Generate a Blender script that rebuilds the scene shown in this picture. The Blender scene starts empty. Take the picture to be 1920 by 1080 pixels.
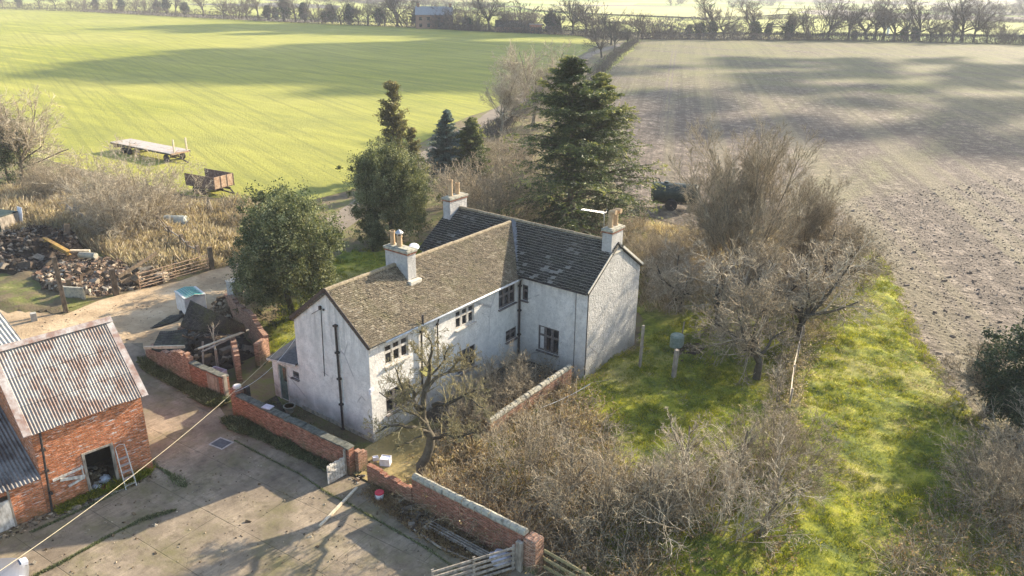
import bpy, math, random
import numpy as np
from math import radians, sin, cos, tan, pi, atan2, sqrt
from mathutils import Matrix, Vector

scene = bpy.context.scene
COL = scene.collection

# ------------------------------------------------------------------ camera
CAM = (24.0252, -21.6685, 20.2454); YAW = -0.6387; PITCH = 0.3722; ROLL = 0.0132; FPX = 1477.0
_F = np.array([sin(YAW)*cos(PITCH), cos(YAW)*cos(PITCH), -sin(PITCH)])
_R = np.array([cos(YAW), -sin(YAW), 0.0]); _U = np.cross(_R, _F)
_R2 = _R*cos(ROLL)+_U*sin(ROLL); _U2 = -_R*sin(ROLL)+_U*cos(ROLL)
cd = bpy.data.cameras.new('camera'); co = bpy.data.objects.new('camera', cd); COL.objects.link(co)
cd.sensor_width = 36.0; cd.lens = FPX/1920*36.0; cd.clip_start = 0.3; cd.clip_end = 8000
m = Matrix.Identity(4)
for i in range(3):
    m[i][0] = _R2[i]; m[i][1] = _U2[i]; m[i][2] = -_F[i]; m[i][3] = CAM[i]
co.matrix_world = m
scene.camera = co

def G(u, v, z=0.0):
    """point at height z seen at pixel (u, v) of the 1920x1080 photograph"""
    d = _F+(u-960)/FPX*_R2+(540-v)/FPX*_U2
    t = (z-CAM[2])/d[2]
    return (CAM[0]+d[0]*t, CAM[1]+d[1]*t, z)

# ------------------------------------------------------------------ sky, sun, exposure
SUNV = np.array([0.25, 1.0, 0.475]); SUNV = SUNV/np.linalg.norm(SUNV)
w = bpy.data.worlds.new('World'); scene.world = w; w.use_nodes = True
nt = w.node_tree; nt.nodes.clear()
sky = nt.nodes.new('ShaderNodeTexSky'); sky.sky_type = 'NISHITA'; sky.sun_disc = False
sky.sun_elevation = math.asin(SUNV[2]); sky.sun_rotation = atan2(SUNV[0], SUNV[1])
sky.air_density = 1.0; sky.dust_density = 1.5; sky.altitude = 80
bg = nt.nodes.new('ShaderNodeBackground'); bg.inputs[1].default_value = 0.14
out = nt.nodes.new('ShaderNodeOutputWorld')
nt.links.new(sky.outputs[0], bg.inputs[0]); nt.links.new(bg.outputs[0], out.inputs[0])
ld = bpy.data.lights.new('sun', 'SUN'); ld.energy = 4.8; ld.angle = radians(0.6); ld.color = (1.0, 0.87, 0.68)
lo = bpy.data.objects.new('sun', ld); COL.objects.link(lo)
lo.rotation_euler = Vector(SUNV).to_track_quat('Z', 'Y').to_euler(); lo.location = (10, 20, 60)
scene.view_settings.view_transform = 'Standard'; scene.view_settings.look = 'None'
scene.view_settings.gamma = 1.0; scene.view_settings.exposure = 1.48
scene.cycles.max_bounces = 6; scene.cycles.volume_bounces = 0; scene.cycles.transparent_max_bounces = 6
scene.cycles.sample_clamp_indirect = 6

# ------------------------------------------------------------------ tagging helpers
def tag(o, label, cat, group=None):
    o['label'] = label; o['category'] = cat
    if group: o['group'] = group
    return o

def thing(name, label, cat, loc=(0, 0, 0), rotz=0.0, group=None):
    o = bpy.data.objects.new(name, None); COL.objects.link(o)
    o.location = loc; o.rotation_euler = (0, 0, rotz); o.empty_display_size = 0.2
    return tag(o, label, cat, group)

def link(name, me, parent=None, loc=(0, 0, 0), rot=(0, 0, 0), scale=(1, 1, 1)):
    o = bpy.data.objects.new(name, me); COL.objects.link(o)
    o.location = loc; o.rotation_euler = rot; o.scale = scale
    if parent: o.parent = parent
    return o

def copy_tree(o, parent=None):
    c = o.copy(); COL.objects.link(c)
    if parent: c.parent = parent
    for ch in list(o.children):
        copy_tree(ch, c)
    return c

# ------------------------------------------------------------------ mesh builder
class MB:
    def __init__(s): s.v = []; s.f = []; s.r = []; s.rnd = 0.5; s.smooth = False
    def face(s, pts, r=None):
        n = len(s.v); s.v.extend([tuple(p) for p in pts]); s.f.append(list(range(n, n+len(pts))))
        s.r.append(s.rnd if r is None else r)
    def box(s, a, b, r=None):
        x0, y0, z0 = a; x1, y1, z1 = b
        s.obox(((x0+x1)/2, (y0+y1)/2, (z0+z1)/2), (x1-x0, y1-y0, z1-z0), r=r)
    def obox(s, c, size, ex=(1, 0, 0), ez=(0, 0, 1), r=None, taper=1.0):
        ex = Vector(ex).normalized(); ez = Vector(ez); ez = (ez-ex*ez.dot(ex)).normalized(); ey = ez.cross(ex)
        n = len(s.v); c = Vector(c); hx, hy, hz = size[0]/2, size[1]/2, size[2]/2
        for k in (-1, 1):
            t = taper if k > 0 else 1.0
            for j in (-1, 1):
                for i in (-1, 1):
                    s.v.append(tuple(c+ex*i*hx*t+ey*j*hy*t+ez*k*hz))
        for q in ((0, 2, 3, 1), (4, 5, 7, 6), (0, 1, 5, 4), (2, 6, 7, 3), (0, 4, 6, 2), (1, 3, 7, 5)):
            s.f.append([n+i for i in q]); s.r.append(s.rnd if r is None else r)
    def bar(s, p, q, w, h, up=(0, 0, 1), r=None):
        p = Vector(p); q = Vector(q); d = q-p
        if abs(d.normalized().dot(Vector(up))) > 0.98: up = (0, 1, 0)
        s.obox((p+q)/2, (d.length, w, h), d, up, r=r)
    def tube(s, pts, rad, n=8, cap=True, r=None):
        pts = [Vector(p) for p in pts]
        if not hasattr(rad, '__len__'): rad = [rad]*len(pts)
        base = len(s.v); ref = None
        for i, p in enumerate(pts):
            t = (pts[min(i+1, len(pts)-1)]-pts[max(i-1, 0)]).normalized()
            if ref is None: ref = Vector((0, 0, 1)) if abs(t.z) < 0.9 else Vector((1, 0, 0))
            a = t.cross(ref).normalized(); b = t.cross(a).normalized()
            for k in range(n):
                an = 2*pi*k/n; s.v.append(tuple(p+(a*cos(an)+b*sin(an))*rad[i]))
        rr = s.rnd if r is None else r
        for i in range(len(pts)-1):
            for k in range(n):
                k2 = (k+1) % n
                s.f.append([base+i*n+k, base+i*n+k2, base+(i+1)*n+k2, base+(i+1)*n+k]); s.r.append(rr)
        if cap:
            s.f.append([base+k for k in range(n)][::-1]); s.r.append(rr)
            s.f.append([base+(len(pts)-1)*n+k for k in range(n)]); s.r.append(rr)
    def lathe(s, c, prof, n=16, axis=(0, 0, 1), r=None):
        ax = Vector(axis).normalized(); c = Vector(c)
        s.tube([c+ax*z for z, _ in prof], [max(q, 0.001) for _, q in prof], n, r=r)
    def build(s, name, mat, parent=None, loc=None, smooth=False, kind=None, bevel=0):
        v = s.v
        if loc is not None: v = [(p[0]-loc[0], p[1]-loc[1], p[2]-loc[2]) for p in v]
        me = bpy.data.meshes.new(name); me.from_pydata(v, [], s.f); me.update()
        if mat: me.materials.append(mat)
        V = np.array(v); uv = me.uv_layers.new(name='UVMap')
        buf = np.zeros((len(me.loops), 2), np.float32)
        for p in me.polygons:
            nx, ny, nz = p.normal
            if abs(nz) > 0.999 or (nx*nx+ny*ny) < 1e-6: t = Vector((1, 0, 0)); b = Vector((0, 1, 0))
            else:
                t = Vector((-ny, nx, 0)).normalized(); b = Vector(p.normal).cross(t)
            for li in p.loop_indices:
                q = V[me.loops[li].vertex_index]
                buf[li] = (q[0]*t.x+q[1]*t.y+q[2]*t.z, q[0]*b.x+q[1]*b.y+q[2]*b.z)
        uv.data.foreach_set('uv', buf.ravel())
        at = me.attributes.new('rnd', 'FLOAT', 'FACE'); at.data.foreach_set('value', np.array(s.r, np.float32))
        if smooth: me.polygons.foreach_set('use_smooth', np.ones(len(me.polygons), bool))
        o = bpy.data.objects.new(name, me); COL.objects.link(o)
        if parent: o.parent = parent
        elif loc is not None: o.location = loc
        if kind: o['kind'] = kind
        if bevel:
            md = o.modifiers.new('bevel', 'BEVEL'); md.width = bevel; md.segments = 2; md.limit_method = 'ANGLE'
        return o

def npmesh(name, V, Fq, mat, rnd=None, smooth=False):
    V = np.ascontiguousarray(V, np.float32).reshape(-1, 3); Fq = np.ascontiguousarray(Fq, np.int32)
    k = Fq.shape[1]; me = bpy.data.meshes.new(name)
    me.vertices.add(len(V)); me.vertices.foreach_set('co', V.ravel())
    me.loops.add(Fq.size); me.loops.foreach_set('vertex_index', Fq.ravel())
    me.polygons.add(len(Fq)); me.polygons.foreach_set('loop_start', np.arange(0, Fq.size, k, dtype=np.int32))
    if mat: me.materials.append(mat)
    me.update(calc_edges=True)
    if rnd is not None:
        at = me.attributes.new('rnd', 'FLOAT', 'FACE'); at.data.foreach_set('value', np.asarray(rnd, np.float32))
    if smooth: me.polygons.foreach_set('use_smooth', np.ones(len(Fq), bool))
    me.validate()
    return me

# ------------------------------------------------------------------ materials
class NT:
    def __init__(s, name):
        s.m = bpy.data.materials.new(name); s.m.use_nodes = True; s.t = s.m.node_tree; s.t.nodes.clear()
        s.o = s.t.nodes.new('ShaderNodeOutputMaterial'); s.b = s.t.nodes.new('ShaderNodeBsdfPrincipled')
        s.t.links.new(s.b.outputs[0], s.o.inputs[0]); s.tc = s.t.nodes.new('ShaderNodeTexCoord')
        s.b.inputs['Specular IOR Level'].default_value = 0.3
    def L(s, a, b): s.t.links.new(a, b)
    def n(s, typ, **kw):
        x = s.t.nodes.new(typ)
        for k, v in kw.items(): setattr(x, k, v)
        return x
    def setin(s, sock, v):
        if isinstance(v, bpy.types.NodeSocket): s.L(v, sock)
        elif isinstance(v, tuple) and len(v) == 3 and sock.type == 'RGBA': sock.default_value = (*v, 1)
        else: sock.default_value = v
    def coord(s, kind='Object', scale=(1, 1, 1), rot=(0, 0, 0)):
        mp = s.n('ShaderNodeMapping'); s.L(s.tc.outputs[kind], mp.inputs[0])
        mp.inputs['Scale'].default_value = scale; mp.inputs['Rotation'].default_value = rot
        return mp.outputs[0]
    def coordrot(s, rot, scale):
        a = s.coord('Object', (1, 1, 1), (0, 0, rot)); mp = s.n('ShaderNodeMapping'); s.L(a, mp.inputs[0]); mp.inputs['Scale'].default_value = scale; return mp.outputs[0]
    def noise(s, co, scale=1.0, detail=4, rough=0.6, dist=0.0):
        x = s.n('ShaderNodeTexNoise'); s.L(co, x.inputs['Vector'])
        x.inputs['Scale'].default_value = scale; x.inputs['Detail'].default_value = detail
        x.inputs['Roughness'].default_value = rough; x.inputs['Distortion'].default_value = dist
        return x.outputs['Fac']
    def vor(s, co, scale=1.0, feature='F1', out='Distance', rand=1.0):
        x = s.n('ShaderNodeTexVoronoi', feature=feature); s.L(co, x.inputs['Vector'])
        x.inputs['Scale'].default_value = scale; x.inputs['Randomness'].default_value = rand
        return x.outputs[out]
    def ramp(s, fac, stops, interp='LINEAR'):
        x = s.n('ShaderNodeValToRGB'); s.L(fac, x.inputs[0]); x.color_ramp.interpolation = interp
        e = x.color_ramp.elements
        while len(e) < len(stops): e.new(0.5)
        for i, (p, c) in enumerate(stops):
            e[i].position = p; e[i].color = (*c, 1) if isinstance(c, tuple) else (c, c, c, 1)
        return x.outputs[0]
    def mix(s, fac, a, b, blend='MIX'):
        x = s.n('ShaderNodeMix', data_type='RGBA', blend_type=blend)
        s.setin(x.inputs[0], fac); s.setin(x.inputs[6], a); s.setin(x.inputs[7], b)
        return x.outputs[2]
    def math(s, op, a, b=0.0, clamp=False):
        x = s.n('ShaderNodeMath', operation=op, use_clamp=clamp); s.setin(x.inputs[0], a); s.setin(x.inputs[1], b)
        return x.outputs[0]
    def sstep(s, v, a, b):
        x = s.n('ShaderNodeMapRange', interpolation_type='SMOOTHSTEP'); s.setin(x.inputs[0], v)
        x.inputs[1].default_value = a; x.inputs[2].default_value = b
        return x.outputs[0]
    def attr(s, name='rnd'):
        x = s.n('ShaderNodeAttribute'); x.attribute_name = name; return x.outputs['Fac']
    def objrnd(s): return s.n('ShaderNodeObjectInfo').outputs['Random']
    def bump(s, h, strength=0.5, dist=0.02, prev=None):
        x = s.n('ShaderNodeBump'); s.L(h, x.inputs['Height']); x.inputs['Strength'].default_value = strength
        x.inputs['Distance'].default_value = dist
        if prev: s.L(prev, x.inputs['Normal'])
        s.L(x.outputs[0], s.b.inputs['Normal']); return x.outputs[0]
    def col(s, c): s.setin(s.b.inputs['Base Color'], c)
    def rough(s, r): s.setin(s.b.inputs['Roughness'], r)
    def xyz(s, kind='Object'):
        x = s.n('ShaderNodeSeparateXYZ'); s.L(s.tc.outputs[kind], x.inputs[0]); return x.outputs

def simple(name, c1, c2, scale=4.0, rough=0.8, bump=0.3, bscale=None, bdist=0.01, c3=None, metal=0.0, kind='Object', stretch=(1, 1, 1), detail=5):
    n = NT(name); co_ = n.coord(kind, stretch); f = n.noise(co_, scale, detail)
    st = [(0.32, c1), (0.66, c2)] if c3 is None else [(0.3, c1), (0.5, c2), (0.68, c3)]
    n.col(n.ramp(f, st)); n.rough(rough); n.b.inputs['Metallic'].default_value = metal
    if bump: n.bump(n.noise(co_, bscale or scale*4, 4), bump, bdist)
    return n.m

def m_stucco(name, base=(0.80, 0.765, 0.70), rough_cast=1.0, grain=9.0, patch=0.5):
    n = NT(name); o = n.coord(); z = n.xyz()[2]
    big = n.noise(o, 0.55, 5, 0.65); st = n.noise(n.coord('Object', (1.3, 1.3, 0.3)), 1.2, 6, 0.7)
    c = n.mix(n.ramp(big, [(0.38, 0.0), (0.7, 1.0)]), base, tuple(x*0.80 for x in base))
    c = n.mix(n.ramp(st, [(0.5, 0.0), (0.78, 0.5)]), c, (0.38, 0.36, 0.32))
    base_g = n.math('MULTIPLY', n.sstep(z, 1.5, 0.0), n.ramp(n.noise(o, 1.6, 5), [(0.3, 0.15), (0.62, 1.0)]))
    c = n.mix(base_g, c, (0.22, 0.215, 0.17))
    c = n.mix(n.ramp(n.noise(o, 2.3, 6, 0.8), [(0.42, 0.0), (0.6, 0.65)]), c, tuple(x*0.62 for x in base))
    c = n.mix(n.math('MULTIPLY', n.sstep(z, 3.6, 5.3), n.ramp(n.noise(n.coord('Object', (2.2, 2.2, 0.25)), 1.6, 4, 0.7), [(0.45, 0.0), (0.62, 0.55)])), c, (0.30, 0.29, 0.27))
    ck = n.vor(n.coord('Object', (1, 1, 0.6)), 0.35, 'DISTANCE_TO_EDGE'); c = n.mix(n.math('MULTIPLY', n.ramp(ck, [(0.0, 0.7), (0.012, 0.0)]), n.ramp(n.noise(o, 0.5, 3), [(0.5, 0.0), (0.55, 1.0)])), c, (0.2, 0.19, 0.18))
    fl = n.ramp(n.noise(o, 11.0, 5, 0.8), [(0.54, 0.0), (0.64, patch)])
    c = n.mix(fl, c, (0.30, 0.28, 0.25)); n.col(c); n.rough(0.92)
    h = n.math('ADD', n.noise(o, grain, 5, 0.7), n.math('MULTIPLY', n.noise(o, grain*3, 3), 0.5))
    n.bump(h, 1.0, 0.06*rough_cast)
    return n.m

def m_brick(name, a=(0.33, 0.12, 0.065), b=(0.20, 0.075, 0.045), mortar=(0.30, 0.26, 0.20), white=0.0, moss=0.35, worn=0.35):
    n = NT(name); uv = n.coord('UV'); o = n.coord()
    wob = n.n('ShaderNodeVectorMath', operation='ADD'); nz = n.n('ShaderNodeTexNoise'); n.L(uv, nz.inputs['Vector'])
    nz.inputs['Scale'].default_value = 2.0; sc = n.n('ShaderNodeVectorMath', operation='SCALE'); n.L(nz.outputs['Color'], sc.inputs[0]); sc.inputs['Scale'].default_value = 0.03
    n.L(uv, wob.inputs[0]); n.L(sc.outputs[0], wob.inputs[1])
    br = n.n('ShaderNodeTexBrick'); n.L(wob.outputs[0], br.inputs['Vector'])
    for k, v in (('Scale', 1.0), ('Mortar Size', 0.010), ('Mortar Smooth', 0.3), ('Bias', -0.1), ('Brick Width', 0.24), ('Row Height', 0.078)): br.inputs[k].default_value = v
    br.inputs['Color1'].default_value = (*a, 1); br.inputs['Color2'].default_value = (*b, 1); br.inputs['Mortar'].default_value = (*mortar, 1)
    c = n.mix(n.ramp(n.noise(o, 1.1, 6, 0.7), [(0.35, 0.0), (0.7, 0.7)]), br.outputs['Color'], tuple(x*0.55 for x in a))
    bn = n.noise(n.coord('UV', (4.2, 12.8, 1)), 1.0, 2, 0.5)
    c = n.mix(n.ramp(bn, [(0.55, 0.0), (0.62, 0.75)]), c, tuple(x*0.35 for x in a)); c = n.mix(n.ramp(bn, [(0.36, 0.7), (0.43, 0.0)]), c, tuple(min(1, x*1.25+0.08) for x in a))
    c = n.mix(n.ramp(n.noise(n.coord('UV', (1.0, 3.5, 1)), 3.1, 4, 0.7), [(0.62, 0.0), (0.66, worn)]), c, (0.55, 0.42, 0.30))
    if white: c = n.mix(n.ramp(n.noise(n.coord('UV', (0.8, 4.5, 1)), 2.2, 5, 0.75), [(0.66-white*0.1, 0.0), (0.70-white*0.1, 0.85)]), c, (0.70, 0.66, 0.60))
    if moss: c = n.mix(n.math('MULTIPLY', n.sstep(n.xyz()[2], 0.9, 0.0), n.ramp(n.noise(o, 1.7, 4), [(0.4, 0.0), (0.6, moss*2)])), c, (0.09, 0.10, 0.04))
    n.col(c); n.rough(0.9)
    h = n.math('ADD', n.math('MULTIPLY', br.outputs['Fac'], -1.0), n.noise(uv, 14.0, 3)); n.bump(h, 0.9, 0.016)
    return n.m

def m_tile(name, cols, lichen, lic=0.35, moss=(0.10, 0.11, 0.03), mossamt=0.3, rough=0.85, edge=None):
    n = NT(name); a = n.attr(); o = n.coord()
    c = n.ramp(a, [(i/(len(cols)-1), x) for i, x in enumerate(cols)])
    f = n.ramp(n.noise(o, 26.0, 4, 0.8), [(0.60-lic*0.12, 0.0), (0.66-lic*0.12, 1.0)])
    c = n.mix(f, c, lichen)
    c = n.mix(n.ramp(n.noise(o, 0.9, 5, 0.7), [(0.5, 0.0), (0.72, mossamt)]), c, moss)
    if edge: c = n.mix(n.math('MULTIPLY', n.ramp(a, [(0.955, 0.0), (0.965, 1.0)]), n.ramp(n.noise(o, 1.5, 5, 0.8), [(0.36, 0.1), (0.5, 1.0)])), c, edge)
    n.col(c); n.rough(rough); n.b.inputs['Specular IOR Level'].default_value = 0.12; n.bump(n.noise(o, 35.0, 4), 0.7, 0.012)
    return n.m

def m_leaf(name, c1, c2, c3, rough=0.5, trans=0.25, spec=0.4):
    n = NT(name); a = n.attr(); o = n.coord()
    c = n.ramp(a, [(0.0, c1), (0.55, c2), (1.0, c3)])
    v = n.ramp(n.noise(o, 0.45, 3), [(0.35, 0.75), (0.65, 1.15)])
    c = n.mix(1.0, c, v, 'MULTIPLY'); n.col(c); n.rough(rough); n.b.inputs['Specular IOR Level'].default_value = spec
    if trans:
        t = n.n('ShaderNodeBsdfTranslucent'); n.L(n.mix(1.0, c, (1.25, 1.2, 0.7), 'MULTIPLY'), t.inputs[0])
        ms = n.n('ShaderNodeMixShader'); ms.inputs[0].default_value = trans
        n.L(n.b.outputs[0], ms.inputs[1]); n.L(t.outputs[0], ms.inputs[2]); n.L(ms.outputs[0], n.o.inputs[0])
    return n.m

def m_twig(name, c1, c2, scale=2.0):
    n = NT(name); o = n.coord(); a = n.attr()
    c = n.mix(a, c1, c2); c = n.mix(n.ramp(n.noise(o, scale*3, 3), [(0.35, 0.0), (0.65, 0.5)]), c, tuple(x*0.5 for x in c1))
    n.col(c); n.rough(0.9); return n.m

M = {}
M['stucco'] = m_stucco('roughcast_white')
M['stucco_rough'] = m_stucco('roughcast_coarse', (0.52, 0.50, 0.465), 2.0, 4.5, 0.8)
M['chimney'] = m_stucco('chimney_render', (0.52, 0.50, 0.47), 1.0, 6.0, 1.0)
M['brick'] = m_brick('red_brick')
M['brick_barn'] = m_brick('barn_brick', (0.60, 0.20, 0.07), (0.42, 0.115, 0.045), (0.42, 0.33, 0.24), white=0.75, moss=0.3, worn=0.3)
M['brick_old'] = m_brick('old_brick', (0.36, 0.18, 0.105), (0.21, 0.10, 0.065), (0.42, 0.37, 0.29), moss=0.5, worn=0.5)
M['tile'] = m_tile('clay_tile', [(0.025, 0.02, 0.017), (0.075, 0.057, 0.039), (0.098, 0.075, 0.050), (0.125, 0.097, 0.065), (0.27, 0.23, 0.17)], (0.40, 0.36, 0.26), 0.5, edge=(0.26, 0.21, 0.15))
M['slate'] = m_tile('dark_slate', [(0.007, 0.0065, 0.006), (0.012, 0.011, 0.010), (0.015, 0.014, 0.012), (0.02, 0.018, 0.016), (0.04, 0.036, 0.031), (0.30, 0.28, 0.25)], (0.30, 0.285, 0.24), 0.35, (0.05, 0.05, 0.025), 0.4, 0.75, (0.42, 0.40, 0.35))
M['ridge'] = simple('ridge_tile', (0.16, 0.12, 0.075), (0.34, 0.28, 0.18), 6, 0.9, 0.5)
M['lead'] = simple('lead_flashing', (0.09, 0.09, 0.09), (0.19, 0.185, 0.18), 3, 0.6, 0.2)
M['mortar'] = simple('lime_mortar', (0.40, 0.36, 0.29), (0.62, 0.57, 0.47), 9, 0.95, 0.6)
M['pot'] = simple('buff_clay_pot', (0.34, 0.22, 0.12), (0.50, 0.36, 0.21), 7, 0.8, 0.3)
M['stone'] = simple('mossy_stone', (0.13, 0.13, 0.10), (0.33, 0.31, 0.25), 5, 0.95, 0.7, c3=(0.42, 0.38, 0.26))
M['coping'] = simple('dark_coping', (0.045, 0.048, 0.04), (0.15, 0.15, 0.12), 5, 0.9, 0.7)
M['wood_white'] = simple('peeling_white_paint', (0.28, 0.245, 0.20), (0.64, 0.60, 0.53), 9, 0.7, 0.3, stretch=(1, 1, 0.4))
M['wood_dark'] = simple('weathered_dark_frame', (0.07, 0.06, 0.055), (0.20, 0.175, 0.16), 9, 0.8, 0.3)
M['wood_grey'] = simple('weathered_grey_wood', (0.16, 0.13, 0.10), (0.40, 0.35, 0.28), 7, 0.85, 0.5, stretch=(1, 1, 0.3))
M['wood_post'] = simple('old_brown_post', (0.06, 0.045, 0.03), (0.20, 0.15, 0.10), 8, 0.9, 0.5, stretch=(1, 1, 0.3))
M['wood_pale'] = simple('pale_timber', (0.42, 0.34, 0.22), (0.66, 0.57, 0.42), 6, 0.8, 0.3)
M['green_door'] = simple('faded_green_paint', (0.05, 0.085, 0.075), (0.11, 0.165, 0.14), 6, 0.7, 0.2)
M['iron'] = simple('black_iron_pipe', (0.015, 0.014, 0.014), (0.065, 0.055, 0.05), 8, 0.55, 0.3)
M['gutter'] = simple('pale_gutter', (0.42, 0.42, 0.41), (0.72, 0.72, 0.70), 5, 0.5, 0.1)
M['zinc'] = simple('galvanised_steel', (0.28, 0.28, 0.28), (0.5, 0.5, 0.5), 4, 0.45, 0.1, metal=0.6)
M['rust'] = simple('rusty_steel', (0.085, 0.055, 0.042), (0.15, 0.10, 0.078), 5, 0.85, 0.4, c3=(0.25, 0.20, 0.16))
M['rust_pale'] = simple('rusty_pale_panel', (0.26, 0.15, 0.09), (0.46, 0.33, 0.22), 5, 0.75, 0.3)
M['rubber'] = simple('old_rubber', (0.012, 0.012, 0.013), (0.045, 0.042, 0.04), 10, 0.8, 0.4)
M['felt'] = simple('mineral_felt', (0.045, 0.045, 0.048), (0.10, 0.10, 0.10), 8, 0.9, 0.6)
M['plastic_white'] = simple('dirty_white_plastic', (0.55, 0.54, 0.55), (0.78, 0.78, 0.80), 4, 0.45, 0.1)
M['plastic_red'] = simple('red_plastic', (0.45, 0.03, 0.05), (0.62, 0.05, 0.08), 4, 0.4, 0.0)
M['aluminium'] = simple('aluminium', (0.5, 0.5, 0.5), (0.72, 0.72, 0.72), 6, 0.35, 0.1, metal=0.7)
M['car'] = simple('silver_paint', (0.24, 0.245, 0.26), (0.28, 0.285, 0.30), 1, 0.28, 0.0, metal=0.6)
M['green_tank'] = simple('dull_green_paint', (0.012, 0.028, 0.024), (0.045, 0.065, 0.055), 3, 0.5, 0.3)
M['tank_pale'] = simple('pale_grey_tank', (0.26, 0.29, 0.26), (0.46, 0.48, 0.43), 4, 0.6, 0.2)
M['teal'] = simple('teal_paint', (0.05, 0.25, 0.22), (0.09, 0.36, 0.32), 6, 0.5, 0.1)
M['cream'] = simple('cream_panel', (0.50, 0.47, 0.42), (0.66, 0.64, 0.60), 3, 0.7, 0.1)
M['barrel'] = simple('grey_green_plastic', (0.16, 0.21, 0.17), (0.28, 0.33, 0.27), 5, 0.6, 0.2)
M['concrete_block'] = simple('concrete_block', (0.24, 0.23, 0.20), (0.45, 0.43, 0.38), 4, 0.95, 0.6)
M['cable'] = simple('yellowed_cable', (0.42, 0.36, 0.22), (0.55, 0.49, 0.34), 6, 0.6, 0.0)
M['yellow'] = simple('yellow_paint_rust', (0.18, 0.09, 0.045), (0.46, 0.28, 0.05), 3, 0.6, 0.3)
M['rubble'] = simple('mixed_rubble', (0.07, 0.05, 0.035), (0.22, 0.16, 0.11), 3, 0.95, 0.8, c3=(0.50, 0.42, 0.32))
M['bark'] = m_twig('bark_grey', (0.14, 0.115, 0.08), (0.32, 0.27, 0.19))
M['bark_dark'] = m_twig('bark_dark', (0.05, 0.042, 0.03), (0.13, 0.11, 0.075))
M['twig_pale'] = m_twig('twig_pale_lichen', (0.22, 0.175, 0.115), (0.74, 0.64, 0.47))
M['twig_tan'] = m_twig('twig_tan', (0.14, 0.108, 0.068), (0.60, 0.50, 0.335))
M['twig_grey'] = m_twig('twig_grey', (0.13, 0.10, 0.062), (0.58, 0.48, 0.32))
M['twig_far'] = m_twig('twig_far', (0.085, 0.068, 0.05), (0.19, 0.155, 0.115))
M['twig_olive'] = m_twig('twig_olive', (0.16, 0.135, 0.06), (0.42, 0.36, 0.19))
M['leaf_holly'] = m_leaf('evergreen_leaf', (0.055, 0.070, 0.028), (0.17, 0.185, 0.085), (0.38, 0.38, 0.22), 0.65, 0.28, 0.2)
M['leaf_ivy'] = m_leaf('ivy_leaf', (0.048, 0.066, 0.028), (0.15, 0.17, 0.08), (0.35, 0.36, 0.20), 0.65, 0.28, 0.2)
M['leaf_dark'] = m_leaf('dark_evergreen_leaf', (0.016, 0.034, 0.016), (0.045, 0.072, 0.034), (0.12, 0.14, 0.07), 0.6, 0.15, 0.2)
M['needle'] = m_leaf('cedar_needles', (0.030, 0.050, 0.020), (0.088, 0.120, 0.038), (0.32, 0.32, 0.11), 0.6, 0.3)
M['needle_blue'] = m_leaf('blue_spruce_needles', (0.035, 0.065, 0.055), (0.095, 0.14, 0.12), (0.20, 0.26, 0.22), 0.6, 0.2)
M['needle_cyp'] = m_leaf('cypress_sprays', (0.07, 0.068, 0.025), (0.17, 0.155, 0.06), (0.34, 0.29, 0.13), 0.7, 0.3)
M['grass'] = m_leaf('grass_blades', (0.09, 0.125, 0.008), (0.24, 0.265, 0.014), (0.48, 0.43, 0.05), 0.6, 0.4)
M['drygrass'] = m_leaf('dry_grass', (0.20, 0.155, 0.10), (0.40, 0.33, 0.23), (0.62, 0.545, 0.42), 0.8, 0.35)
M['deadleaf'] = m_leaf('dead_leaves', (0.14, 0.085, 0.04), (0.30, 0.20, 0.10), (0.45, 0.36, 0.2), 0.8, 0.3)

def m_glass():
    n = NT('window_glass'); n.col(n.ramp(n.noise(n.coord('Object'), 1.3, 2), [(0.4, (0.012, 0.013, 0.016)), (0.7, (0.05, 0.052, 0.055))]))
    n.rough(0.08); n.b.inputs['Specular IOR Level'].default_value = 0.6; n.bump(n.noise(n.coord('Object'), 2.0, 2), 0.05, 0.02); return n.m
M['glass'] = m_glass()

def m_corr(name, a, b, rustc, ramt, black=0.0):
    n = NT(name); o = n.coord(); a_ = n.attr()
    c = n.mix(a_, a, b)
    c = n.mix(n.ramp(n.noise(n.coord('Object', (1, 1, 1)), 1.1, 5, 0.7), [(0.62-ramt*0.3, 0.0), (0.72-ramt*0.2, 0.9)]), c, rustc)
    c = n.mix(n.ramp(n.noise(o, 14, 4, 0.7), [(0.5, 0.0), (0.7, 0.6)]), c, tuple(x*0.5 for x in a))
    n.col(c); n.rough(0.6); n.b.inputs['Specular IOR Level'].default_value = 0.35; n.bump(n.noise(o, 20, 3), 0.25, 0.01); return n.m
M['corr'] = m_corr('corrugated_rusty', (0.26, 0.235, 0.205), (0.40, 0.36, 0.31), (0.17, 0.095, 0.065), 0.6)
M['corr_dark'] = m_corr('corrugated_dark', (0.14, 0.13, 0.12), (0.24, 0.22, 0.20), (0.07, 0.055, 0.05), 0.5)
M['corr_pale'] = m_corr('fibre_cement_sheet', (0.42, 0.39, 0.33), (0.52, 0.48, 0.40), (0.30, 0.25, 0.19), 0.3)
M['flash'] = m_corr('barn_verge_flashing', (0.36, 0.33, 0.30), (0.47, 0.44, 0.41), (0.20, 0.11, 0.08), 0.7)

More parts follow.
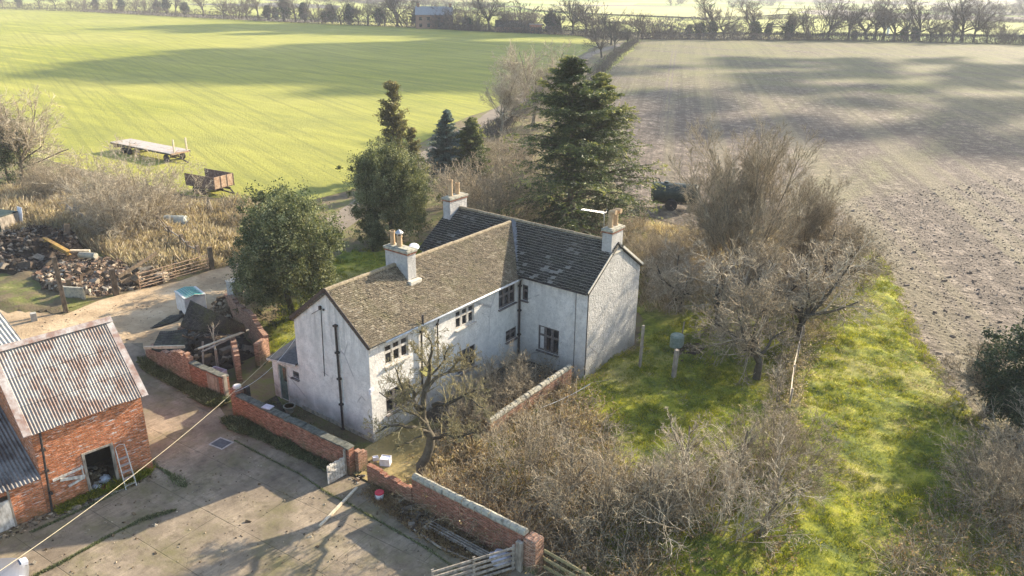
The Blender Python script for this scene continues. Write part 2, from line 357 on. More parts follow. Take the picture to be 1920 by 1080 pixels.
# --- ground materials
def m_field_green():
    n = NT('winter_cereal_field'); o = n.coord(); r = radians(14)
    s1 = n.noise(n.coord('Object', (0.02, 0.35, 1), (0, 0, r)), 1.0, 4, 0.6)
    c = n.ramp(s1, [(0.3, (0.17, 0.19, 0.014)), (0.55, (0.28, 0.285, 0.022)), (0.75, (0.42, 0.38, 0.05))])
    c = n.mix(n.ramp(n.noise(o, 1.8, 5, 0.8), [(0.45, 0.0), (0.7, 0.6)]), c, (0.085, 0.12, 0.02))
    c = n.mix(n.ramp(n.noise(o, 0.012, 3), [(0.4, 0.0), (0.7, 0.6)]), c, (0.40, 0.36, 0.09))
    c = n.mix(n.ramp(n.noise(o, 0.06, 6, 0.75), [(0.5, 0.0), (0.68, 0.45)]), c, (0.13, 0.155, 0.03))
    ln = n.noise(n.coordrot(radians(-70), (0.9, 0.012, 1)), 1.0, 3, 0.7); c = n.mix(n.ramp(ln, [(0.40, 0.4), (0.5, 0.0)]), c, (0.14, 0.15, 0.03))
    n.col(c); n.rough(0.9); n.bump(n.noise(o, 2.6, 5, 0.8), 1.0, 0.2); return n.m
def m_field_soil():
    n = NT('ploughed_field'); o = n.coord(); r = radians(-18)
    fl = n.coord('Object', (0.9, 0.05, 1), (0, 0, r))
    c = n.ramp(n.noise(o, 0.6, 7, 0.8), [(0.34, (0.045, 0.036, 0.027)), (0.5, (0.145, 0.112, 0.082)), (0.66, (0.42, 0.34, 0.26))])
    c = n.mix(n.ramp(n.noise(n.coord('Object', (0.06, 0.014, 1), (0, 0, radians(70))), 1.0, 4, 0.6), [(0.55, 0.0), (0.66, 0.45)]), c, (0.22, 0.235, 0.05))
    c = n.mix(n.ramp(n.noise(n.coord('Object', (1, 1, 1)), 0.018, 4, 0.6), [(0.42, 0.0), (0.66, 0.6)]), c, (0.105, 0.082, 0.067))
    c = n.mix(n.ramp(n.noise(o, 1.3, 6, 0.85), [(0.52, 0.0), (0.60, 0.9)]), c, (0.05, 0.036, 0.026))
    ln = n.noise(n.coordrot(radians(-25.5), (1.1, 0.012, 1)), 1.0, 3, 0.7); c = n.mix(n.ramp(ln, [(0.42, 0.55), (0.52, 0.0)]), c, (0.075, 0.058, 0.042))
    l2 = n.noise(n.coordrot(radians(-25.5), (0.28, 0.004, 1)), 1.0, 2, 0.5); c = n.mix(n.ramp(l2, [(0.5, 0.0), (0.6, 0.4)]), c, (0.23, 0.20, 0.11))
    pd = n.xyz()[1]; c = n.mix(n.math('MULTIPLY', n.sstep(pd, 90, 190), n.ramp(n.noise(n.coord('Object', (0.03, 0.12, 1)), 1.0, 5, 0.6), [(0.35, 0.15), (0.6, 0.65)])), c, (0.17, 0.17, 0.055))
    n.col(c); n.rough(0.85)
    h = n.math('ADD', n.noise(o, 3.5, 5, 0.85), n.math('MULTIPLY', n.vor(o, 2.6), -0.6)); n.bump(h, 1.0, 0.16); n.b.inputs['Specular IOR Level'].default_value = 0.15; return n.m
def m_lawn(name, yel=0.5):
    n = NT(name); o = n.coord()
    c = n.ramp(n.noise(o, 0.5, 6, 0.75), [(0.34, (0.045, 0.066, 0.010)), (0.48, (0.15, 0.175, 0.014)), (0.60, (0.31, 0.30, 0.022)), (0.75, (0.34, 0.30, 0.07))])
    c = n.mix(n.ramp(n.noise(o, 2.6, 5, 0.8), [(0.5, 0.0), (0.66, 0.7)]), c, (0.035, 0.06, 0.012))
    c = n.mix(n.ramp(n.noise(o, 0.25, 4), [(0.5, 0.0), (0.7, yel)]), c, (0.30, 0.255, 0.11))
    n.col(c); n.rough(0.95); n.bump(n.noise(o, 6.0, 5, 0.8), 1.0, 0.07); return n.m
def m_rough_ground():
    n = NT('rough_scrub_ground'); o = n.coord()
    c = n.ramp(n.noise(o, 0.35, 7, 0.8), [(0.32, (0.065, 0.05, 0.03)), (0.47, (0.16, 0.12, 0.065)), (0.6, (0.13, 0.145, 0.03)), (0.75, (0.34, 0.27, 0.15))])
    c = n.mix(n.ramp(n.noise(o, 5, 4, 0.8), [(0.5, 0.0), (0.7, 0.6)]), c, (0.05, 0.04, 0.02))
    n.col(c); n.rough(0.95); n.bump(n.noise(o, 5.0, 5, 0.8), 1.0, 0.09); return n.m
def m_yard():
    n = NT('old_concrete_yard'); o = n.coord(); ro = n.coord('Object', (1, 1, 1), (0, 0, radians(-4)))
    br = n.n('ShaderNodeTexBrick'); n.L(ro, br.inputs['Vector'])
    for k, v in (('Scale', 1.0), ('Mortar Size', 0.022), ('Mortar Smooth', 0.8), ('Brick Width', 4.3), ('Row Height', 2.55)): br.inputs[k].default_value = v
    br.offset = 0.35
    base = n.ramp(n.noise(o, 0.45, 7, 0.7), [(0.3, (0.115, 0.088, 0.06)), (0.5, (0.235, 0.185, 0.125)), (0.7, (0.40, 0.32, 0.22))])
    sweep = n.noise(n.coord('Object', (12, 0.6, 1), (0, 0, radians(-6))), 1.0, 2)
    c = n.mix(n.ramp(sweep, [(0.35, 0.0), (0.6, 0.35)]), base, (0.15, 0.12, 0.09))
    wv = n.n('ShaderNodeVectorMath', operation='ADD'); nz = n.n('ShaderNodeTexNoise'); n.L(o, nz.inputs['Vector']); nz.inputs['Scale'].default_value = 0.7; nz.inputs['Detail'].default_value = 5
    sv = n.n('ShaderNodeVectorMath', operation='SCALE'); n.L(nz.outputs['Color'], sv.inputs[0]); sv.inputs['Scale'].default_value = 2.2; n.L(o, wv.inputs[0]); n.L(sv.outputs[0], wv.inputs[1])
    cr = n.vor(wv.outputs[0], 0.55, 'DISTANCE_TO_EDGE')
    crk = n.math('MULTIPLY', n.ramp(cr, [(0.0, 0.8), (0.010, 0.0)]), n.ramp(n.noise(o, 0.21, 3), [(0.48, 0.0), (0.6, 1.0)]))
    c = n.mix(crk, c, (0.045, 0.038, 0.028))
    jf = n.math('MULTIPLY', br.outputs['Fac'], n.ramp(n.noise(o, 0.7, 4), [(0.38, 0.25), (0.6, 0.9)]))
    c = n.mix(jf, c, (0.05, 0.045, 0.028))
    c = n.mix(n.ramp(n.noise(o, 0.33, 6, 0.75), [(0.46, 0.0), (0.66, 0.8)]), c, (0.13, 0.118, 0.045))
    c = n.mix(n.ramp(n.noise(o, 2.2, 6, 0.8), [(0.50, 0.0), (0.66, 0.65)]), c, (0.085, 0.065, 0.042))
    c = n.mix(n.ramp(n.noise(o, 0.22, 5, 0.7), [(0.55, 0.0), (0.75, 0.6)]), c, (0.085, 0.07, 0.055))
    n.col(c); n.rough(0.85)
    h = n.math('SUBTRACT', n.noise(o, 9, 5, 0.7), n.math('MULTIPLY', n.math('ADD', jf, crk), 1.5)); n.bump(h, 0.5, 0.03); return n.m
def m_track(name='dirt_track', a=(0.20, 0.135, 0.075), b=(0.40, 0.29, 0.17), c3=(0.58, 0.45, 0.29)):
    n = NT(name); o = n.coord()
    c = n.ramp(n.noise(o, 0.28, 7, 0.72), [(0.3, a), (0.5, b), (0.7, c3)])
    c = n.mix(n.ramp(n.noise(o, 2.4, 5, 0.8), [(0.56, 0.0), (0.68, 0.6)]), c, (0.10, 0.068, 0.04))
    n.col(c); n.rough(0.92); n.bump(n.noise(o, 3.5, 6, 0.75), 0.9, 0.07); return n.m
M['field_green'] = m_field_green(); M['field_soil'] = m_field_soil(); M['lawn'] = m_lawn('rough_lawn', 0.8)
M['rough'] = m_rough_ground(); M['yard'] = m_yard(); M['track'] = m_track()
M['bed'] = m_track('dark_soil', (0.03, 0.024, 0.018), (0.06, 0.048, 0.034), (0.11, 0.085, 0.06))
M['mosspath'] = m_track('mossy_path', (0.13, 0.10, 0.035), (0.26, 0.20, 0.075), (0.40, 0.31, 0.14))
M['manhole'] = simple('manhole_iron', (0.05, 0.05, 0.05), (0.10, 0.10, 0.105), 6, 0.6, 0.4)

# ================================================================== ground
def vnoise(x, y, s, seed=0):
    x = np.asarray(x)/s+seed*17.3; y = np.asarray(y)/s+seed*9.1
    xi = np.floor(x).astype(int); yi = np.floor(y).astype(int); fx = x-xi; fy = y-yi
    fx = fx*fx*(3-2*fx); fy = fy*fy*(3-2*fy)
    h = lambda a, b: (np.sin(a*127.1+b*311.7+seed*7.7)*43758.5453) % 1.0
    return (h(xi, yi)*(1-fx)+h(xi+1, yi)*fx)*(1-fy)+(h(xi, yi+1)*(1-fx)+h(xi+1, yi+1)*fx)*fy

def inpoly(x, y, poly):
    x = np.asarray(x); y = np.asarray(y); c = np.zeros(x.shape, bool); n = len(poly)
    for i in range(n):
        x0, y0 = poly[i][:2]; x1, y1 = poly[(i+1) % n][:2]
        if y0 == y1: continue
        k = ((y0 > y) != (y1 > y)) & (x < (x1-x0)*(y-y0)/(y1-y0)+x0); c ^= k
    return c

def PX(pts): return [G(u, v)[:2] for u, v in pts]

def sheet(name, poly, z, mat, edge=0.0, step=2.0, seed=1):
    """flat polygon; edge > 0 roughens its outline"""
    pts = []
    n = len(poly)
    for i in range(n):
        a = np.array(poly[i][:2]); b = np.array(poly[(i+1) % n][:2]); L = np.linalg.norm(b-a)
        k = max(1, int(L/step)) if edge else 1
        for j in range(k):
            p = a+(b-a)*j/k
            if edge:
                p = p+(np.array([vnoise(p[0], p[1], step*1.3, seed), vnoise(p[0], p[1], step*1.3, seed+5)])-0.5)*2*edge
            pts.append((p[0], p[1], z))
    mb = MB(); mb.face(pts); return mb.build(name, mat, kind='structure')

def ribbon(name, line, wid, z, mat, edge=0.3, kind='structure'):
    P = [np.array(p[:2]) for p in line]; Q = []
    for i in range(len(P)-1):
        k = max(1, int(np.linalg.norm(P[i+1]-P[i])/2.0))
        Q += [P[i]+(P[i+1]-P[i])*j/k for j in range(k)]
    Q.append(P[-1]); mb = MB(); L = []; R = []
    for i, p in enumerate(Q):
        t = Q[min(i+1, len(Q)-1)]-Q[max(i-1, 0)]; t = t/np.linalg.norm(t); nn = np.array([-t[1], t[0]])
        e = (vnoise(p[0], p[1], 2.2, 3)-0.5)*2*edge; e2 = (vnoise(p[0], p[1], 2.2, 8)-0.5)*2*edge
        a = p+nn*(wid/2+e); b = p-nn*(wid/2+e2); L.append((a[0], a[1], z)); R.append((b[0], b[1], z))
    for i in range(len(Q)-1): mb.face([L[i+1], L[i], R[i], R[i+1]])
    return mb.build(name, mat, kind=kind)

def lumps(x, y, amp=0.16):
    return amp*(0.55*vnoise(x, y, 0.75, 1)**1.5+0.5*vnoise(x, y, 1.9, 2)+0.28*vnoise(x, y, 0.35, 3))

def lumpy(name, poly, z, mat, cell=0.3, amp=0.16, zf=None):
    P = np.array([p[:2] for p in poly]); x0, y0 = P.min(0); x1, y1 = P.max(0)
    nx = int((x1-x0)/cell)+2; ny = int((y1-y0)/cell)+2
    X, Y = np.meshgrid(x0+np.arange(nx)*cell, y0+np.arange(ny)*cell)
    wx = X+(vnoise(X, Y, 1.4, 11)-0.5)*1.1; wy = Y+(vnoise(X, Y, 1.4, 12)-0.5)*1.1
    ins = inpoly(wx, wy, poly)
    Z = z+lumps(X, Y, amp)
    # sink the rim to the ground
    e = ins.astype(float)
    for _ in range(2):
        q = e.copy(); q[1:-1, 1:-1] = np.minimum.reduce([e[1:-1, 1:-1], e[:-2, 1:-1], e[2:, 1:-1], e[1:-1, :-2], e[1:-1, 2:]]); e = (e+q)/2
    Z = np.where(e > 0.99, Z, z+(Z-z)*e*0.5-0.02*(1-e))
    idx = np.arange(nx*ny).reshape(ny, nx)
    k = ins[:-1, :-1] & ins[1:, 1:] & ins[:-1, 1:] & ins[1:, :-1]
    F = np.stack([idx[:-1, :-1][k], idx[:-1, 1:][k], idx[1:, 1:][k], idx[1:, :-1][k]], 1)
    V = np.stack([X.ravel(), Y.ravel(), Z.ravel()], 1)
    used = np.unique(F); rm = np.full(len(V), -1); rm[used] = np.arange(len(used))
    me = npmesh(name, V[used], rm[F], mat, smooth=True)
    o = link(name, me); o['kind'] = 'structure'; return o

# base ground: flat near, gently rolling beyond the hedges
def far_z(x, y):
    d = np.sqrt((np.asarray(x)+60)**2+np.asarray(y)**2)
    k = np.clip((d-420)/400, 0, 1); k = k*k*(3-2*k)
    return k*(vnoise(x, y, 260, 4)*9-4.5)-0.6*np.clip((d-330)/60, 0, 1)
g = 60; xs = np.linspace(-3000, 2400, 90); ys = np.linspace(-600, 3600, 70)
xs = np.unique(np.concatenate([xs, np.linspace(-900, 500, 60)])); ys = np.unique(np.concatenate([ys, np.linspace(-60, 1200, 60)]))
X, Y = np.meshgrid(xs, ys); Z = far_z(X, Y)
idx = np.arange(X.size).reshape(X.shape)
F = np.stack([idx[:-1, :-1].ravel(), idx[:-1, 1:].ravel(), idx[1:, 1:].ravel(), idx[1:, :-1].ravel()], 1)
def m_base():
    n = NT('far_farmland'); o = n.coord(); x = n.n('ShaderNodeTexVoronoi'); wv = n.n('ShaderNodeMapping')
    n.L(n.tc.outputs['Object'], wv.inputs[0]); wv.inputs['Scale'].default_value = (1/260, 1/150, 1); wv.inputs['Rotation'].default_value = (0, 0, 0.5)
    n.L(wv.outputs[0], x.inputs['Vector']); x.inputs['Scale'].default_value = 1.0
    sp = n.n('ShaderNodeSeparateColor'); n.L(x.outputs['Color'], sp.inputs[0])
    c = n.ramp(sp.outputs[0], [(0.0, (0.20, 0.26, 0.04)), (0.34, (0.30, 0.32, 0.07)), (0.5, (0.40, 0.38, 0.12)), (0.64, (0.17, 0.14, 0.10)), (0.78, (0.22, 0.27, 0.06)), (0.92, (0.09, 0.08, 0.06))], 'CONSTANT')
    near = n.ramp(n.noise(o, 0.35, 7, 0.8), [(0.32, (0.065, 0.05, 0.03)), (0.47, (0.16, 0.12, 0.065)), (0.6, (0.13, 0.145, 0.03)), (0.75, (0.34, 0.27, 0.15))])
    p = n.xyz(); d = n.math('POWER', n.math('ADD', n.math('POWER', n.math('ADD', p[0], 60.0), 2.0), n.math('POWER', p[1], 2.0)), 0.5)
    n.col(n.mix(n.sstep(d, 300, 330), near, c)); n.rough(0.95)
    n.bump(n.noise(o, 4.0, 5, 0.8), 1.0, 0.09); return n.m
o = link('ground', npmesh('ground', np.stack([X.ravel(), Y.ravel(), Z.ravel()], 1), F, m_base(), smooth=True)); o['kind'] = 'structure'

GF = PX([(-500, 330), (-80, 300), (60, 296), (150, 318), (250, 338), (335, 368), (470, 378), (560, 382), (650, 356), (740, 300), (840, 232), (925, 203), (1000, 160), (1085, 106), (1122, 82), (1085, 66), (1000, 62), (900, 58), (780, 51), (600, 44), (450, 37), (300, 29), (150, 21), (0, 16), (-200, 10), (-600, 8)])
sheet('green_field', GF, 0.03, M['field_green'], 0.8, 6.0)
PF = PX([(1200, 73), (1150, 118), (1118, 160), (1110, 230), (1140, 330), (1200, 400), (1330, 440), (1480, 440), (1600, 452), (1640, 480), (1680, 560), (1715, 650), (1780, 750), (1850, 840), (1910, 910), (2270, 1120), (3200, 900), (3400, 300), (2900, 100), (2400, 92), (1900, 83), (1600, 76), (1400, 75), (1300, 74)])
sheet('ploughed_field', PF, 0.035, M['field_soil'], 0.5, 5.0)
MG = PX([(1180, 74), (1205, 74), (1190, 92), (1150, 125), (1122, 160), (1112, 200), (1090, 190), (1092, 150), (1130, 110)])
sheet('field_margin', MG, 0.045, M['lawn'], 0.8, 5.0)
LN = ribbon('farm_lane', PX([(400, 535), (470, 495), (560, 462), (640, 415), (700, 370), (790, 300), (880, 243), (935, 210), (1010, 165), (1110, 100), (1190, 76)]), 2.8, 0.02, m_track('lane_surface', (0.12, 0.095, 0.07), (0.19, 0.155, 0.115), (0.27, 0.22, 0.16)))
DT = PX([(-250, 640), (-100, 560), (0, 560), (60, 588), (125, 592), (190, 562), (260, 543), (330, 527), (400, 508), (455, 497), (475, 515), (450, 560), (400, 600), (345, 640), (280, 660), (250, 668), (215, 650), (150, 690), (-100, 760)])
sheet('dirt_track', DT, 0.03, M['track'], 0.35, 1.5)
YD = [(-18.5, -0.9), (-15.6, -2.35), (-8.4, -2.5), (-7.2, -2.9), (1.1, -2.55), (2.2, -2.4), (11.2, -2.6), (14.5, -3.6), (16, -26), (-34, -26), (-34, -9), (-24, -6)]
sheet('concrete_yard', YD, 0.045, M['yard'], 0.12, 0.8)
sheet('mossy_path', [(0.1, -2.35), (2.1, -2.3), (4.6, -2.0), (5.3, -0.4), (3.4, 1.6), (0.1, 2.2)], 0.05, M['mosspath'], 0.2, 0.6)
sheet('path', [(-7.1, -2.3), (0.1, -2.3), (0.1, -0.9), (-5.0, -0.85), (-7.2, 0.0)], 0.035, M['bed'], 0.05, 0.6)
sheet('soil_bed', [(0.05, 3.0), (3.8, 3.2), (3.8, 11.35), (0.05, 11.35)], 0.04, M['bed'], 0.05, 1.0)
LW = [(4.2, 2.5), (4.3, 11.5), (4.5, 17.5), (2, 22), (4, 31), (9.0, 46)]+PX([(1606, 452), (1646, 480), (1688, 560), (1724, 650), (1790, 750), (1860, 840), (1922, 910), (2040, 1010)])+[(28, -3), (12.5, -3), (12.0, -0.5), (7, 0)]
lumpy('lawn', LW, 0.03, M['lawn'], 0.24, 0.30)
lumpy('verge', [(-15.2, -2.6), (-8.6, -2.75), (-8.3, -2.2), (-13, -1.9), (-16.2, -1.7)], 0.04, M['lawn'], 0.15, 0.16)
lumpy('garden_ground', [(-10.2, 12), (-7.4, 9), (-5.2, 6), (-8, 2), (-12, 2.5), (-17, 8), (-22, 17), (-14, 33), (-3, 33), (2, 24), (-7, 18)], 0.03, M['lawn'], 0.35, 0.25)
lumpy('rough_grass', PX([(-50, 560), (0, 590), (110, 590), (200, 560), (130, 520), (60, 500), (0, 520)]), 0.02, M['rough'], 0.35, 0.35)

# bright fields seen beyond the hedges
FM = {}
def farfield(name, px, c1, c2, z):
    mt = simple(name+'_surface', c1, c2, 0.02, 0.95, 0.0)
    poly = []
    P = PX(px); n = len(P); pts = []
    for i in range(n):
        a = np.array(P[i]); b = np.array(P[(i+1) % n]); k = max(1, int(np.linalg.norm(b-a)/60))
        pts += [a+(b-a)*j/k for j in range(k)]
    c = np.mean(pts, 0); mb = MB()
    rings = [[(c+(q-c)*t) for q in pts] for t in (1.0, 0.66, 0.33)]
    zz = lambda q: (q[0], q[1], float(far_z(q[0], q[1]))+z)
    N = len(pts)
    for r in range(2):
        for i in range(N): mb.face([zz(rings[r][i]), zz(rings[r][(i+1) % N]), zz(rings[r+1][(i+1) % N]), zz(rings[r+1][i])])
    mb.face([zz(q) for q in rings[2]]); o = mb.build(name, mt, kind='structure')
yg = ((0.20, 0.225, 0.035), (0.31, 0.31, 0.06)); yp = ((0.30, 0.30, 0.09), (0.38, 0.36, 0.13))
farfield('pasture', [(-500, 2), (0, 12), (200, 17), (420, 28), (640, 38), (780, 44), (900, 50), (1010, 56), (1100, 60), (1230, 64), (1340, 62), (1200, 44), (1000, 30), (850, 22), (600, 14), (300, 6), (0, 0), (-500, -6)], *yg, 0.5)
farfield('pasture', [(960, 6), (1100, 9), (1400, 14), (1500, 26), (1340, 34), (1150, 26), (1000, 16)], *yp, 0.9)
farfield('pasture', [(1240, 44), (1400, 30), (1600, 34), (1920, 44), (2200, 50), (2200, 66), (1920, 66), (1600, 66), (1300, 64)], *yg, 0.9)
farfield('stubble_field', [(1420, 10), (1700, 8), (2100, 14), (2100, 26), (1800, 24), (1520, 18)], *yp, 0.9)

# ================================================================== vegetation generators
def rs(seed): return np.random.default_rng(seed)
def nrm(a): return a/np.maximum(np.linalg.norm(a, axis=-1, keepdims=True), 1e-9)

def grow(start, dirs, length, r0, r1, N, wob, up, r):
    B = len(start); pts = np.zeros((B, N, 3)); d = nrm(dirs.copy()); p = start.copy(); pts[:, 0] = p
    st = (length/(N-1))[:, None]
    for i in range(1, N):
        d = nrm(d+r.normal(0, wob, (B, 3))+np.array([0, 0, up]))
        p = p+d*st; pts[:, i] = p
    t = np.linspace(0, 1, N)[None, :]
    return pts, r0[:, None]*(1-t)+r1[:, None]*t

def spawn(pts, rad, k, t0, t1, a0, a1, r, lf, shrink=0.6, flat=0.0):
    B, N, _ = pts.shape
    t = r.uniform(t0, t1, (B, k))*(N-1); i = np.minimum(t.astype(int), N-2); f = (t-i)[..., None]
    b = np.arange(B)[:, None]
    P = pts[b, i]*(1-f)+pts[b, i+1]*f; T = nrm(pts[b, i+1]-pts[b, i])
    R = rad[b, i]*(1-f[..., 0])+rad[b, i+1]*f[..., 0]
    q = r.normal(0, 1, (B, k, 3)); q = nrm(q-T*(q*T).sum(-1, keepdims=True))
    if flat: q[..., 2] *= (1-flat); q = nrm(q)
    an = r.uniform(a0, a1, (B, k, 1))
    D = T*np.cos(an)+q*np.sin(an)
    L = np.linalg.norm(pts[:, -1]-pts[:, 0], axis=1)[:, None]*lf*(1.15-0.6*(t/(N-1)))*r.uniform(0.6, 1.25, (B, k))
    return P.reshape(-1, 3), D.reshape(-1, 3), L.ravel(), (R*shrink).ravel()

def tubes(batches, r):
    VV = []; FF = []; RR = []; off = 0
    for pts, rad, S in batches:
        B, N, _ = pts.shape
        T = np.zeros_like(pts); T[:, 1:-1] = pts[:, 2:]-pts[:, :-2]; T[:, 0] = pts[:, 1]-pts[:, 0]; T[:, -1] = pts[:, -1]-pts[:, -2]
        T = nrm(T); ref = nrm(r.normal(0, 1, (B, 1, 3))); a = nrm(np.cross(T, ref+0*T)); b = np.cross(T, a)
        an = 2*pi*np.arange(S)/S
        V = pts[:, :, None]+(a[:, :, None]*np.cos(an)[None, None, :, None]+b[:, :, None]*np.sin(an)[None, None, :, None])*rad[:, :, None, None]
        idx = off+np.arange(B*N*S).reshape(B, N, S)
        q = np.stack([idx[:, :-1], np.roll(idx, -1, 2)[:, :-1], np.roll(idx, -1, 2)[:, 1:], idx[:, 1:]], -1).reshape(-1, 4)
        VV.append(V.reshape(-1, 3)); FF.append(q); RR.append(np.repeat(r.uniform(0, 1, B), (N-1)*S)); off += B*N*S
    return np.concatenate(VV), np.concatenate(FF), np.concatenate(RR)

def leaves(pos, size, r, up=0.0, aspect=0.55, rndv=None, dirs=None):
    n = len(pos); a = nrm(r.normal(0, 1, (n, 3))) if dirs is None else nrm(dirs+r.normal(0, 0.35, (n, 3)))
    q = r.normal(0, 1, (n, 3)); q[:, 2] *= (1-up); b = nrm(np.cross(a, q+[0, 0, up*2.0]))
    s = (size*r.uniform(0.6, 1.4, n))[:, None] if np.isscalar(size) else size[:, None]
    V = np.stack([pos-a*s, pos+b*s*aspect, pos+a*s, pos-b*s*aspect], 1).reshape(-1, 3)
    F = np.arange(n*4).reshape(n, 4)
    return V, F, (r.uniform(0, 1, n) if rndv is None else rndv)

def join(parts):
    V = []; F = []; R = []; off = 0
    for v, f, q in parts:
        V.append(v); F.append(f+off); R.append(q); off += len(v)
    return np.concatenate(V), np.concatenate(F), np.concatenate(R)

def bare(seed, H, stems=1, lean=0.1, trunk=0.35, k=(8, 8, 8, 6), ang=(0.5, 1.0), up=0.06, r0=None, tw=0.012, wob=0.12, lf=(0.9, 0.55, 0.5, 0.45), thick=1.0, sides=3, spread=0.25):
    """(trunk arrays, crown arrays) of a leafless tree"""
    r = rs(seed); r0 = r0 or H*0.022
    st = np.zeros((stems, 3)); st[:, :2] = r.normal(0, 0.02*H if stems > 1 else 0, (stems, 2)); st[:, 2] = -0.08
    d = np.tile([0, 0, 1.0], (stems, 1)); d[:, :2] += r.normal(0, lean if stems == 1 else spread, (stems, 2))
    L = H*trunk*r.uniform(0.85, 1.15, stems)
    p, rad = grow(st, d, L, np.full(stems, r0)/sqrt(stems)*1.3, np.full(stems, r0*0.62)/sqrt(stems)*1.3, 6, wob*0.6, 0.02, r)
    rad[:, 0] *= 1.35
    TR = [(p, rad, 8)]; cur = (p, rad); out = []
    for lv, kk in enumerate(k):
        t0 = 0.5 if (lv == 0 and stems == 1) else 0.2
        P, D, LL, RR = spawn(cur[0], cur[1], kk, t0, 1.0, ang[0], ang[1], r, lf[lv] if not (lv == 0 and stems == 1) else lf[0]*(0.55/trunk)**1.0, 0.62)
        if lv == 0: D[:, 2] = np.abs(D[:, 2])+0.15; D = nrm(D)
        N = (6, 5, 4, 4, 3)[lv]
        RR = np.maximum(RR, tw*0.8*thick)
        c = grow(P, D, LL, RR, np.maximum(RR*0.4, tw*0.45*thick), N, wob, up, r)
        if lv == 0: TR.append((c[0], c[1], 5))
        else: out.append((c[0], c[1], sides))
        cur = c
    return tubes(TR, r), tubes(out, r)

def bush(seed, H, R, n=60, k=(7, 6, 5), r0=0.03, tw=0.008, up=0.05, wob=0.12, sp=0.6, thick=1.0):
    r = rs(seed); st = np.zeros((n, 3)); a = r.uniform(0, 2*pi, n); q = R*0.45*np.sqrt(r.uniform(0, 1, n))
    st[:, 0] = q*np.cos(a); st[:, 1] = q*np.sin(a); st[:, 2] = -0.05
    d = np.tile([0, 0, 1.0], (n, 1)); d[:, :2] = st[:, :2]/R*2.0*sp+r.normal(0, 0.3*sp, (n, 2))
    c = grow(st, d, H*r.uniform(0.6, 1.08, n), np.full(n, r0), np.full(n, tw), 6, wob, up, r)
    TR = [(c[0], c[1], 4)]; out = []; cur = c
    for lv, kk in enumerate(k):
        P, D, LL, RR = spawn(cur[0], cur[1], kk, 0.18, 1.0, 0.4, 1.1, r, (0.5, 0.5, 0.5)[lv], 0.6)
        RR = np.maximum(RR, tw*thick); c = grow(P, D, LL, RR, RR*0.5, 4 if lv == 0 else 3, wob*1.2, up, r)
        out.append((c[0], c[1], 3)); cur = c
    return tubes(TR, r), tubes(out, r)

def blob_leaves(seed, H, R, n=40000, size=0.07, clump=0.42, base=0.12, lobes=9, zs=1.0, ncl=None):
    """leaf clumps filling an uneven crown, gaps between"""
    r = rs(seed); cl = []
    lc = np.zeros((lobes, 3)); lr = np.zeros(lobes)
    for i in range(lobes):
        z = H*(base+0.15+0.62*(i+0.5)/lobes); wdt = R*0.62*sqrt(max(0.05, 1-((z/H-0.42)/0.62)**2))
        a = r.uniform(0, 2*pi); lc[i] = (wdt*cos(a)*r.uniform(0.3, 1), wdt*sin(a)*r.uniform(0.3, 1), z); lr[i] = R*r.uniform(0.26, 0.52)
    lc[0] = (0, 0, H*0.38); lr[0] = R*0.75; lc[-1] = (0, 0, H*0.80); lr[-1] = R*0.36
    ncl = ncl or 420
    k = r.integers(0, lobes, ncl); d = nrm(r.normal(0, 1, (ncl, 3))); rr_ = r.uniform(0.6, 1.05, ncl)+0.45*(r.uniform(0, 1, ncl) < 0.16)
    cc = lc[k]+d*(lr[k]*rr_)[:, None]*np.array([1, 1, zs*1.05]); cc[:, 2] = np.maximum(cc[:, 2], H*0.04+0.15)
    per = n//ncl; pos = (cc[:, None]+r.normal(0, clump*0.5, (ncl, per, 3))*r.uniform(0.35, 1.25, (ncl, 1, 1))).reshape(-1, 3)
    pos[:, 2] = np.maximum(pos[:, 2], 0.05)
    tone = np.clip(np.repeat(r.uniform(0.0, 0.75, ncl), per)+r.normal(0, 0.22, ncl*per), 0, 1)
    return leaves(pos, size, r, 0.2, 0.6, tone)

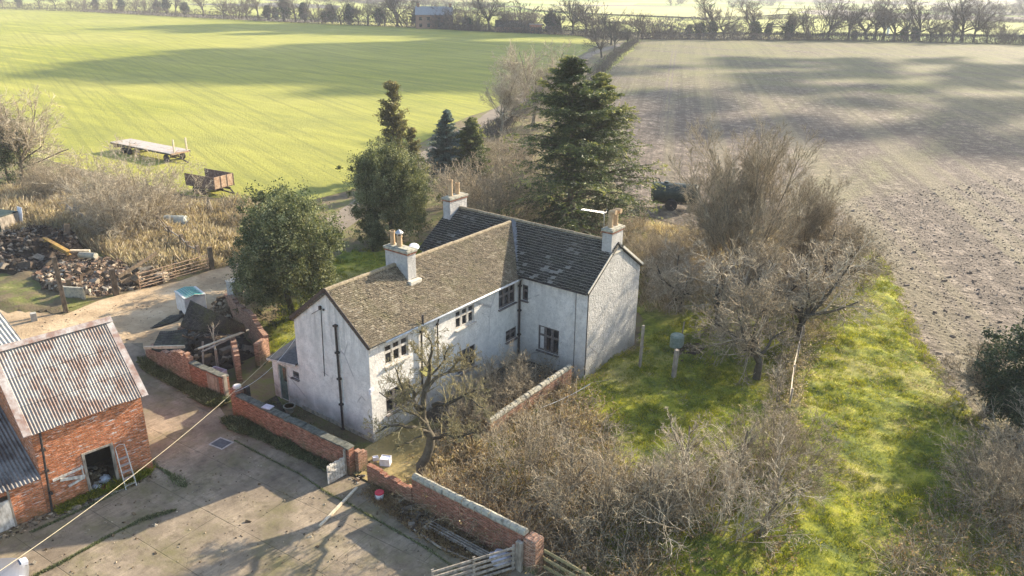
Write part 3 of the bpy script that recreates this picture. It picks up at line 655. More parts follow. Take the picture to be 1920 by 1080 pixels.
def conifer(seed, H, R, nb=150, droop=-0.03, base=0.06, power=0.8, nt_=16, needles=16, nsize=0.09, tilt=0.1, gaps=0.0, spray=0.5, r0=0.2, top=None, apr=0.5):
    r = rs(seed); tr = grow(np.array([[0, 0, -0.1]]), np.array([[0, 0, 1.0]]), np.array([H]), np.array([r0]), np.array([0.015]), 10, 0.012, 0, r)
    t = base+(1-base)*r.uniform(0, 1, nb)**0.85; az = r.uniform(0, 2*pi, nb)
    zi = t*9; i = np.minimum(zi.astype(int), 8); f = (zi-i)[:, None]
    P = tr[0][0][i]*(1-f)+tr[0][0][i+1]*f
    L = R*(1-t)**power*r.uniform(0.62, 1.12, nb)+0.12
    if gaps: L *= np.where(r.uniform(0, 1, nb) < gaps, 0.45, 1.0)
    ti = tilt+0.5*t**2; D = np.stack([np.cos(az), np.sin(az), np.full(nb, 1.0)*ti], 1)
    b = grow(P, D, L, 0.012+0.012*L, np.full(nb, 0.006), 7, 0.05, droop, r)
    P2, D2, L2, R2 = spawn(b[0], b[1], nt_, 0.12, 1.0, 0.6, 1.15, r, 0.34, 0.5, flat=0.82)
    D2[:, 2] -= 0.10; s = grow(P2, D2, L2, np.maximum(R2*0.6, 0.006), np.full(len(P2), 0.003), 4, 0.06, droop*1.5, r)
    lp = []
    for src, cnt in ((s[0], needles), (b[0], needles)):
        B, N, _ = src.shape; tt = r.uniform(0.05, 1.0, (B, cnt))*(N-1); ii = np.minimum(tt.astype(int), N-2); ff = (tt-ii)[..., None]; bb = np.arange(B)[:, None]
        q = src[bb, ii]*(1-ff)+src[bb, ii+1]*ff; dd = nrm(src[bb, ii+1]-src[bb, ii])
        q = q+r.normal(0, nsize*spray, q.shape)*np.array([1, 1, 0.5]); lp.append((q.reshape(-1, 3), dd.reshape(-1, 3), np.repeat(r.uniform(0, 0.75, B), cnt)))
    pos = np.concatenate([x[0] for x in lp]); dd = np.concatenate([x[1] for x in lp]); tone = np.concatenate([x[2] for x in lp])
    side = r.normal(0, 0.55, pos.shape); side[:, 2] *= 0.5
    q_ = np.hypot(pos[:, 0], pos[:, 1])/(R*np.clip(1-pos[:, 2]/H, 0, 1)**power+0.4); tone = tone*0.45+0.6*np.clip(q_, 0, 1.2)**2.2-0.08  # outer needles paler: young growth plus sunlit tips painted into the tone
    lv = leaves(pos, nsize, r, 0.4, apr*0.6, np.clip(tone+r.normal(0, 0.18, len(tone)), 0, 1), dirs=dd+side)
    return tubes([(tr[0], tr[1], 8), (b[0], b[1], 3)], r), lv

PROTO = {}
def proto(key, parts):
    """parts: list of (name, (V,F,R), material)"""
    PROTO[key] = [(nm, npmesh(key+'_'+nm, a[0], a[1], mt, a[2], smooth=(nm == 'trunk'))) for nm, a, mt in parts]

def plant(key, name, label, cat, loc, scale=1.0, rot=0.0, group=None, sz=None):
    t = thing(name, label, cat, loc, rot, group)
    t.scale = (scale, scale, sz if sz else scale)
    for nm, me in PROTO[key]: link(nm, me, t)
    return t

# ================================================================== building helpers
def wall(mb, O, du, W, z1, ops=(), depth=0.14, apex=None, z0=-0.3):
    """vertical wall from O along du (outward normal = du x Z), openings (u0,u1,v0,v1), optional gable apex (u, z)"""
    O = Vector(O); du = Vector(du).normalized(); nn = du.cross(Vector((0, 0, 1)))
    P = lambda u, v, d=0.0: O+du*u+Vector((0, 0, v))-nn*d
    us = sorted({0.0, W, *[o[0] for o in ops], *[o[1] for o in ops]}); vs = sorted({z0, z1, *[o[2] for o in ops], *[o[3] for o in ops]})
    for a, b in zip(us[:-1], us[1:]):
        for c, d in zip(vs[:-1], vs[1:]):
            if any(o[0]-1e-6 <= a and b <= o[1]+1e-6 and o[2]-1e-6 <= c and d <= o[3]+1e-6 for o in ops): continue
            mb.face([P(a, c), P(b, c), P(b, d), P(a, d)])
    for u0, u1, v0, v1 in ops:
        mb.face([P(u0, v0), P(u0, v1), P(u0, v1, depth), P(u0, v0, depth)]); mb.face([P(u1, v1), P(u1, v0), P(u1, v0, depth), P(u1, v1, depth)])
        mb.face([P(u0, v1), P(u1, v1), P(u1, v1, depth), P(u0, v1, depth)]); mb.face([P(u1, v0), P(u0, v0), P(u0, v0, depth), P(u1, v0, depth)])
    if apex: mb.face([P(0, z1), P(W, z1), P(apex[0], apex[1])])

def tiles(A, du, L, up, tw, te, thick, seed, jit=0.006, sag=0.05, lift=0.03):
    """rows of separate tiles on a slope: A eave corner, du along the eave, up = vector eave to ridge"""
    r = rs(seed); A = np.array(A, float); du = nrm(np.array(du, float)); up = np.array(up, float); S = np.linalg.norm(up); uu = up/S
    nn = np.cross(du, uu); nn = nn if nn[2] > 0 else -nn
    rows = int(S/te); te = S/rows; cols = int(L/tw)+1; tw = L/(cols-0.5)
    R, C = np.meshgrid(np.arange(rows), np.arange(cols), indexing='ij'); R = R.ravel(); C = C.ravel()
    u0 = np.clip((C-0.5*(R % 2))*tw, 0, L); u1 = np.clip((C+1-0.5*(R % 2))*tw-tw*0.05, 0, L)
    ok = u1-u0 > tw*0.15; R = R[ok]; u0 = u0[ok]; u1 = u1[ok]; n = len(R)
    v0 = R*te-te*0.06+r.normal(0, jit, n); v1 = (R+1)*te+te*0.25
    um = (u0+u1)/2; sg = -sag*(np.sin(pi*um/L)*0.6+0.8*(vnoise(um, v0, 1.7, seed)-0.5))*np.sin(pi*np.clip(v0/S, 0, 1)*0.8+0.3)
    h0 = lift+thick+np.abs(r.normal(0, jit, n))+sg; h1 = lift*0.25+sg; tl = r.normal(0, jit*0.7, n)
    q = lambda u, v, h: A+u[:, None]*du+v[:, None]*uu+h[:, None]*nn
    V = np.stack([q(u0, v0, h0-tl), q(u1, v0, h0+tl), q(u1, v1, h1+tl*0.5), q(u0, v1, h1-tl*0.5), q(u0, v0, h0-thick-tl), q(u1, v0, h0-thick+tl)], 1)
    b = (np.arange(n)*6)[:, None]
    F = np.concatenate([b+np.array([[0, 1, 2, 3]]), b+np.array([[4, 5, 1, 0]]), b+np.array([[4, 0, 3, 3]])[:, [0, 1, 2, 2]]], 0) if False else np.concatenate([b+np.array([[0, 1, 2, 3]]), b+np.array([[4, 5, 1, 0]])], 0)
    rn = r.uniform(0, 1, n)*0.75+0.25*vnoise(um, v0, 0.8, seed+3); 
    V = V.reshape(-1, 3); RN = np.concatenate([np.minimum(rn, 0.94), np.full(n, 1.0)])
    # deck below
    D = np.array([A, A+du*L, A+du*L+up, A+up]); D = np.concatenate([D-nn*0.0+nn*-sag*1.3, D-nn*(0.09+sag*1.3)]); o = len(V)
    F2 = o+np.array([[0, 1, 2, 3], [4, 7, 6, 5], [0, 4, 5, 1], [1, 5, 6, 2], [2, 6, 7, 3], [3, 7, 4, 0]])
    return np.concatenate([V, D]), np.concatenate([F, F2]), np.concatenate([RN, np.full(6, 0.2)])

def corr(A, du, L, up, pitch=0.15, amp=0.028, seed=1, rows=3, seg=6, lift=0.0):
    """corrugated sheeting: ridges run up the slope"""
    r = rs(seed); A = np.array(A, float); du = nrm(np.array(du, float)); up = np.array(up, float); S = np.linalg.norm(up); uu = up/S
    nn = np.cross(du, uu); nn = nn if nn[2] > 0 else -nn
    nu = int(L/pitch*seg); VV = []; FF = []; RR = []; off = 0
    for k in range(rows):
        v0 = S*k/rows-(0.08 if k else 0); v1 = S*(k+1)/rows; u = np.linspace(0, L, nu+1)
        h = amp*np.sin(2*pi*u/pitch)+lift+k*0.0
        sh = (np.floor(u/0.9)).astype(int); tone = r.uniform(0, 1, sh.max()+2)[sh]
        e0 = h+0.014*(1 if k < 99 else 0)+0.01*(vnoise(u, u*0+k, 1.1, seed)); e1 = h-0.002
        w0 = v0+(r.normal(0, 0.012, sh.max()+2)[sh])
        Va = A+u[:, None]*du+w0[:, None]*uu+e0[:, None]*nn; Vb = A+u[:, None]*du+v1*uu+e1[:, None]*nn
        VV += [Va, Vb]; i = np.arange(nu); n1 = nu+1
        FF.append(off+np.stack([i, i+1, n1+i+1, n1+i], 1)); RR.append(tone[:-1]); off += 2*n1
    return np.concatenate(VV), np.concatenate(FF), np.concatenate(RR)

def part(name, arr, mat, parent, smooth=False):
    return link(name, npmesh(name, arr[0], arr[1], mat, arr[2], smooth), parent)

def window(parent, O, du, W, z0, z1, cols=(1, 1, 1), fm='wood_white', transom=0.38, depth=0.10, sill=True, rows=None, curtain=False):
    """frame > pane, sill; O is the wall origin, u0 in W[0]..W[1]"""
    O = Vector(O); du = Vector(du).normalized(); nn = du.cross(Vector((0, 0, 1))); u0, u1 = W
    P = lambda u, v, d: O+du*u+Vector((0, 0, v))-nn*d
    t = 0.065; f = MB(); d = depth-0.02
    f.obox(P((u0+u1)/2, z1-t/2, d), (u1-u0, 0.07, t), du); f.obox(P((u0+u1)/2, z0+t/2, d), (u1-u0, 0.07, t), du)
    for u in (u0+t/2, u1-t/2): f.obox(P(u, (z0+z1)/2, d), (t, 0.066, z1-z0-2*t), du)
    tot = sum(cols); x = u0
    edges = [u0]
    for c in cols: x += (u1-u0)*c/tot; edges.append(x)
    for e in edges[1:-1]: f.obox(P(e, (z0+z1)/2, d), (0.075, 0.074, z1-z0-2*t), du)
    vz = z0+(z1-z0)*(1-transom)
    for a, b in zip(edges[:-1], edges[1:]):
        f.obox(P((a+b)/2, vz, d), (b-a-0.075, 0.060, 0.055), du)
        for q0, q1 in ((z0+t, vz-0.03), (vz+0.03, z1-t)):
            for u in (a+0.062, b-0.062): f.obox(P(u, (q0+q1)/2, d-0.008), (0.035, 0.05, q1-q0), du)
            for v in (q0+0.014, q1-0.014): f.obox(P((a+b)/2, v, d-0.008), (b-a-0.16, 0.048, 0.028), du)
    fo = f.build('window', M[fm], parent)
    g = MB(); dd = depth+0.012
    for a, b in zip(edges[:-1], edges[1:]):
        g.face([P(a+0.03, z0+0.03, dd), P(b-0.03, z0+0.03, dd), P(b-0.03, z1-0.03, dd), P(a+0.03, z1-0.03, dd)])
    g.build('pane', M['glass'], fo)
    if curtain:
        c = MB(); a, b = edges[0]+0.07, edges[1]-0.05
        c.obox(P((a+b)/2, (z0+z1)/2, dd-0.012), (b-a-0.03, 0.01, z1-z0-0.15), du); c.build('blind', M['cream'], fo)
    if sill:
        s = MB(); s.obox(P((u0+u1)/2, z0-0.03, -0.035), (u1-u0+0.12, 0.20, 0.055), du); s.build('sill', M[fm], fo)
    return fo

def gutter(parent, p, q, mat, r=0.055):
    mb = MB(); mb.tube([p, q], r, 8); o = mb.build('gutter', mat, parent, smooth=True); return o

def stack(parent, x0, x1, y0, y1, zb, zt, pots, mat='chimney'):
    b = MB(); b.box((x0, y0, zb), (x1, y1, zt-0.22)); s = b.build('chimney_stack', M[mat], parent, bevel=0.015)
    k = MB(); k.box((x0-0.045, y0-0.045, zt-0.218), (x1+0.045, y1+0.045, zt-0.13)); k.build('brick_band', M['brick'], s)
    k = MB(); k.box((x0-0.075, y0-0.075, zt-0.128), (x1+0.075, y1+0.075, zt)); k.box((x0+0.03, y0+0.03, zt+0.001), (x1-0.03, y1-0.03, zt+0.05)); k.build('cap', M['stone'], s, bevel=0.02)
    k = MB(); k.box((x0-0.05, y0-0.05, zb+0.1), (x1+0.05, y1+0.05, zb+0.28))
    for px, py, h, rr, kind in pots:
        c = MB(); z = zt+0.03
        c.lathe((px, py, z), [(0, rr*1.15), (0.10, rr*1.1), (0.12, rr), (h-0.10, rr*0.92), (h-0.09, rr*1.12), (h, rr*1.12), (h, rr*0.78), (h-0.12, rr*0.75)], 14)
        p = c.build('chimney_pot', M['pot'], s, smooth=False)
        if kind == 'cowl':
            c = MB(); c.lathe((px, py, z+h+0.10), [(0, rr*1.5), (0.04, rr*1.45), (0.10, rr*0.9), (0.18, 0.03)], 12)
            for a in range(4): c.bar((px+rr*0.9*cos(a*pi/2), py+rr*0.9*sin(a*pi/2), z+h-0.02), (px+rr*0.9*cos(a*pi/2), py+rr*0.9*sin(a*pi/2), z+h+0.12), 0.03, 0.03)
            c.build('cowl', M['zinc'], p)
        if kind == 'hood':
            c = MB(); e = z+h
            c.tube([(px-0.06, py, e-0.04), (px, py, e+0.06), (px+0.10, py, e+0.10), (px+0.30, py, e+0.10), (px+0.305, py, e+0.10), (px+0.15, py, e+0.10)], [rr*0.9, rr, rr*0.95, rr*1.0, rr*0.7, rr*0.6], 12)
            c.build('cowl', M['pot'], p)
    return s

# ================================================================== farmhouse
W_, L_, EZ, RZ = 5.15, 11.38, 5.0, 7.0
DX0, DX1, DY0, DY1, DE, DR = -7.3, 4.44, 11.38, 17.06, 5.16, 7.08
H = thing('farmhouse', 'white roughcast farmhouse with a tiled front wing and a dark slated rear wing', 'farmhouse')
mb = MB()
opsA = [(0.97, 2.52, 3.58, 4.63), (5.93, 7.42, 3.65, 4.68), (9.5, 10.98, 3.6, 4.72), (0.90, 2.55, 1.05, 2.28), (6.03, 7.48, 1.05, 2.34), (10.16, 11.16, 1.38, 2.08)]
wall(mb, (0, 0, 0), (0, 1, 0), L_, EZ, opsA)
wall(mb, (-W_, 0, 0), (1, 0, 0), W_, EZ, apex=(W_/2, RZ))
wall(mb, (-W_, L_, 0), (0, -1, 0), L_, EZ)
fw = mb.build('wall', M['stucco'], H); fw['label'] = 'white roughcast walls of the front wing'
mb = MB()
wall(mb, (DX0, DY0, 0), (1, 0, 0), DX1-DX0, DE, [(7.3+0.2, 7.3+0.6, 3.65, 4.58), (7.3+1.35, 7.3+2.73, 0.94, 2.45)])
wall(mb, (DX1, DY1, 0), (-1, 0, 0), DX1-DX0, DE)
wall(mb, (DX0, DY1, 0), (0, -1, 0), DY1-DY0, DE, apex=((DY1-DY0)/2, DR))
mb.build('wall', M['stucco'], H)
mb = MB(); wall(mb, (DX1, DY0, 0), (0, 1, 0), DY1-DY0, DE, apex=((DY1-DY0)/2, DR))
g = mb.build('wall', M['stucco_rough'], H); g['label'] = 'coarse pebbly gable wall of the rear wing'
# roofs
ov = 0.16
def roofpair(ax, c0, c1, half, ez, rz, mat, tw, te, seed, nm):
    slope = (rz-ez)/half; ob = ov; vo = 0.10; out = []
    for sgn in (1, -1):
        if ax == 'y': A = (c0+sgn*(half+ob), c1[0]-vo, ez-slope*ob); du = (0, 1, 0); L = c1[1]-c1[0]+2*vo; up = (-sgn*(half+ob), 0, slope*(half+ob))
        else: A = (c1[0]-vo, c0+sgn*(half+ob), ez-slope*ob); du = (1, 0, 0); L = c1[1]-c1[0]+2*vo; up = (0, -sgn*(half+ob), slope*(half+ob))
        A = (A[0], A[1], A[2]+0.07); out.append(tiles(A, du, L, up, tw, te, 0.020 if ax == 'y' else 0.026, seed+sgn, 0.012, 0.05))
    return part('roof', join(out), mat, H)
rf = roofpair('y', -W_/2, (0.0, L_+2.55), W_/2, EZ, RZ, M['tile'], 0.17, 0.105, 11, 'roof'); rf['label'] = 'lichen flecked brown tile roof of the front wing'
rd = roofpair('x', (DY0+DY1)/2, (DX0, DX1), (DY1-DY0)/2, DE, DR, M['slate'], 0.30, 0.17, 21, 'roof'); rd['label'] = 'dark slate roof of the rear wing'
def ridge(parent, p, q, mat, r_=0.11, seg=0.42):
    p = np.array(p); q = np.array(q); L = np.linalg.norm(q-p); n = int(L/seg); mb = MB(); r = rs(5)
    for i in range(n):
        a = p+(q-p)*i/n; b = p+(q-p)*(i+0.97)/n; dz = r.normal(0, 0.006)
        mb.tube([a+[0, 0, dz], b+[0, 0, dz+0.004]], r_, 9, r=r.uniform(0, 1))
    mb.build('ridge_tiles', mat, parent)
ridge(rf, (-W_/2, -0.1, RZ+0.05), (-W_/2, L_+2.5, RZ+0.05), M['ridge'])
ridge(rd, (DX0-0.1, 14.22, DR+0.05), (DX1-0.55, 14.22, DR+0.05), M['ridge'])
# lead valleys, verges, fascia
v = MB(); p = np.array([0.05, L_+0.0, EZ+0.16]); q = np.array([-W_/2+0.05, L_+2.84*(RZ-DE)/(DR-DE)+0.05, RZ+0.17]); v.bar(p, q, 0.26, 0.03, (0.4, -0.5, 1)); v.build('valley_flashing', M['lead'], rd)
v = MB()
v.bar((0.15, -0.105, EZ-0.04), (-W_/2, -0.105, RZ+0.10), 0.03, 0.16, (0.6, 0, 1)); v.bar((-W_/2, -0.105, RZ+0.10), (-W_-0.15, -0.105, EZ-0.04), 0.03, 0.16, (-0.6, 0, 1)); v.build('verge_board', M['iron'], rf)
v = MB(); v.bar((DX1+0.09, DY0-0.15, DE-0.02), (DX1+0.09, 13.5, DE+(13.5-DY0)*0.676+0.08), 0.03, 0.13, (0, -0.6, 1)); v.bar((DX1+0.09, DY1+0.18, DE-0.04), (DX1+0.09, 14.72, DE+(DY1-14.72)*0.676+0.08), 0.04, 0.12, (0, 0.6, 1)); v.build('verge_board', M['mortar'], rd)
gutter(H, (0.20, 0.9, EZ-0.10), (0.20, L_-0.1, EZ-0.10), M['gutter'])
gutter(H, (0.2, DY0-0.20, DE-0.10), (DX1, DY0-0.20, DE-0.10), M['iron'], 0.045)
gutter(H, (DX0, DY0-0.20, DE-0.10), (-W_-0.2, DY0-0.20, DE-0.10), M['iron'], 0.045)
v = MB(); v.box((0.012, 0.02, EZ-0.21), (0.10, L_-0.2, EZ-0.02)); v.build('soffit_board', M['wood_white'], H)
# windows
wl = ['upper', 'upper', 'upper', 'lower', 'lower', 'small']
for i, o_ in enumerate(opsA):
    dark = i in (2, 3, 4, 5)
    window(H, (0, 0, 0), (0, 1, 0), (o_[0], o_[1]), o_[2], o_[3], (1, 1, 1) if i != 5 else (1, 1), 'wood_dark' if dark else 'wood_white', curtain=(i == 4))
window(H, (DX0, DY0, 0), (1, 0, 0), (7.5, 7.9), 3.65, 4.58, (1,), 'wood_dark')
window(H, (DX0, DY0, 0), (1, 0, 0), (8.65, 10.03), 0.94, 2.45, (1, 1.05, 1.05), 'wood_dark', curtain=True)
# pipes
def pipe(name, pts, r_, mat, parent, brk=True):
    mb = MB(); mb.tube(pts, r_, 8)
    if brk:
        a = Vector(pts[-2]); b = Vector(pts[-1]); n = max(2, int((b-a).length/1.2))
        for i in range(n+1):
            c = a+(b-a)*i/n; mb.obox(c, (r_*3.2, r_*3.2, 0.09))
    return mb.build(name, mat, parent)
pipe('downpipe', [(-2.03, -0.09, 5.45), (-2.03, -0.09, 0.0)], 0.055, M['iron'], H)
pipe('downpipe', [(0.2, 3.35, EZ+0.42), (0.2, 3.35, EZ-0.1), (0.08, 3.35, EZ-0.5), (0.08, 3.3, 1.6)], 0.05, M['iron'], H)
pipe('downpipe', [(0.2, 4.5, EZ-0.1), (0.07, 4.5, EZ-0.5), (0.07, 4.5, 2.6)], 0.035, M['iron'], H)
pipe('downpipe', [(0.26, L_-0.24, EZ-0.1), (0.12, L_-0.12, EZ-0.5), (0.10, L_-0.10, 0.05)], 0.055, M['iron'], H)
pipe('downpipe', [(3.72, L_-0.02, DE-0.1), (3.76, L_-0.02, 0.1)], 0.014, M['iron'], H, False)
pipe('cable', [(-3.03, -0.02, 6.05), (-3.1, -0.025, 4.2), (-3.17, -0.02, 2.47)], 0.016, M['iron'], H, False)
pipe('cable', [(DX1+0.015, DY0+0.03, DE-0.1), (DX1+0.02, DY0+0.03, 0.3)], 0.03, M['iron'], H, False)
pipe('cable', [(-3.03, -0.03, 6.0), (-3.35, -0.04, 5.8), (-3.75, -0.03, 5.55)], 0.012, M['iron'], H, False)
for q_ in (((-3.09, -0.12, 5.98), (-2.99, -0.005, 6.16)), ((-2.86, -0.08, 5.98), (-2.79, -0.005, 6.06))):
    v = MB(); v.box(*q_); v.build('insulator', M['iron'], H)
v = MB(); v.box((-0.02, -0.10, 2.72), (0.10, 0.10, 2.86)); v.box((0.0, -0.12, 2.58), (0.09, -0.01, 2.70)); v.build('floodlight', M['plastic_white'], H)
# plinth of damp render at the gable foot
v = MB(); v.box((-5.1, -0.035, -0.2), (0.03, -0.003, 0.22)); v.box((0.003, 0.0, -0.2), (0.035, L_-0.02, 0.14)); v.build('plinth', M['stone'], H, bevel=0.01)
# little door hood on the long wall, mossy
v = MB(); v.bar((0.0, 3.55, 2.50), (0.42, 3.55, 2.28), 0.75, 0.05, (0, 0, 1)); v.build('porch_hood', simple('moss_hood', (0.10, 0.10, 0.03), (0.26, 0.24, 0.07), 6, 0.9, 0.4), H)
v = MB(); v.box((0.004, 3.2, 0.15), (0.045, 3.95, 2.15)); v.build('door', M['wood_white'], H)
# chimneys
stack(H, -3.22, -1.70, 4.39, 4.98, 6.1, 7.92, [(-2.95, 4.68, 0.72, 0.125, ''), (-2.48, 4.68, 0.58, 0.14, 'cowl')])
v = MB(); v.box((-1.72, 4.30, 6.17), (-1.45, 5.12, 6.40)); v.build('mortar_flaunching', M['mortar'], H, bevel=0.04)
s = stack(H, 3.86, 4.45, 13.53, 14.73, 6.2, 8.0, [(4.14, 13.85, 0.78, 0.135, 'hood'), (4.14, 14.38, 0.74, 0.135, 'hood')])
v = MB(); v.box((4.37, 13.47, 6.58), (4.50, 14.79, 6.72)); v.build('mortar_band', M['mortar'], s)
stack(H, -7.28, -6.72, 13.3, 14.9, 6.2, 7.88, [(-7.02, 13.72, 1.02, 0.135, ''), (-7.0, 14.35, 0.72, 0.13, '')])
a = MB(); a.tube([(3.62, 14.1, 6.9), (3.58, 14.1, 8.75)], 0.02, 6)
a.tube([(3.7, 14.1, 8.70), (2.15, 13.9, 8.62)], 0.012, 5)
for i in range(15):
    x = 3.6-i*0.10; h = 0.20-0.006*i; a.tube([(x, 14.09-h, 8.695-i*0.004), (x, 14.09+h, 8.695-i*0.004)], 0.007, 4)
a.tube([(3.64, 13.9, 8.55), (3.64, 14.3, 8.85)], 0.01, 4); a.build('tv_aerial', M['zinc'], H)
a = MB(); a.lathe((-2.05, 5.25, 7.88), [(0, 0.26), (0.03, 0.20), (0.05, 0.03)], 14, (0.4, -0.3, 1)); a.tube([(-2.0, 4.95, 7.7), (-2.05, 5.2, 7.9)], 0.02, 5); a.build('satellite_dish', M['plastic_white'], H)
# lean-to on the left of the gable
lt = MB(); wall(lt, (-7.3, 0.02, 0), (1, 0, 0), 2.15, 2.10, [(0.52, 1.18, 0.02, 2.02), (1.62, 2.12, 1.60, 1.98)], 0.10)
lt.face([(-7.3, 0.02, 2.1), (-5.15, 0.02, 2.1), (-5.15, 0.02, 2.42)])
lt.face([(-7.3, 3.2, -0.3), (-7.3, 0.02, -0.3), (-7.3, 0.02, 2.1), (-7.3, 3.2, 2.6)]); lt.face([(-5.15, 3.2, -0.3), (-7.3, 3.2, -0.3), (-7.3, 3.2, 2.6), (-5.15, 3.2, 3.3)])
lo_ = lt.build('lean_to', M['stucco'], H)
r_ = MB(); q = [(-7.48, -0.12, 2.10), (-5.16, -0.12, 2.44), (-5.16, 3.3, 3.6), (-7.48, 3.3, 2.9)]
r_.face(q); r_.face([(x, y, z+0.07) for x, y, z in q][::-1])
for i in range(4):
    a_, b_ = q[i], q[(i+1) % 4]; r_.face([a_, b_, (b_[0], b_[1], b_[2]+0.07), (a_[0], a_[1], a_[2]+0.07)])
r_.build('roof', M['felt'], lo_)
r_ = MB(); r_.bar((-7.5, -0.145, 2.10), (-5.2, -0.145, 2.43), 0.03, 0.10); r_.build('fascia', M['wood_white'], lo_)
d = MB(); d.box((-6.76, 0.06, 0.0), (-6.14, 0.10, 2.0))
for x in (-6.6, -6.45, -6.3): d.box((x-0.005, 0.052, 0.05), (x+0.005, 0.06, 1.95))
dd_ = d.build('door', M['green_door'], lo_); d = MB(); d.box((-6.52, 0.045, 1.1), (-6.2, 0.058, 1.85)); d.build('pane', M['glass'], dd_)
d = MB(); d.box((-6.86, -0.02, 0.0), (-6.76, 0.05, 2.08)); d.box((-6.16, -0.015, 0.0), (-6.10, 0.05, 2.08)); d.box((-6.76, -0.018, 2.0), (-6.16, 0.05, 2.08)); d.build('door_frame', M['wood_white'], lo_)
window(lo_, (-7.3, 0.02, 0), (1, 0, 0), (1.62, 2.12), 1.60, 1.98, (1,), 'wood_dark', 0.05, depth=0.08)

# ================================================================== brick barn
TH = radians(7.1); BC = (-5.95, -7.5)
bd = np.array([-sin(TH), -cos(TH)]); bn = np.array([cos(TH), -sin(TH)])       # along the front to the left; outward normal
B = thing('brick_barn', 'tall red brick barn with a rust streaked corrugated roof, beside the yard', 'barn', (BC[0], BC[1], 0), -TH)
# local frame: +x outward (towards the yard), -y along the front
BL, BE, BH, BP = 4.22, 3.78, 2.76, 6.28
mb = MB(); wall(mb, (0, -BL, 0), (0, 1, 0), BL, BE, [(BL-2.66, BL-1.42, 0.02, 2.02)], 0.22)
wall(mb, (0, 0, 0), (-1, 0, 0), 2*BH, BE, apex=(BH, BP)); wall(mb, (-2*BH, 0, 0), (0, -1, 0), BL, BE); wall(mb, (-2*BH, -BL, 0), (1, 0, 0), 2*BH, BE, apex=(BH, BP))
mb.build('wall', M['brick_barn'], B)
sl = (BP-BE)/BH
q1 = corr((0.14, -BL-0.02, BE-0.14*sl+0.06), (0, 1, 0), BL+0.04, (-(BH+0.14), 0, (BH+0.14)*sl), 0.115, 0.020, 3)
q2 = corr((-2*BH-0.14, -BL-0.02, BE-0.14*sl+0.06), (0, 1, 0), BL+0.04, ((BH+0.14), 0, (BH+0.14)*sl), 0.115, 0.020, 4)
br = part('roof', join([q1, q2]), M['corr'], B)
for y0, y1 in ((0.0, 0.27), (-BL-0.27, -BL)):
    f = MB(); ym = (y0+y1)/2; wd = y1-y0
    f.bar((0.16, ym, BE-0.16*sl+0.09), (-BH-0.02, ym, BP+0.10), wd, 0.03, (sl, 0, 1)); f.bar((-BH+0.02, ym, BP+0.098), (-2*BH-0.15, ym, BE-0.15*sl+0.09), wd, 0.03, (-sl, 0, 1))
    f.build('verge_flashing', M['flash'], br)
f = MB(); f.bar((-BH+0.10, -BL-0.27, BP+0.085), (-BH+0.10, 0.27, BP+0.085), 0.26, 0.03, (sl, 0, 1)); f.bar((-BH-0.10, -BL-0.27, BP+0.08), (-BH-0.10, 0.27, BP+0.08), 0.22, 0.03, (-sl, 0, 1)); f.build('ridge_flashing', M['flash'], br)
f = MB()
for yy in (-2.60, -1.475): f.box((-0.10, yy-0.055, 0.0), (0.03, yy+0.055, 2.07))
f.box((-0.10, -2.55, 1.985), (0.028, -1.53, 2.07)); f.build('door_frame', M['wood_grey'], B)
f = MB()   # broken gate leaf folded back against the wall
f.bar((0.05, -2.68, 1.50), (0.06, -3.85, 1.40), 0.04, 0.10); f.bar((0.09, -2.70, 1.08), (0.09, -3.60, 1.33), 0.04, 0.13); f.bar((0.05, -2.72, 1.02), (0.05, -3.35, 0.88), 0.04, 0.10); f.bar((0.05, -2.74, 0.95), (0.05, -2.74, 1.6), 0.09, 0.04)
f.build('gate_leaf', M['wood_white'], B)
f = MB(); f.tube([(0.07, -BL+0.32, BE-0.1), (0.07, -BL+0.22, 2.0), (0.07, -BL+0.10, 0.02)], 0.045, 8)
for z in (0.9, 1.95, 2.9): f.obox((0.07, -BL+0.15+z*0.05, z), (0.15, 0.14, 0.09))
f.build('downpipe', M['iron'], B)
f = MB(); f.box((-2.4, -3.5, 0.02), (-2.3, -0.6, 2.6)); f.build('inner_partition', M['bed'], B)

# low barn range joined to its left
LB = thing('low_brick_barn', 'low brick shed under dark corrugated sheets joined to the left of the tall barn', 'shed', (BC[0]+bd[0]*BL, BC[1]+bd[1]*BL, 0), -TH)
mb = MB(); wall(mb, (0.0, -7.0, 0), (0, 1, 0), 6.98, 1.72, [(4.72, 5.78, 0.02, 1.5)], 0.15); wall(mb, (-5.4, -7.0, 0), (1, 0, 0), 5.4, 1.72)
mb.build('wall', M['brick_barn'], LB)
part('roof', corr((0.22, -7.2, 1.78), (0, 1, 0), 7.17, (-5.4, 0, 2.0), 0.14, 0.028, 9, 3), M['corr_dark'], LB)
f = MB(); f.box((-0.02, -2.28, 0.05), (0.035, -1.22, 1.30)); dr = f.build('door', M['wood_white'], LB)
for yy in (-1.22, -2.36):
    f = MB(); f.box((-0.05, yy, 0.0), (0.03, yy+0.08, 1.70)); f.build('door_post', M['wood_grey'], LB)
# pale roofed shed behind
PS = thing('pale_roofed_shed', 'shed with a pale weathered sheet roof behind the corrugated brick barn', 'shed', (-14.6, -9.4, 0), -TH)
mb = MB(); mb.box((-6, -5.5, -0.1), (-0.3, 1.0, 3.3)); mb.build('wall', M['brick_old'], PS)
part('roof', corr((0.0, -6, 3.45), (0, 1, 0), 7.2, (-6.2, 0, 1.1), 0.18, 0.03, 14, 2), M['corr_pale'], PS)

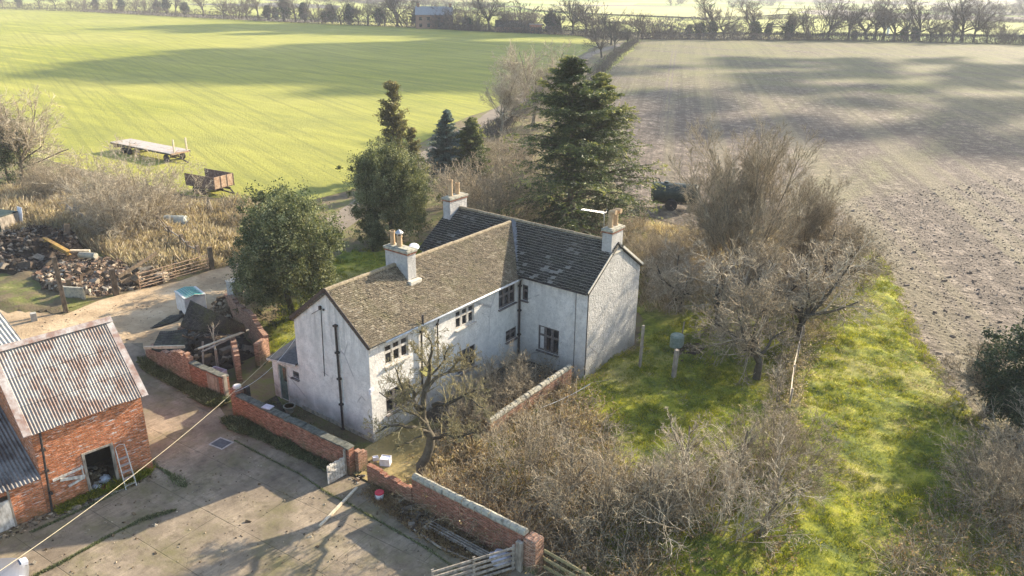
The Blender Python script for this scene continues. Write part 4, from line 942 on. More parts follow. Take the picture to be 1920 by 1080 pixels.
# ================================================================== garden walls and ruin
def bwall(name, label, cat, p, q, h, th=0.24, mat='brick', cope=None, group=None, h2=None, ragged=0.0, seed=1, parent=None):
    """brick wall p-q as thing > brickwork, coping (or a part when parent is given)"""
    p = Vector((p[0], p[1], 0)); q = Vector((q[0], q[1], 0)); h2 = h if h2 is None else h2; L = (q-p).length; d = (q-p).normalized()
    if parent is None: t = thing(name, label, cat, p, atan2(d.y, d.x), group); off = Vector((0, 0, 0)); ang = 0
    else: t = parent
    r = rs(seed); n = max(2, int(L/0.24)) if ragged else 2; mb = MB(); top = []
    for i in range(n+1):
        u = L*i/n; hh = h+(h2-h)*i/n-(ragged*abs(vnoise(u, seed*3.1, 0.5, seed)*1.0) if ragged else 0)
        if ragged: hh = round(hh/0.078)*0.078
        top.append((u, hh))
    W = (lambda u, y, z: (u, y, z)) if parent is None else (lambda u, y, z: tuple(p+d*u+Vector((-d.y, d.x, 0))*y+Vector((0, 0, z))))
    for i in range(n):
        u0, a = top[i]; u1, b = top[i+1]
        if ragged: b = a
        mb.face([W(u0, -th/2, -0.15), W(u1, -th/2, -0.15), W(u1, -th/2, b), W(u0, -th/2, a)])
        mb.face([W(u1, th/2, -0.15), W(u0, th/2, -0.15), W(u0, th/2, a), W(u1, th/2, b)])
        mb.face([W(u0, -th/2, a), W(u1, -th/2, b), W(u1, th/2, b), W(u0, th/2, a)])
        if ragged and i < n-1:
            c = top[i+1][1]; mb.face([W(u1, -th/2, b), W(u1, -th/2, c), W(u1, th/2, c), W(u1, th/2, b)])
    a = top[0][1]; b = top[-2][1] if ragged else top[-1][1]
    mb.face([W(0, th/2, -0.15), W(0, -th/2, -0.15), W(0, -th/2, a), W(0, th/2, a)]); mb.face([W(L, -th/2, -0.15), W(L, th/2, -0.15), W(L, th/2, b), W(L, -th/2, b)])
    o = mb.build('brickwork', M[mat], t)
    if cope and cope != 'none':
        c = MB(); n = int(L/0.34) if cope == 'stone' else int(L/0.3)
        for i in range(n):
            u0 = L*i/n+0.008; u1 = L*(i+1)/n-0.008; um = (u0+u1)/2; hh = h+(h2-h)*um/L; rr = r.normal(0, 0.012)
            if cope == 'stone':
                A = Vector(W(u0, 0, hh+0.06+rr)); B_ = Vector(W(u1, 0, hh+0.06+r.normal(0, 0.012)))
                c.tube([A, B_], th*0.62, 8, r=r.uniform(0, 1))
            else: c.obox(W(um, r.normal(0, 0.008), hh+0.04+rr), (u1-u0, th+0.10, 0.075), (d.x, d.y, 0) if parent else (1, 0, 0))
        c.build('coping', M['stone' if cope == 'stone' else 'coping'], t, bevel=0.012)
    return t

bwall('garden_wall', 'long red brick garden wall with dark flat coping in front of the farmhouse gable', 'wall', (-6.8, -2.42), (1.15, -2.36), 1.22, 0.30, 'brick', 'flat', h2=1.32)
GP = thing('brick_pier', 'short brick gate pier with a white capping stone beside the ruined outbuilding', 'pier', (-7.1, -2.25, 0))
b_ = MB(); b_.box((-7.32, -2.52, -0.1), (-6.88, -2.08, 1.50)); b_.build('brickwork', M['brick'], GP, loc=(-7.1, -2.25, 0))
b_ = MB(); b_.lathe((0, 0, 1.50), [(0, 0.20), (0.10, 0.20), (0.13, 0.14)], 10); b_.build('capping_stone', M['cream'], GP)
t = thing('iron_gatepost', 'black tarred post standing against the end of the garden wall', 'post', (-6.72, -1.98, 0)); b_ = MB(); b_.box((-0.11, -0.11, -0.1), (0.11, 0.11, 1.55)); b_.build('post', M['iron'], t)
# ragged end pier of the wall with orange broken bricks
EP = bwall('broken_wall_end', 'broken orange brick stub at the gate end of the garden wall', 'wall', (1.20, -2.16), (1.22, -1.65), 1.25, 0.28, 'brick_old', None, h2=1.0, ragged=0.3, seed=6)
# plank gate, pale
GT = thing('garden_gate', 'peeling white boarded gate standing open on the concrete yard', 'gate', (0.98, -2.62, 0), radians(-92))
b_ = MB()
for i in range(7): b_.box((0.02+i*0.138, -0.02, 0.08), (0.132+i*0.138, 0.012, 0.98+0.03*(i % 2)))
for z in (0.22, 0.60, 0.88): b_.box((0.02, 0.0125, z-0.05), (0.98, 0.04, z+0.05))
b_.bar((0.06, 0.052, 0.26), (0.92, 0.052, 0.84), 0.02, 0.09); b_.build('boards', M['wood_white'], GT)
b_ = MB(); b_.box((-0.05, -0.06, -0.1), (0.014, 0.05, 1.32)); b_.build('post', M['wood_grey'], GT)
for z in (0.3, 0.82):
    b_ = MB(); b_.box((-0.02, -0.034, z-0.02), (0.3, -0.021, z+0.02)); b_.build('hinge', M['iron'], GT)
# second wall right of the gate
bwall('low_garden_wall', 'low bare topped brick wall between the white gate and the coped wall', 'wall', (2.15, -2.32), (4.72, -2.30), 0.98, 0.22, 'brick', None, h2=0.86, ragged=0.12, seed=3)
bwall('coped_garden_wall', 'tall red brick wall with rounded mossy coping stones at the bottom of the photo', 'wall', (4.76, -2.24), (10.55, -2.44), 1.32, 0.26, 'brick', 'stone', h2=1.46)
t = thing('brick_gate_pier', 'square brick pier at the end of the coped wall beside the slatted gate', 'pier', (10.85, -2.40, 0)); b_ = MB(); b_.box((-0.27, -0.27, -0.1), (0.27, 0.27, 1.42)); b_.box((-0.24, -0.24, 1.42), (0.24, 0.24, 1.47)); b_.build('brickwork', M['brick_old'], t, bevel=0.01)
t = thing('gate_post', 'split grey timber post fixed in front of the brick gate pier', 'post', (10.50, -2.78, 0)); b_ = MB(); b_.box((-0.13, -0.08, -0.1), (0.12, 0.08, 1.32)); b_.box((-0.02, -0.10, 0.2), (0.02, -0.08, 1.25)); b_.build('post', M['wood_grey'], t, bevel=0.012)
# slatted farm gate running out of the frame
SG = thing('slatted_gate', 'grey slatted timber farm gate at the bottom edge beside the brick pier', 'gate', (10.42, -2.95, 0), radians(-118))
for z in (0.25, 0.48, 0.70, 0.92, 1.14):
    b_ = MB(); b_.box((0.0, -0.02, z-0.045), (3.2, 0.02, z+0.045)); b_.build('rail', M['wood_grey'], SG)
for x in (0.05, 1.6, 3.15):
    b_ = MB(); b_.box((x-0.05, -0.05, 0.1), (x+0.05, -0.021, 1.25)); b_.build('stile', M['wood_grey'], SG)
# mossy rail fence right of the pier
RF = thing('mossy_rail_fence', 'mossy three rail timber fence among brambles right of the brick pier', 'fence', (11.3, -2.35, 0), radians(-4))
for z in (0.35, 0.7, 1.05):
    b_ = MB(); b_.bar((0, 0, z), (5.2, 0.1, z-0.05), 0.045, 0.12); b_.build('rail', M['twig_olive'], RF)
for x in (1.7, 3.4, 5.1):
    b_ = MB(); b_.box((x-0.06, 0.03, -0.1), (x+0.06, 0.15, 1.2)); b_.build('post', M['wood_post'], RF)
# garden wall inside the garden, along y
bwall('inner_garden_wall', 'old brick wall with pale stone coping running from the house corner into the brambles', 'wall', (4.12, 10.4), (4.02, 3.6), 1.05, 0.26, 'brick_old', 'stone', h2=0.85)

# ruined outbuilding
RU = thing('ruined_outbuilding', 'ruined roofless brick outbuilding with its slate roof collapsed', 'ruin', (-12, -1.9, 0))
def rw(p, q, h, h2, rag, seed, mat='brick_old', cope=None):
    bwall('', '', '', (p[0]+12, p[1]+1.9), (q[0]+12, q[1]+1.9), h, 0.28, mat, cope, None, h2, rag, seed, RU)
rw((-16.0, -1.9), (-12.0, -1.95), 1.15, 1.95, 0.5, 1)
rw((-12.0, -1.93), (-11.55, -1.93), 1.95, 1.75, 0.3, 2)
rw((-11.5, -1.95), (-8.72, -1.78), 1.34, 1.30, 0.0, 3, 'brick', 'flat')
rw((-9.95, -0.25), (-12.0, 0.9), 1.75, 1.95, 0.25, 4)
rw((-10.55, 1.35), (-10.9, 2.3), 1.7, 1.6, 0.45, 5)
rw((-10.9, 2.3), (-13.6, 3.3), 1.75, 2.1, 0.3, 6)
rw((-13.6, 3.3), (-18.6, 5.0), 2.0, 1.5, 0.4, 7)
rw((-16.0, -1.7), (-18.2, 3.0), 1.0, 0.7, 0.5, 8)
b_ = MB(); b_.obox((2.35, 0.0-0.06, 0.68), (0.95, 0.045, 1.05), (1, 0.06, 0))
for du_ in (-0.4, 0.0, 0.4): b_.obox((2.35+du_, -0.088, 0.68), (0.07, 0.02, 1.04), (1, 0.06, 0))
for dz_ in (0.22, 0.68, 1.15): b_.obox((2.35, -0.10, dz_), (0.93, 0.02, 0.07), (1, 0.06, 0))
b_.build('blocked_door', M['wood_grey'], RU)
b_ = MB(); b_.box((3.16, -0.05, 0), (3.30, 0.14, 1.45)); b_.build('door_post', M['wood_grey'], RU)
def warp(corners, nu, nv, sag, tw, te, seed, mat, name, lab=None):
    """slates on a sagging sheet; corners = eaveL, eaveR, ridgeR, ridgeL in world space"""
    c = [np.array(q, float)-np.array([-12, -1.9, 0]) for q in corners]; r = rs(seed)
    def P(u, v): return c[0]*(1-u)*(1-v)+c[1]*u*(1-v)+c[2]*u*v+c[3]*(1-u)*v-np.array([0, 0, 1])*sag*sin(pi*u)*(1-v*0.7)
    mb = MB()
    for i in range(nv):
        for j in range(nu):
            o = 0.5*(i % 2)/nu; u0 = max(0, j/nu-o); u1 = min(1, (j+1)/nu-o-0.04/nu); v0 = i/nv; v1 = (i+1.2)/nv
            if u1 <= u0: continue
            k = r.normal(0, 0.008); up_ = np.array([0, 0, 0.03+abs(k)]); lo = np.array([0, 0, 0.006])
            a, b2, c2, d = P(u0, v0)+up_, P(u1, v0)+up_+[0, 0, k], P(u1, v1)+lo, P(u0, v1)+lo; q = r.uniform(0, 1)
            mb.face([a, b2, c2, d], q); mb.face([a-[0, 0, 0.022], b2-[0, 0, 0.022], b2, a], q*0.4)
    for i in range(12):
        for j in range(12):
            u0, u1, v0, v1 = i/12, (i+1)/12, j/12, (j+1)/12; lo = np.array([0, 0, -0.05])
            mb.face([P(u0, v1)+lo, P(u1, v1)+lo, P(u1, v0)+lo, P(u0, v0)+lo], 0.1)
    o = mb.build(name, mat, RU)
    if lab: o['label'] = lab
    return o
mslate = m_tile('ruin_slate', [(0.022, 0.021, 0.02), (0.042, 0.04, 0.036), (0.07, 0.065, 0.056)], (0.20, 0.19, 0.14), 0.3, (0.09, 0.10, 0.03), 0.6, 0.9)
warp([G(338, 612, 1.9), G(462, 622, 2.05), G(458, 608, 2.9), G(357, 563, 3.1)], 26, 18, 0.22, 0, 0, 3, mslate, 'roof', 'mossy slate slope of the ruin, sagging but still whole')
warp([G(284, 655, 1.15), G(352, 656, 1.35), G(352, 616, 1.75), G(300, 622, 1.0)], 12, 8, 0.18, 0, 0, 5, mslate, 'fallen_roof', 'fallen section of slates lying on the broken wall')
warp([G(281, 616, 1.2), G(335, 600, 1.6), G(345, 588, 1.7), G(318, 592, 1.35)], 8, 5, 0.05, 0, 0, 6, mslate, 'fallen_roof', 'thin fallen slab of roofing propped at the left of the ruin')
RO = np.array([-12, -1.9, 0])
def RB(p, q, w_, h_, mat, name):
    b_ = MB(); b_.bar(np.array(p)-RO, np.array(q)-RO, w_, h_); return b_.build(name, M[mat], RU)
RB(G(270, 652, 1.1), G(346, 650, 1.5), 0.10, 0.16, 'wood_pale', 'beam')
RB(G(371, 654, 1.7), G(460, 621, 2.05), 0.14, 0.06, 'wood_pale', 'beam'); RB(G(378, 660, 1.65), G(466, 618, 1.95), 0.10, 0.05, 'wood_grey', 'beam')
RB(G(380, 640, 1.95), G(381, 690, 0.6), 0.08, 0.08, 'wood_grey', 'prop'); RB(G(404, 655, 1.6), G(410, 695, 0.1), 0.12, 0.12, 'wood_grey', 'prop')
RB(G(376, 575, 2.9), G(420, 600, 2.5), 0.06, 0.08, 'wood_post', 'rafter')
r = rs(77)
for i in range(5):
    a = np.array(G(345+i*16, 640-i*2, 1.7)); RB(a+r.normal(0, 0.15, 3), a+np.array([r.normal(0, 0.4), 0.9, r.uniform(-0.6, 0.1)]), 0.06, 0.09, 'wood_post', 'rafter')
def heap(name, label, cat, poly, n, smin, smax, hmax, mat, seed, kind='stuff', flatness=0.6, z0=0.0, base=True):
    """a heap of broken pieces: one object of many angular lumps"""
    r = rs(seed); P = np.array([p[:2] for p in poly]); lo_, hi_ = P.min(0), P.max(0); c = P.mean(0); mb = MB(); k = 0
    sz = max(hi_-lo_)/2
    while k < n:
        q = r.uniform(lo_, hi_)
        if not inpoly(q[0], q[1], poly): continue
        e = min(1.0, np.linalg.norm(q-c)/sz); h = hmax*(1-e**1.5)*(0.5+0.8*vnoise(q[0], q[1], 0.9, seed)); z = z0+h*r.uniform(0.55, 1.0)
        s = r.uniform(smin, smax)*(1+1.2*(r.uniform() < 0.08)); ex = r.normal(0, 1, 3); ex[2] *= 0.4; ez = r.normal(0, 0.5, 3)+[0, 0, 1]
        mb.obox((q[0], q[1], z), (s*r.uniform(0.7, 2.0), s*r.uniform(0.6, 1.1), s*r.uniform(0.3, 0.8)), ex, ez, r=r.uniform(0, 1), taper=r.uniform(0.6, 1.0)); k += 1
    if base:
        N = 22
        g_ = lambda i, j: (lo_[0]+(hi_[0]-lo_[0])*i/N, lo_[1]+(hi_[1]-lo_[1])*j/N)
        def hz(i, j):
            q = np.array(g_(i, j)); 
            if not inpoly(q[0], q[1], poly): return z0-0.05
            e = min(1.0, np.linalg.norm(q-c)/sz); return z0+hmax*(1-e**1.5)*(0.5+0.8*vnoise(q[0], q[1], 0.9, seed))*0.85-0.02
        for i in range(N):
            for j in range(N):
                mb.face([(*g_(i, j), hz(i, j)), (*g_(i+1, j), hz(i+1, j)), (*g_(i+1, j+1), hz(i+1, j+1)), (*g_(i, j+1), hz(i, j+1))], 0.2)
    o = mb.build(name, mat, loc=(c[0], c[1], 0)); tag(o, label, cat); o['kind'] = kind; return o
def m_heap(name, cols):
    n = NT(name); c = n.ramp(n.attr(), [(i/(len(cols)-1), x) for i, x in enumerate(cols)]); o = n.coord()
    c = n.mix(n.ramp(n.noise(o, 4, 4, 0.8), [(0.45, 0.0), (0.7, 0.7)]), c, tuple(x*0.4 for x in cols[0])); n.col(c); n.rough(0.95); n.bump(n.noise(o, 9, 4, 0.8), 1.0, 0.05); return n.m
M['h_dark'] = m_heap('heap_dark', [(0.025, 0.018, 0.013), (0.06, 0.042, 0.03), (0.11, 0.085, 0.06), (0.30, 0.25, 0.19)])
M['h_mix'] = m_heap('heap_mixed', [(0.05, 0.035, 0.022), (0.13, 0.09, 0.05), (0.24, 0.18, 0.11), (0.50, 0.42, 0.30)])
M['h_brick'] = m_heap('heap_brick', [(0.05, 0.036, 0.025), (0.11, 0.075, 0.045), (0.19, 0.115, 0.075), (0.27, 0.21, 0.145), (0.50, 0.45, 0.36)])
heap('slate_rubble', 'broken slates and timber inside the ruined outbuilding', 'rubble', [(-15.6, -1.6), (-11.9, -1.6), (-11.6, 0.3), (-12.3, 2.5), (-17.5, 3.8), (-18.0, 2.0)], 260, 0.10, 0.30, 0.75, M['h_dark'], 5)
heap('rubble_heap', 'pale stone and timber rubble heaped behind the collapsed roof near the evergreen bush', 'rubble', [G(385, 592), G(440, 575), G(452, 590), G(430, 605)], 160, 0.12, 0.32, 0.9, M['h_mix'], 6, z0=0.3)
t = thing('concrete_stub', 'square grey concrete block standing beside the evergreen bush behind the ruin', 'block', G(446, 590)); b_ = MB(); b_.box((-0.35, -0.35, -0.1), (0.35, 0.35, 2.3)); b_.box((-0.38, -0.38, 2.3), (0.38, 0.38, 2.38)); b_.build('block', M['concrete_block'], t, bevel=0.02)
t = thing('fridge', 'discarded pale lilac open topped chest inside the ruined outbuilding', 'chest', (-10.75, -1.05, 0), 0.15)
b_ = MB(); b_.box((-0.45, -0.3, 0), (0.45, -0.25, 0.8)); b_.box((-0.45, 0.25, 0), (0.45, 0.3, 0.8)); b_.box((-0.45, -0.249, 0), (-0.40, 0.249, 0.8)); b_.box((0.40, -0.249, 0), (0.45, 0.249, 0.8)); b_.box((-0.4, -0.25, 0.02), (0.4, 0.25, 0.1)); b_.build('chest', simple('lilac_panel', (0.40, 0.34, 0.37), (0.52, 0.46, 0.50), 3, 0.6, 0.1), t)
# green striped trailer roof
TR = thing('box_trailer', 'small white box trailer with a green and white ribbed roof behind the ruin', 'trailer', G(362, 590), radians(-12)); TR.scale = (0.78, 0.78, 0.78)
b_ = MB(); b_.box((-1.05, -0.85, 0.45), (1.05, 0.85, 1.95)); b_.build('body', M['cream'], TR, bevel=0.02)
b_ = MB()
for i in range(24): b_.face([(-1.12+i*0.0933, -0.9, 2.0-0.10), (-1.12+(i+1)*0.0933, -0.9, 1.9), (-1.12+(i+1)*0.0933, 0, 2.12), (-1.12+i*0.0933, 0, 2.12)], 1); b_.face([(-1.12+i*0.0933, 0, 2.12), (-1.12+(i+1)*0.0933, 0, 2.12), (-1.12+(i+1)*0.0933, 0.9, 1.9), (-1.12+i*0.0933, 0.9, 1.9)], 1)
b_.box((-1.1, -0.88, 1.955), (1.1, 0.88, 1.985)); b_.build('roof', M['cream'], TR)
b_ = MB()
for i in range(8):
    x = -1.0+i*0.285
    for s_ in (1, -1): b_.bar((x, s_*0.9, 1.93), (x, 0, 2.15), 0.11, 0.035, (0, s_*0.25, 1))
b_.build('roof_ribs', M['teal'], TR)
for x, y in ((0, -0.9), (0, 0.9)):
    b_ = MB(); b_.lathe((x, y-0.08, 0.3), [(0, 0.3), (0.16, 0.3)], 16, (0, 1, 0)); b_.build('wheel', M['rubber'], TR)

# ================================================================== yard objects
def BW(x, y, z=0.0):   # barn local to world
    return (BC[0]+x*cos(-TH)-y*sin(-TH), BC[1]+x*sin(-TH)+y*cos(-TH), z)
t = thing('ladder', 'white aluminium step ladder leaning by the barn doorway', 'ladder', BW(0.62, -1.22), -TH); 
for s_ in (-0.19, 0.19):
    b_ = MB(); b_.bar((0, s_*1.15, 0), (-0.42, s_, 1.72), 0.035, 0.07); b_.build('stile', M['aluminium'], t)
for k_ in range(5):
    f_ = (k_+0.7)/6; b_ = MB(); b_.box((-0.42*f_-0.06, -0.20, 1.72*f_-0.015), (-0.42*f_+0.07, 0.20, 1.72*f_+0.02)); b_.build('tread', M['aluminium'], t)
b_ = MB(); b_.tube([(-0.36, -0.19, 1.5), (-0.46, -0.19, 1.88), (-0.47, 0, 1.95), (-0.46, 0.19, 1.88), (-0.36, 0.19, 1.5)], 0.018, 6); b_.build('handrail', M['aluminium'], t)
# clutter in the doorway
def sack(name, label, loc, s, mat, seed, cat='bag'):
    r = rs(seed); mb = MB(); n = 12
    rings = []
    for i in range(8):
        th_ = pi*i/7; rings.append([(loc[0]*0+s*sin(th_)*cos(2*pi*k/n)*(1+r.normal(0, 0.13)), s*sin(th_)*sin(2*pi*k/n)*(1+r.normal(0, 0.13)), s*0.62*(1-cos(th_))*(1+r.normal(0, 0.05))) for k in range(n)])
    for i in range(7):
        for k in range(n): mb.face([rings[i][k], rings[i][(k+1) % n], rings[i+1][(k+1) % n], rings[i+1][k]])
    o = mb.build(name, mat); o.location = loc; return tag(o, label, cat)
def BW(x, y, z=0.0):   # barn local to world
    return (BC[0]+x*cos(-TH)-y*sin(-TH), BC[1]+x*sin(-TH)+y*cos(-TH), z)
sack('white_sack', 'crumpled white plastic sack on the left of the barn doorway', BW(-0.15, -2.3), 0.24, M['plastic_white'], 1)
sack('white_sack', 'crumpled white plastic sack deeper inside the barn doorway', BW(-0.55, -1.85, 0.05), 0.25, M['plastic_white'], 2)
sack('dark_sack', 'dark refuse sack at the back of the barn doorway', BW(-1.3, -2.2, 0.0), 0.35, M['rubber'], 3)
o = sack('brown_sack', 'brown sack leaning inside the barn doorway', BW(-0.9, -2.45, 0.0), 0.3, M['rust'], 4)
b_ = MB(); b_.lathe((0, 0, 0), [(0, 0.13), (0.24, 0.17), (0.24, 0.15), (0.03, 0.12)], 14); o = b_.build('red_bucket', M['plastic_red'], smooth=False); o.location = BW(0.12, -2.05, 0.03); tag(o, 'small red bucket on the weeds in front of the barn doorway', 'bucket')
heap('barn_clutter', 'dark clutter of boards and junk on the barn floor', 'junk', [BW(-0.3, -1.6), BW(-0.3, -2.6), BW(-2.0, -2.6), BW(-2.0, -1.4)], 60, 0.1, 0.3, 0.6, M['h_mix'], 9)
b_ = MB(); b_.bar((0, 0, 0.05), (1.5, 0.1, 0.05), 0.10, 0.05); o = b_.build('board', M['wood_grey']); o.location = BW(0.45, -3.0, 0.03); o.rotation_euler = (0, 0, radians(75)); tag(o, 'grey board lying in the weeds against the barn wall', 'board')
t = thing('bucket', 'white tub with a pink lid at the foot of the low brick wall', 'bucket', (3.42, -2.95, 0.04))
b_ = MB(); b_.lathe((0, 0, 0), [(0, 0.15), (0.34, 0.18)], 18); b_.build('tub', M['plastic_white'], t); b_ = MB(); b_.lathe((0, 0, 0.342), [(0, 0.195), (0.05, 0.19), (0.052, 0.16)], 18); b_.build('lid', M['plastic_red'], t)
b_ = MB(); b_.tube([(0.18, 0, 0.3), (0.14, -0.16, 0.2), (0, -0.21, 0.16), (-0.14, -0.16, 0.2), (-0.18, 0, 0.3)], 0.008, 5); b_.build('handle', M['zinc'], t)
t = thing('plank', 'long straight pale timber lying across the concrete yard', 'timber', (2.1, -3.0, 0.05)); a = np.array([2.1, -3.0]); q = np.array(G(600, 990)[:2])-a; b_ = MB(); b_.bar((0, 0, 0.05), (q[0], q[1], 0.05), 0.11, 0.07); b_.build('board', M['wood_pale'], t)
for i, (nm, p, sz, rz, lb) in enumerate([('crate', (1.75, -0.95), (0.46, 0.40, 0.34), 0.5, 'white plastic crate of rubbish on the mossy path behind the low wall'), ('tray', (1.15, -1.0), (0.26, 0.2, 0.16), 1.0, 'small blue white tray beside the white crate by the gate')]):
    t = thing(nm, lb, 'crate', (p[0], p[1], 0.05), rz); b_ = MB(); x, y, z = sz
    b_.box((-x/2, -y/2, 0), (x/2, y/2, 0.03))
    for s_ in (-1, 1): b_.box((-x/2, s_*(y/2-0.02)-0.01, 0.03), (x/2, s_*(y/2-0.02)+0.01, z)); b_.box((s_*(x/2-0.02)-0.01, -y/2+0.03, 0.03), (s_*(x/2-0.02)+0.01, y/2-0.03, z))
    b_.build('shell', M['plastic_white'], t); b_ = MB(); b_.box((-x/2+0.04, -y/2+0.04, 0.03), (x/2-0.04, y/2-0.04, z-0.03)); b_.build('contents', simple('blue_white_bags'+nm, (0.35, 0.38, 0.55), (0.75, 0.76, 0.82), 9, 0.6, 0.5), t)
t = thing('plant_pot', 'round stone plant pot beside the lean-to door', 'plant pot', (-5.35, -0.62, 0.0)); b_ = MB(); b_.lathe((0, 0, 0), [(0, 0.18), (0.32, 0.30), (0.36, 0.30), (0.36, 0.25), (0.30, 0.24)], 18); b_.build('pot', M['stone'], t); b_ = MB(); b_.lathe((0, 0, 0.28), [(0, 0.24), (0.02, 0.22)], 14); b_.build('soil', M['lawn'], t)
t = thing('slab', 'pale pink slab lying on the garden wall near the plant pot', 'slab', (-4.55, -2.38, 1.345), 0.2); b_ = MB(); b_.box((-0.24, -0.18, 0), (0.24, 0.18, 0.05)); b_.build('slab', simple('pink_slab', (0.50, 0.42, 0.45), (0.62, 0.55, 0.58), 3, 0.8, 0.1), t, bevel=0.01)
t = thing('kerb_timber', 'grey round pole lying at the foot of the brick wall by the white gate', 'pole', (0.2, -2.85, 0.08)); b_ = MB(); b_.tube([(-0.85, 0.1, 0), (0.7, 0, 0)], 0.06, 8); b_.build('pole', M['wood_grey'], t)
t = thing('timber_bundle', 'bundle of long grey fence slats lying against the coped brick wall', 'timber', (7.6, -3.0, 0.05), radians(-3))
for i in range(7):
    b_ = MB(); b_.bar((-1.6+0.25*(i % 3), -0.22+i*0.065, 0.07+0.05*(i % 2)), (1.55+0.06*i, -0.10+i*0.055, 0.12+0.06*(i % 2)), 0.055, 0.045); b_.build('slat', M['wood_grey'], t)
b_ = MB(); b_.tube([(-1.7, -0.35, 0.08), (0, -0.55, 0.1), (1.5, -0.35, 0.06)], 0.045, 7); o = b_.build('branch', M['wood_grey']); o.location = (7.4, -3.15, 0.02); tag(o, 'single bent grey pole lying in front of the slat bundle', 'pole')
sack('rubble_bag', 'torn pale lilac rubble bag at the foot of the coped wall', (9.75, -2.95, 0.03), 0.42, simple('lilac_bag', (0.40, 0.38, 0.42), (0.62, 0.60, 0.64), 5, 0.8, 0.3), 7)
t = thing('manhole_cover', 'square dark iron manhole cover set in the yard', 'manhole cover', (*G(415, 833)[:2], 0.05), 0.15)
b_ = MB(); b_.box((-0.36, -0.28, -0.02), (0.36, 0.28, 0.012)); b_.build('cover', M['manhole'], t); b_ = MB()
for s_ in (-1, 1): b_.box((-0.44, s_*0.33-0.04, -0.02), (0.44, s_*0.33+0.04, 0.008)); b_.box((s_*0.41-0.04, -0.285, -0.02), (s_*0.41+0.04, 0.285, 0.009))
b_.build('frame', M['concrete_block'], t)
# overhead cable
def cable(name, label, p, q, sag, rad, mat):
    p = np.array(p, float); q = np.array(q, float); n = 30; P = []
    for i in range(n+1):
        t_ = i/n; x = p+(q-p)*t_; x[2] -= sag*4*t_*(1-t_); P.append(tuple(x))
    b_ = MB(); b_.tube(P, rad, 5); o = b_.build(name, mat, loc=tuple(p)); return tag(o, label, 'cable')
e_ = G(-60, 1110, 4.3)
cable('overhead_cable', 'pale yellow overhead cable sagging across the yard from the farmhouse corner', (-5.12, -0.02, 4.2), e_, 0.55, 0.0085, M['cable'])
cable('thin_cable', 'thin grey cable slung below the overhead cable near the lean-to', (-5.12, -0.02, 3.9), G(440, 735, 2.6), 0.4, 0.008, M['gutter'])
# silver car nose at the bottom left corner
def car(loc, rot):
    t = thing('parked_car', 'silver parked car cut off by the bottom left corner of the photo', 'car', loc, rot)
    st = [(0.0, 0.35, 0.45, 0.55), (0.12, 0.30, 0.66, 0.72), (0.5, 0.26, 0.84, 0.82), (1.1, 0.24, 0.96, 0.86), (1.5, 0.24, 1.02, 0.86), (2.1, 0.24, 1.38, 0.86), (2.6, 0.24, 1.45, 0.86), (3.3, 0.24, 1.44, 0.86), (3.8, 0.26, 1.28, 0.85), (4.15, 0.30, 0.98, 0.80), (4.25, 0.38, 0.7, 0.70)]
    mb = MB(); secs = []
    for x, zb, zt, hw in st:
        cab = zt > 1.1; s = []
        belt = min(zt, 0.92); tw_ = hw*0.80 if cab else hw*0.90
        for y, z in ((-hw*0.9, zb), (-hw, zb+0.15), (-hw, belt-0.12), (-hw*0.95, belt-0.01), (-tw_, zt-0.05), (-tw_*0.7, zt), (0, zt+0.02), (tw_*0.7, zt), (tw_, zt-0.05), (hw*0.95, belt-0.01), (hw, belt-0.12), (hw, zb+0.15), (hw*0.9, zb)): s.append((x, y, z))
        secs.append(s)
    for a, b in zip(secs[:-1], secs[1:]):
        for k in range(12): mb.face([a[k], b[k], b[k+1], a[k+1]])
        mb.face([a[12], b[12], b[0], a[0]])
    mb.face(secs[0]); mb.face(secs[-1][::-1]); o = mb.build('body', M['car'], t)
    md = o.modifiers.new('w', 'WELD'); md.merge_threshold = 0.001; md = o.modifiers.new('s', 'SUBSURF'); md.levels = 2; md.render_levels = 2
    g = MB()
    g.face([(1.50, -0.62, 1.055), (1.50, 0.62, 1.055), (2.08, 0.56, 1.40), (2.08, -0.56, 1.40)][::1]); g.build('windscreen', M['glass'], t)
    for s_ in (-1, 1):
        g = MB(); g.obox((2.6, s_*0.80, 1.13), (1.5, 0.02, 0.30), (1, 0, 0), (0, -s_*0.35, 1)); g.build('side_window', M['glass'], t)
        g = MB(); g.obox((0.16, s_*0.52, 0.68), (0.22, 0.30, 0.13), (1, -s_*0.4, 0.2)); g.build('headlight', M['plastic_white'], t)
        for x in (0.8, 3.4):
            g = MB(); g.lathe((x, s_*0.78-0.1, 0.31), [(0, 0.27), (0.02, 0.31), (0.18, 0.31), (0.2, 0.27)], 20, (0, 1, 0)); wl_ = g.build('wheel', M['rubber'], t)
            g = MB(); g.lathe((x, s_*0.89-0.02, 0.31), [(0, 0.19), (0.04, 0.17)], 14, (0, 1, 0)); g.build('rim', M['aluminium'], wl_)
    return t
cp = G(68, 1076, 0.45); car((cp[0]-0.1, cp[1]-0.2, 0.045), radians(-118))

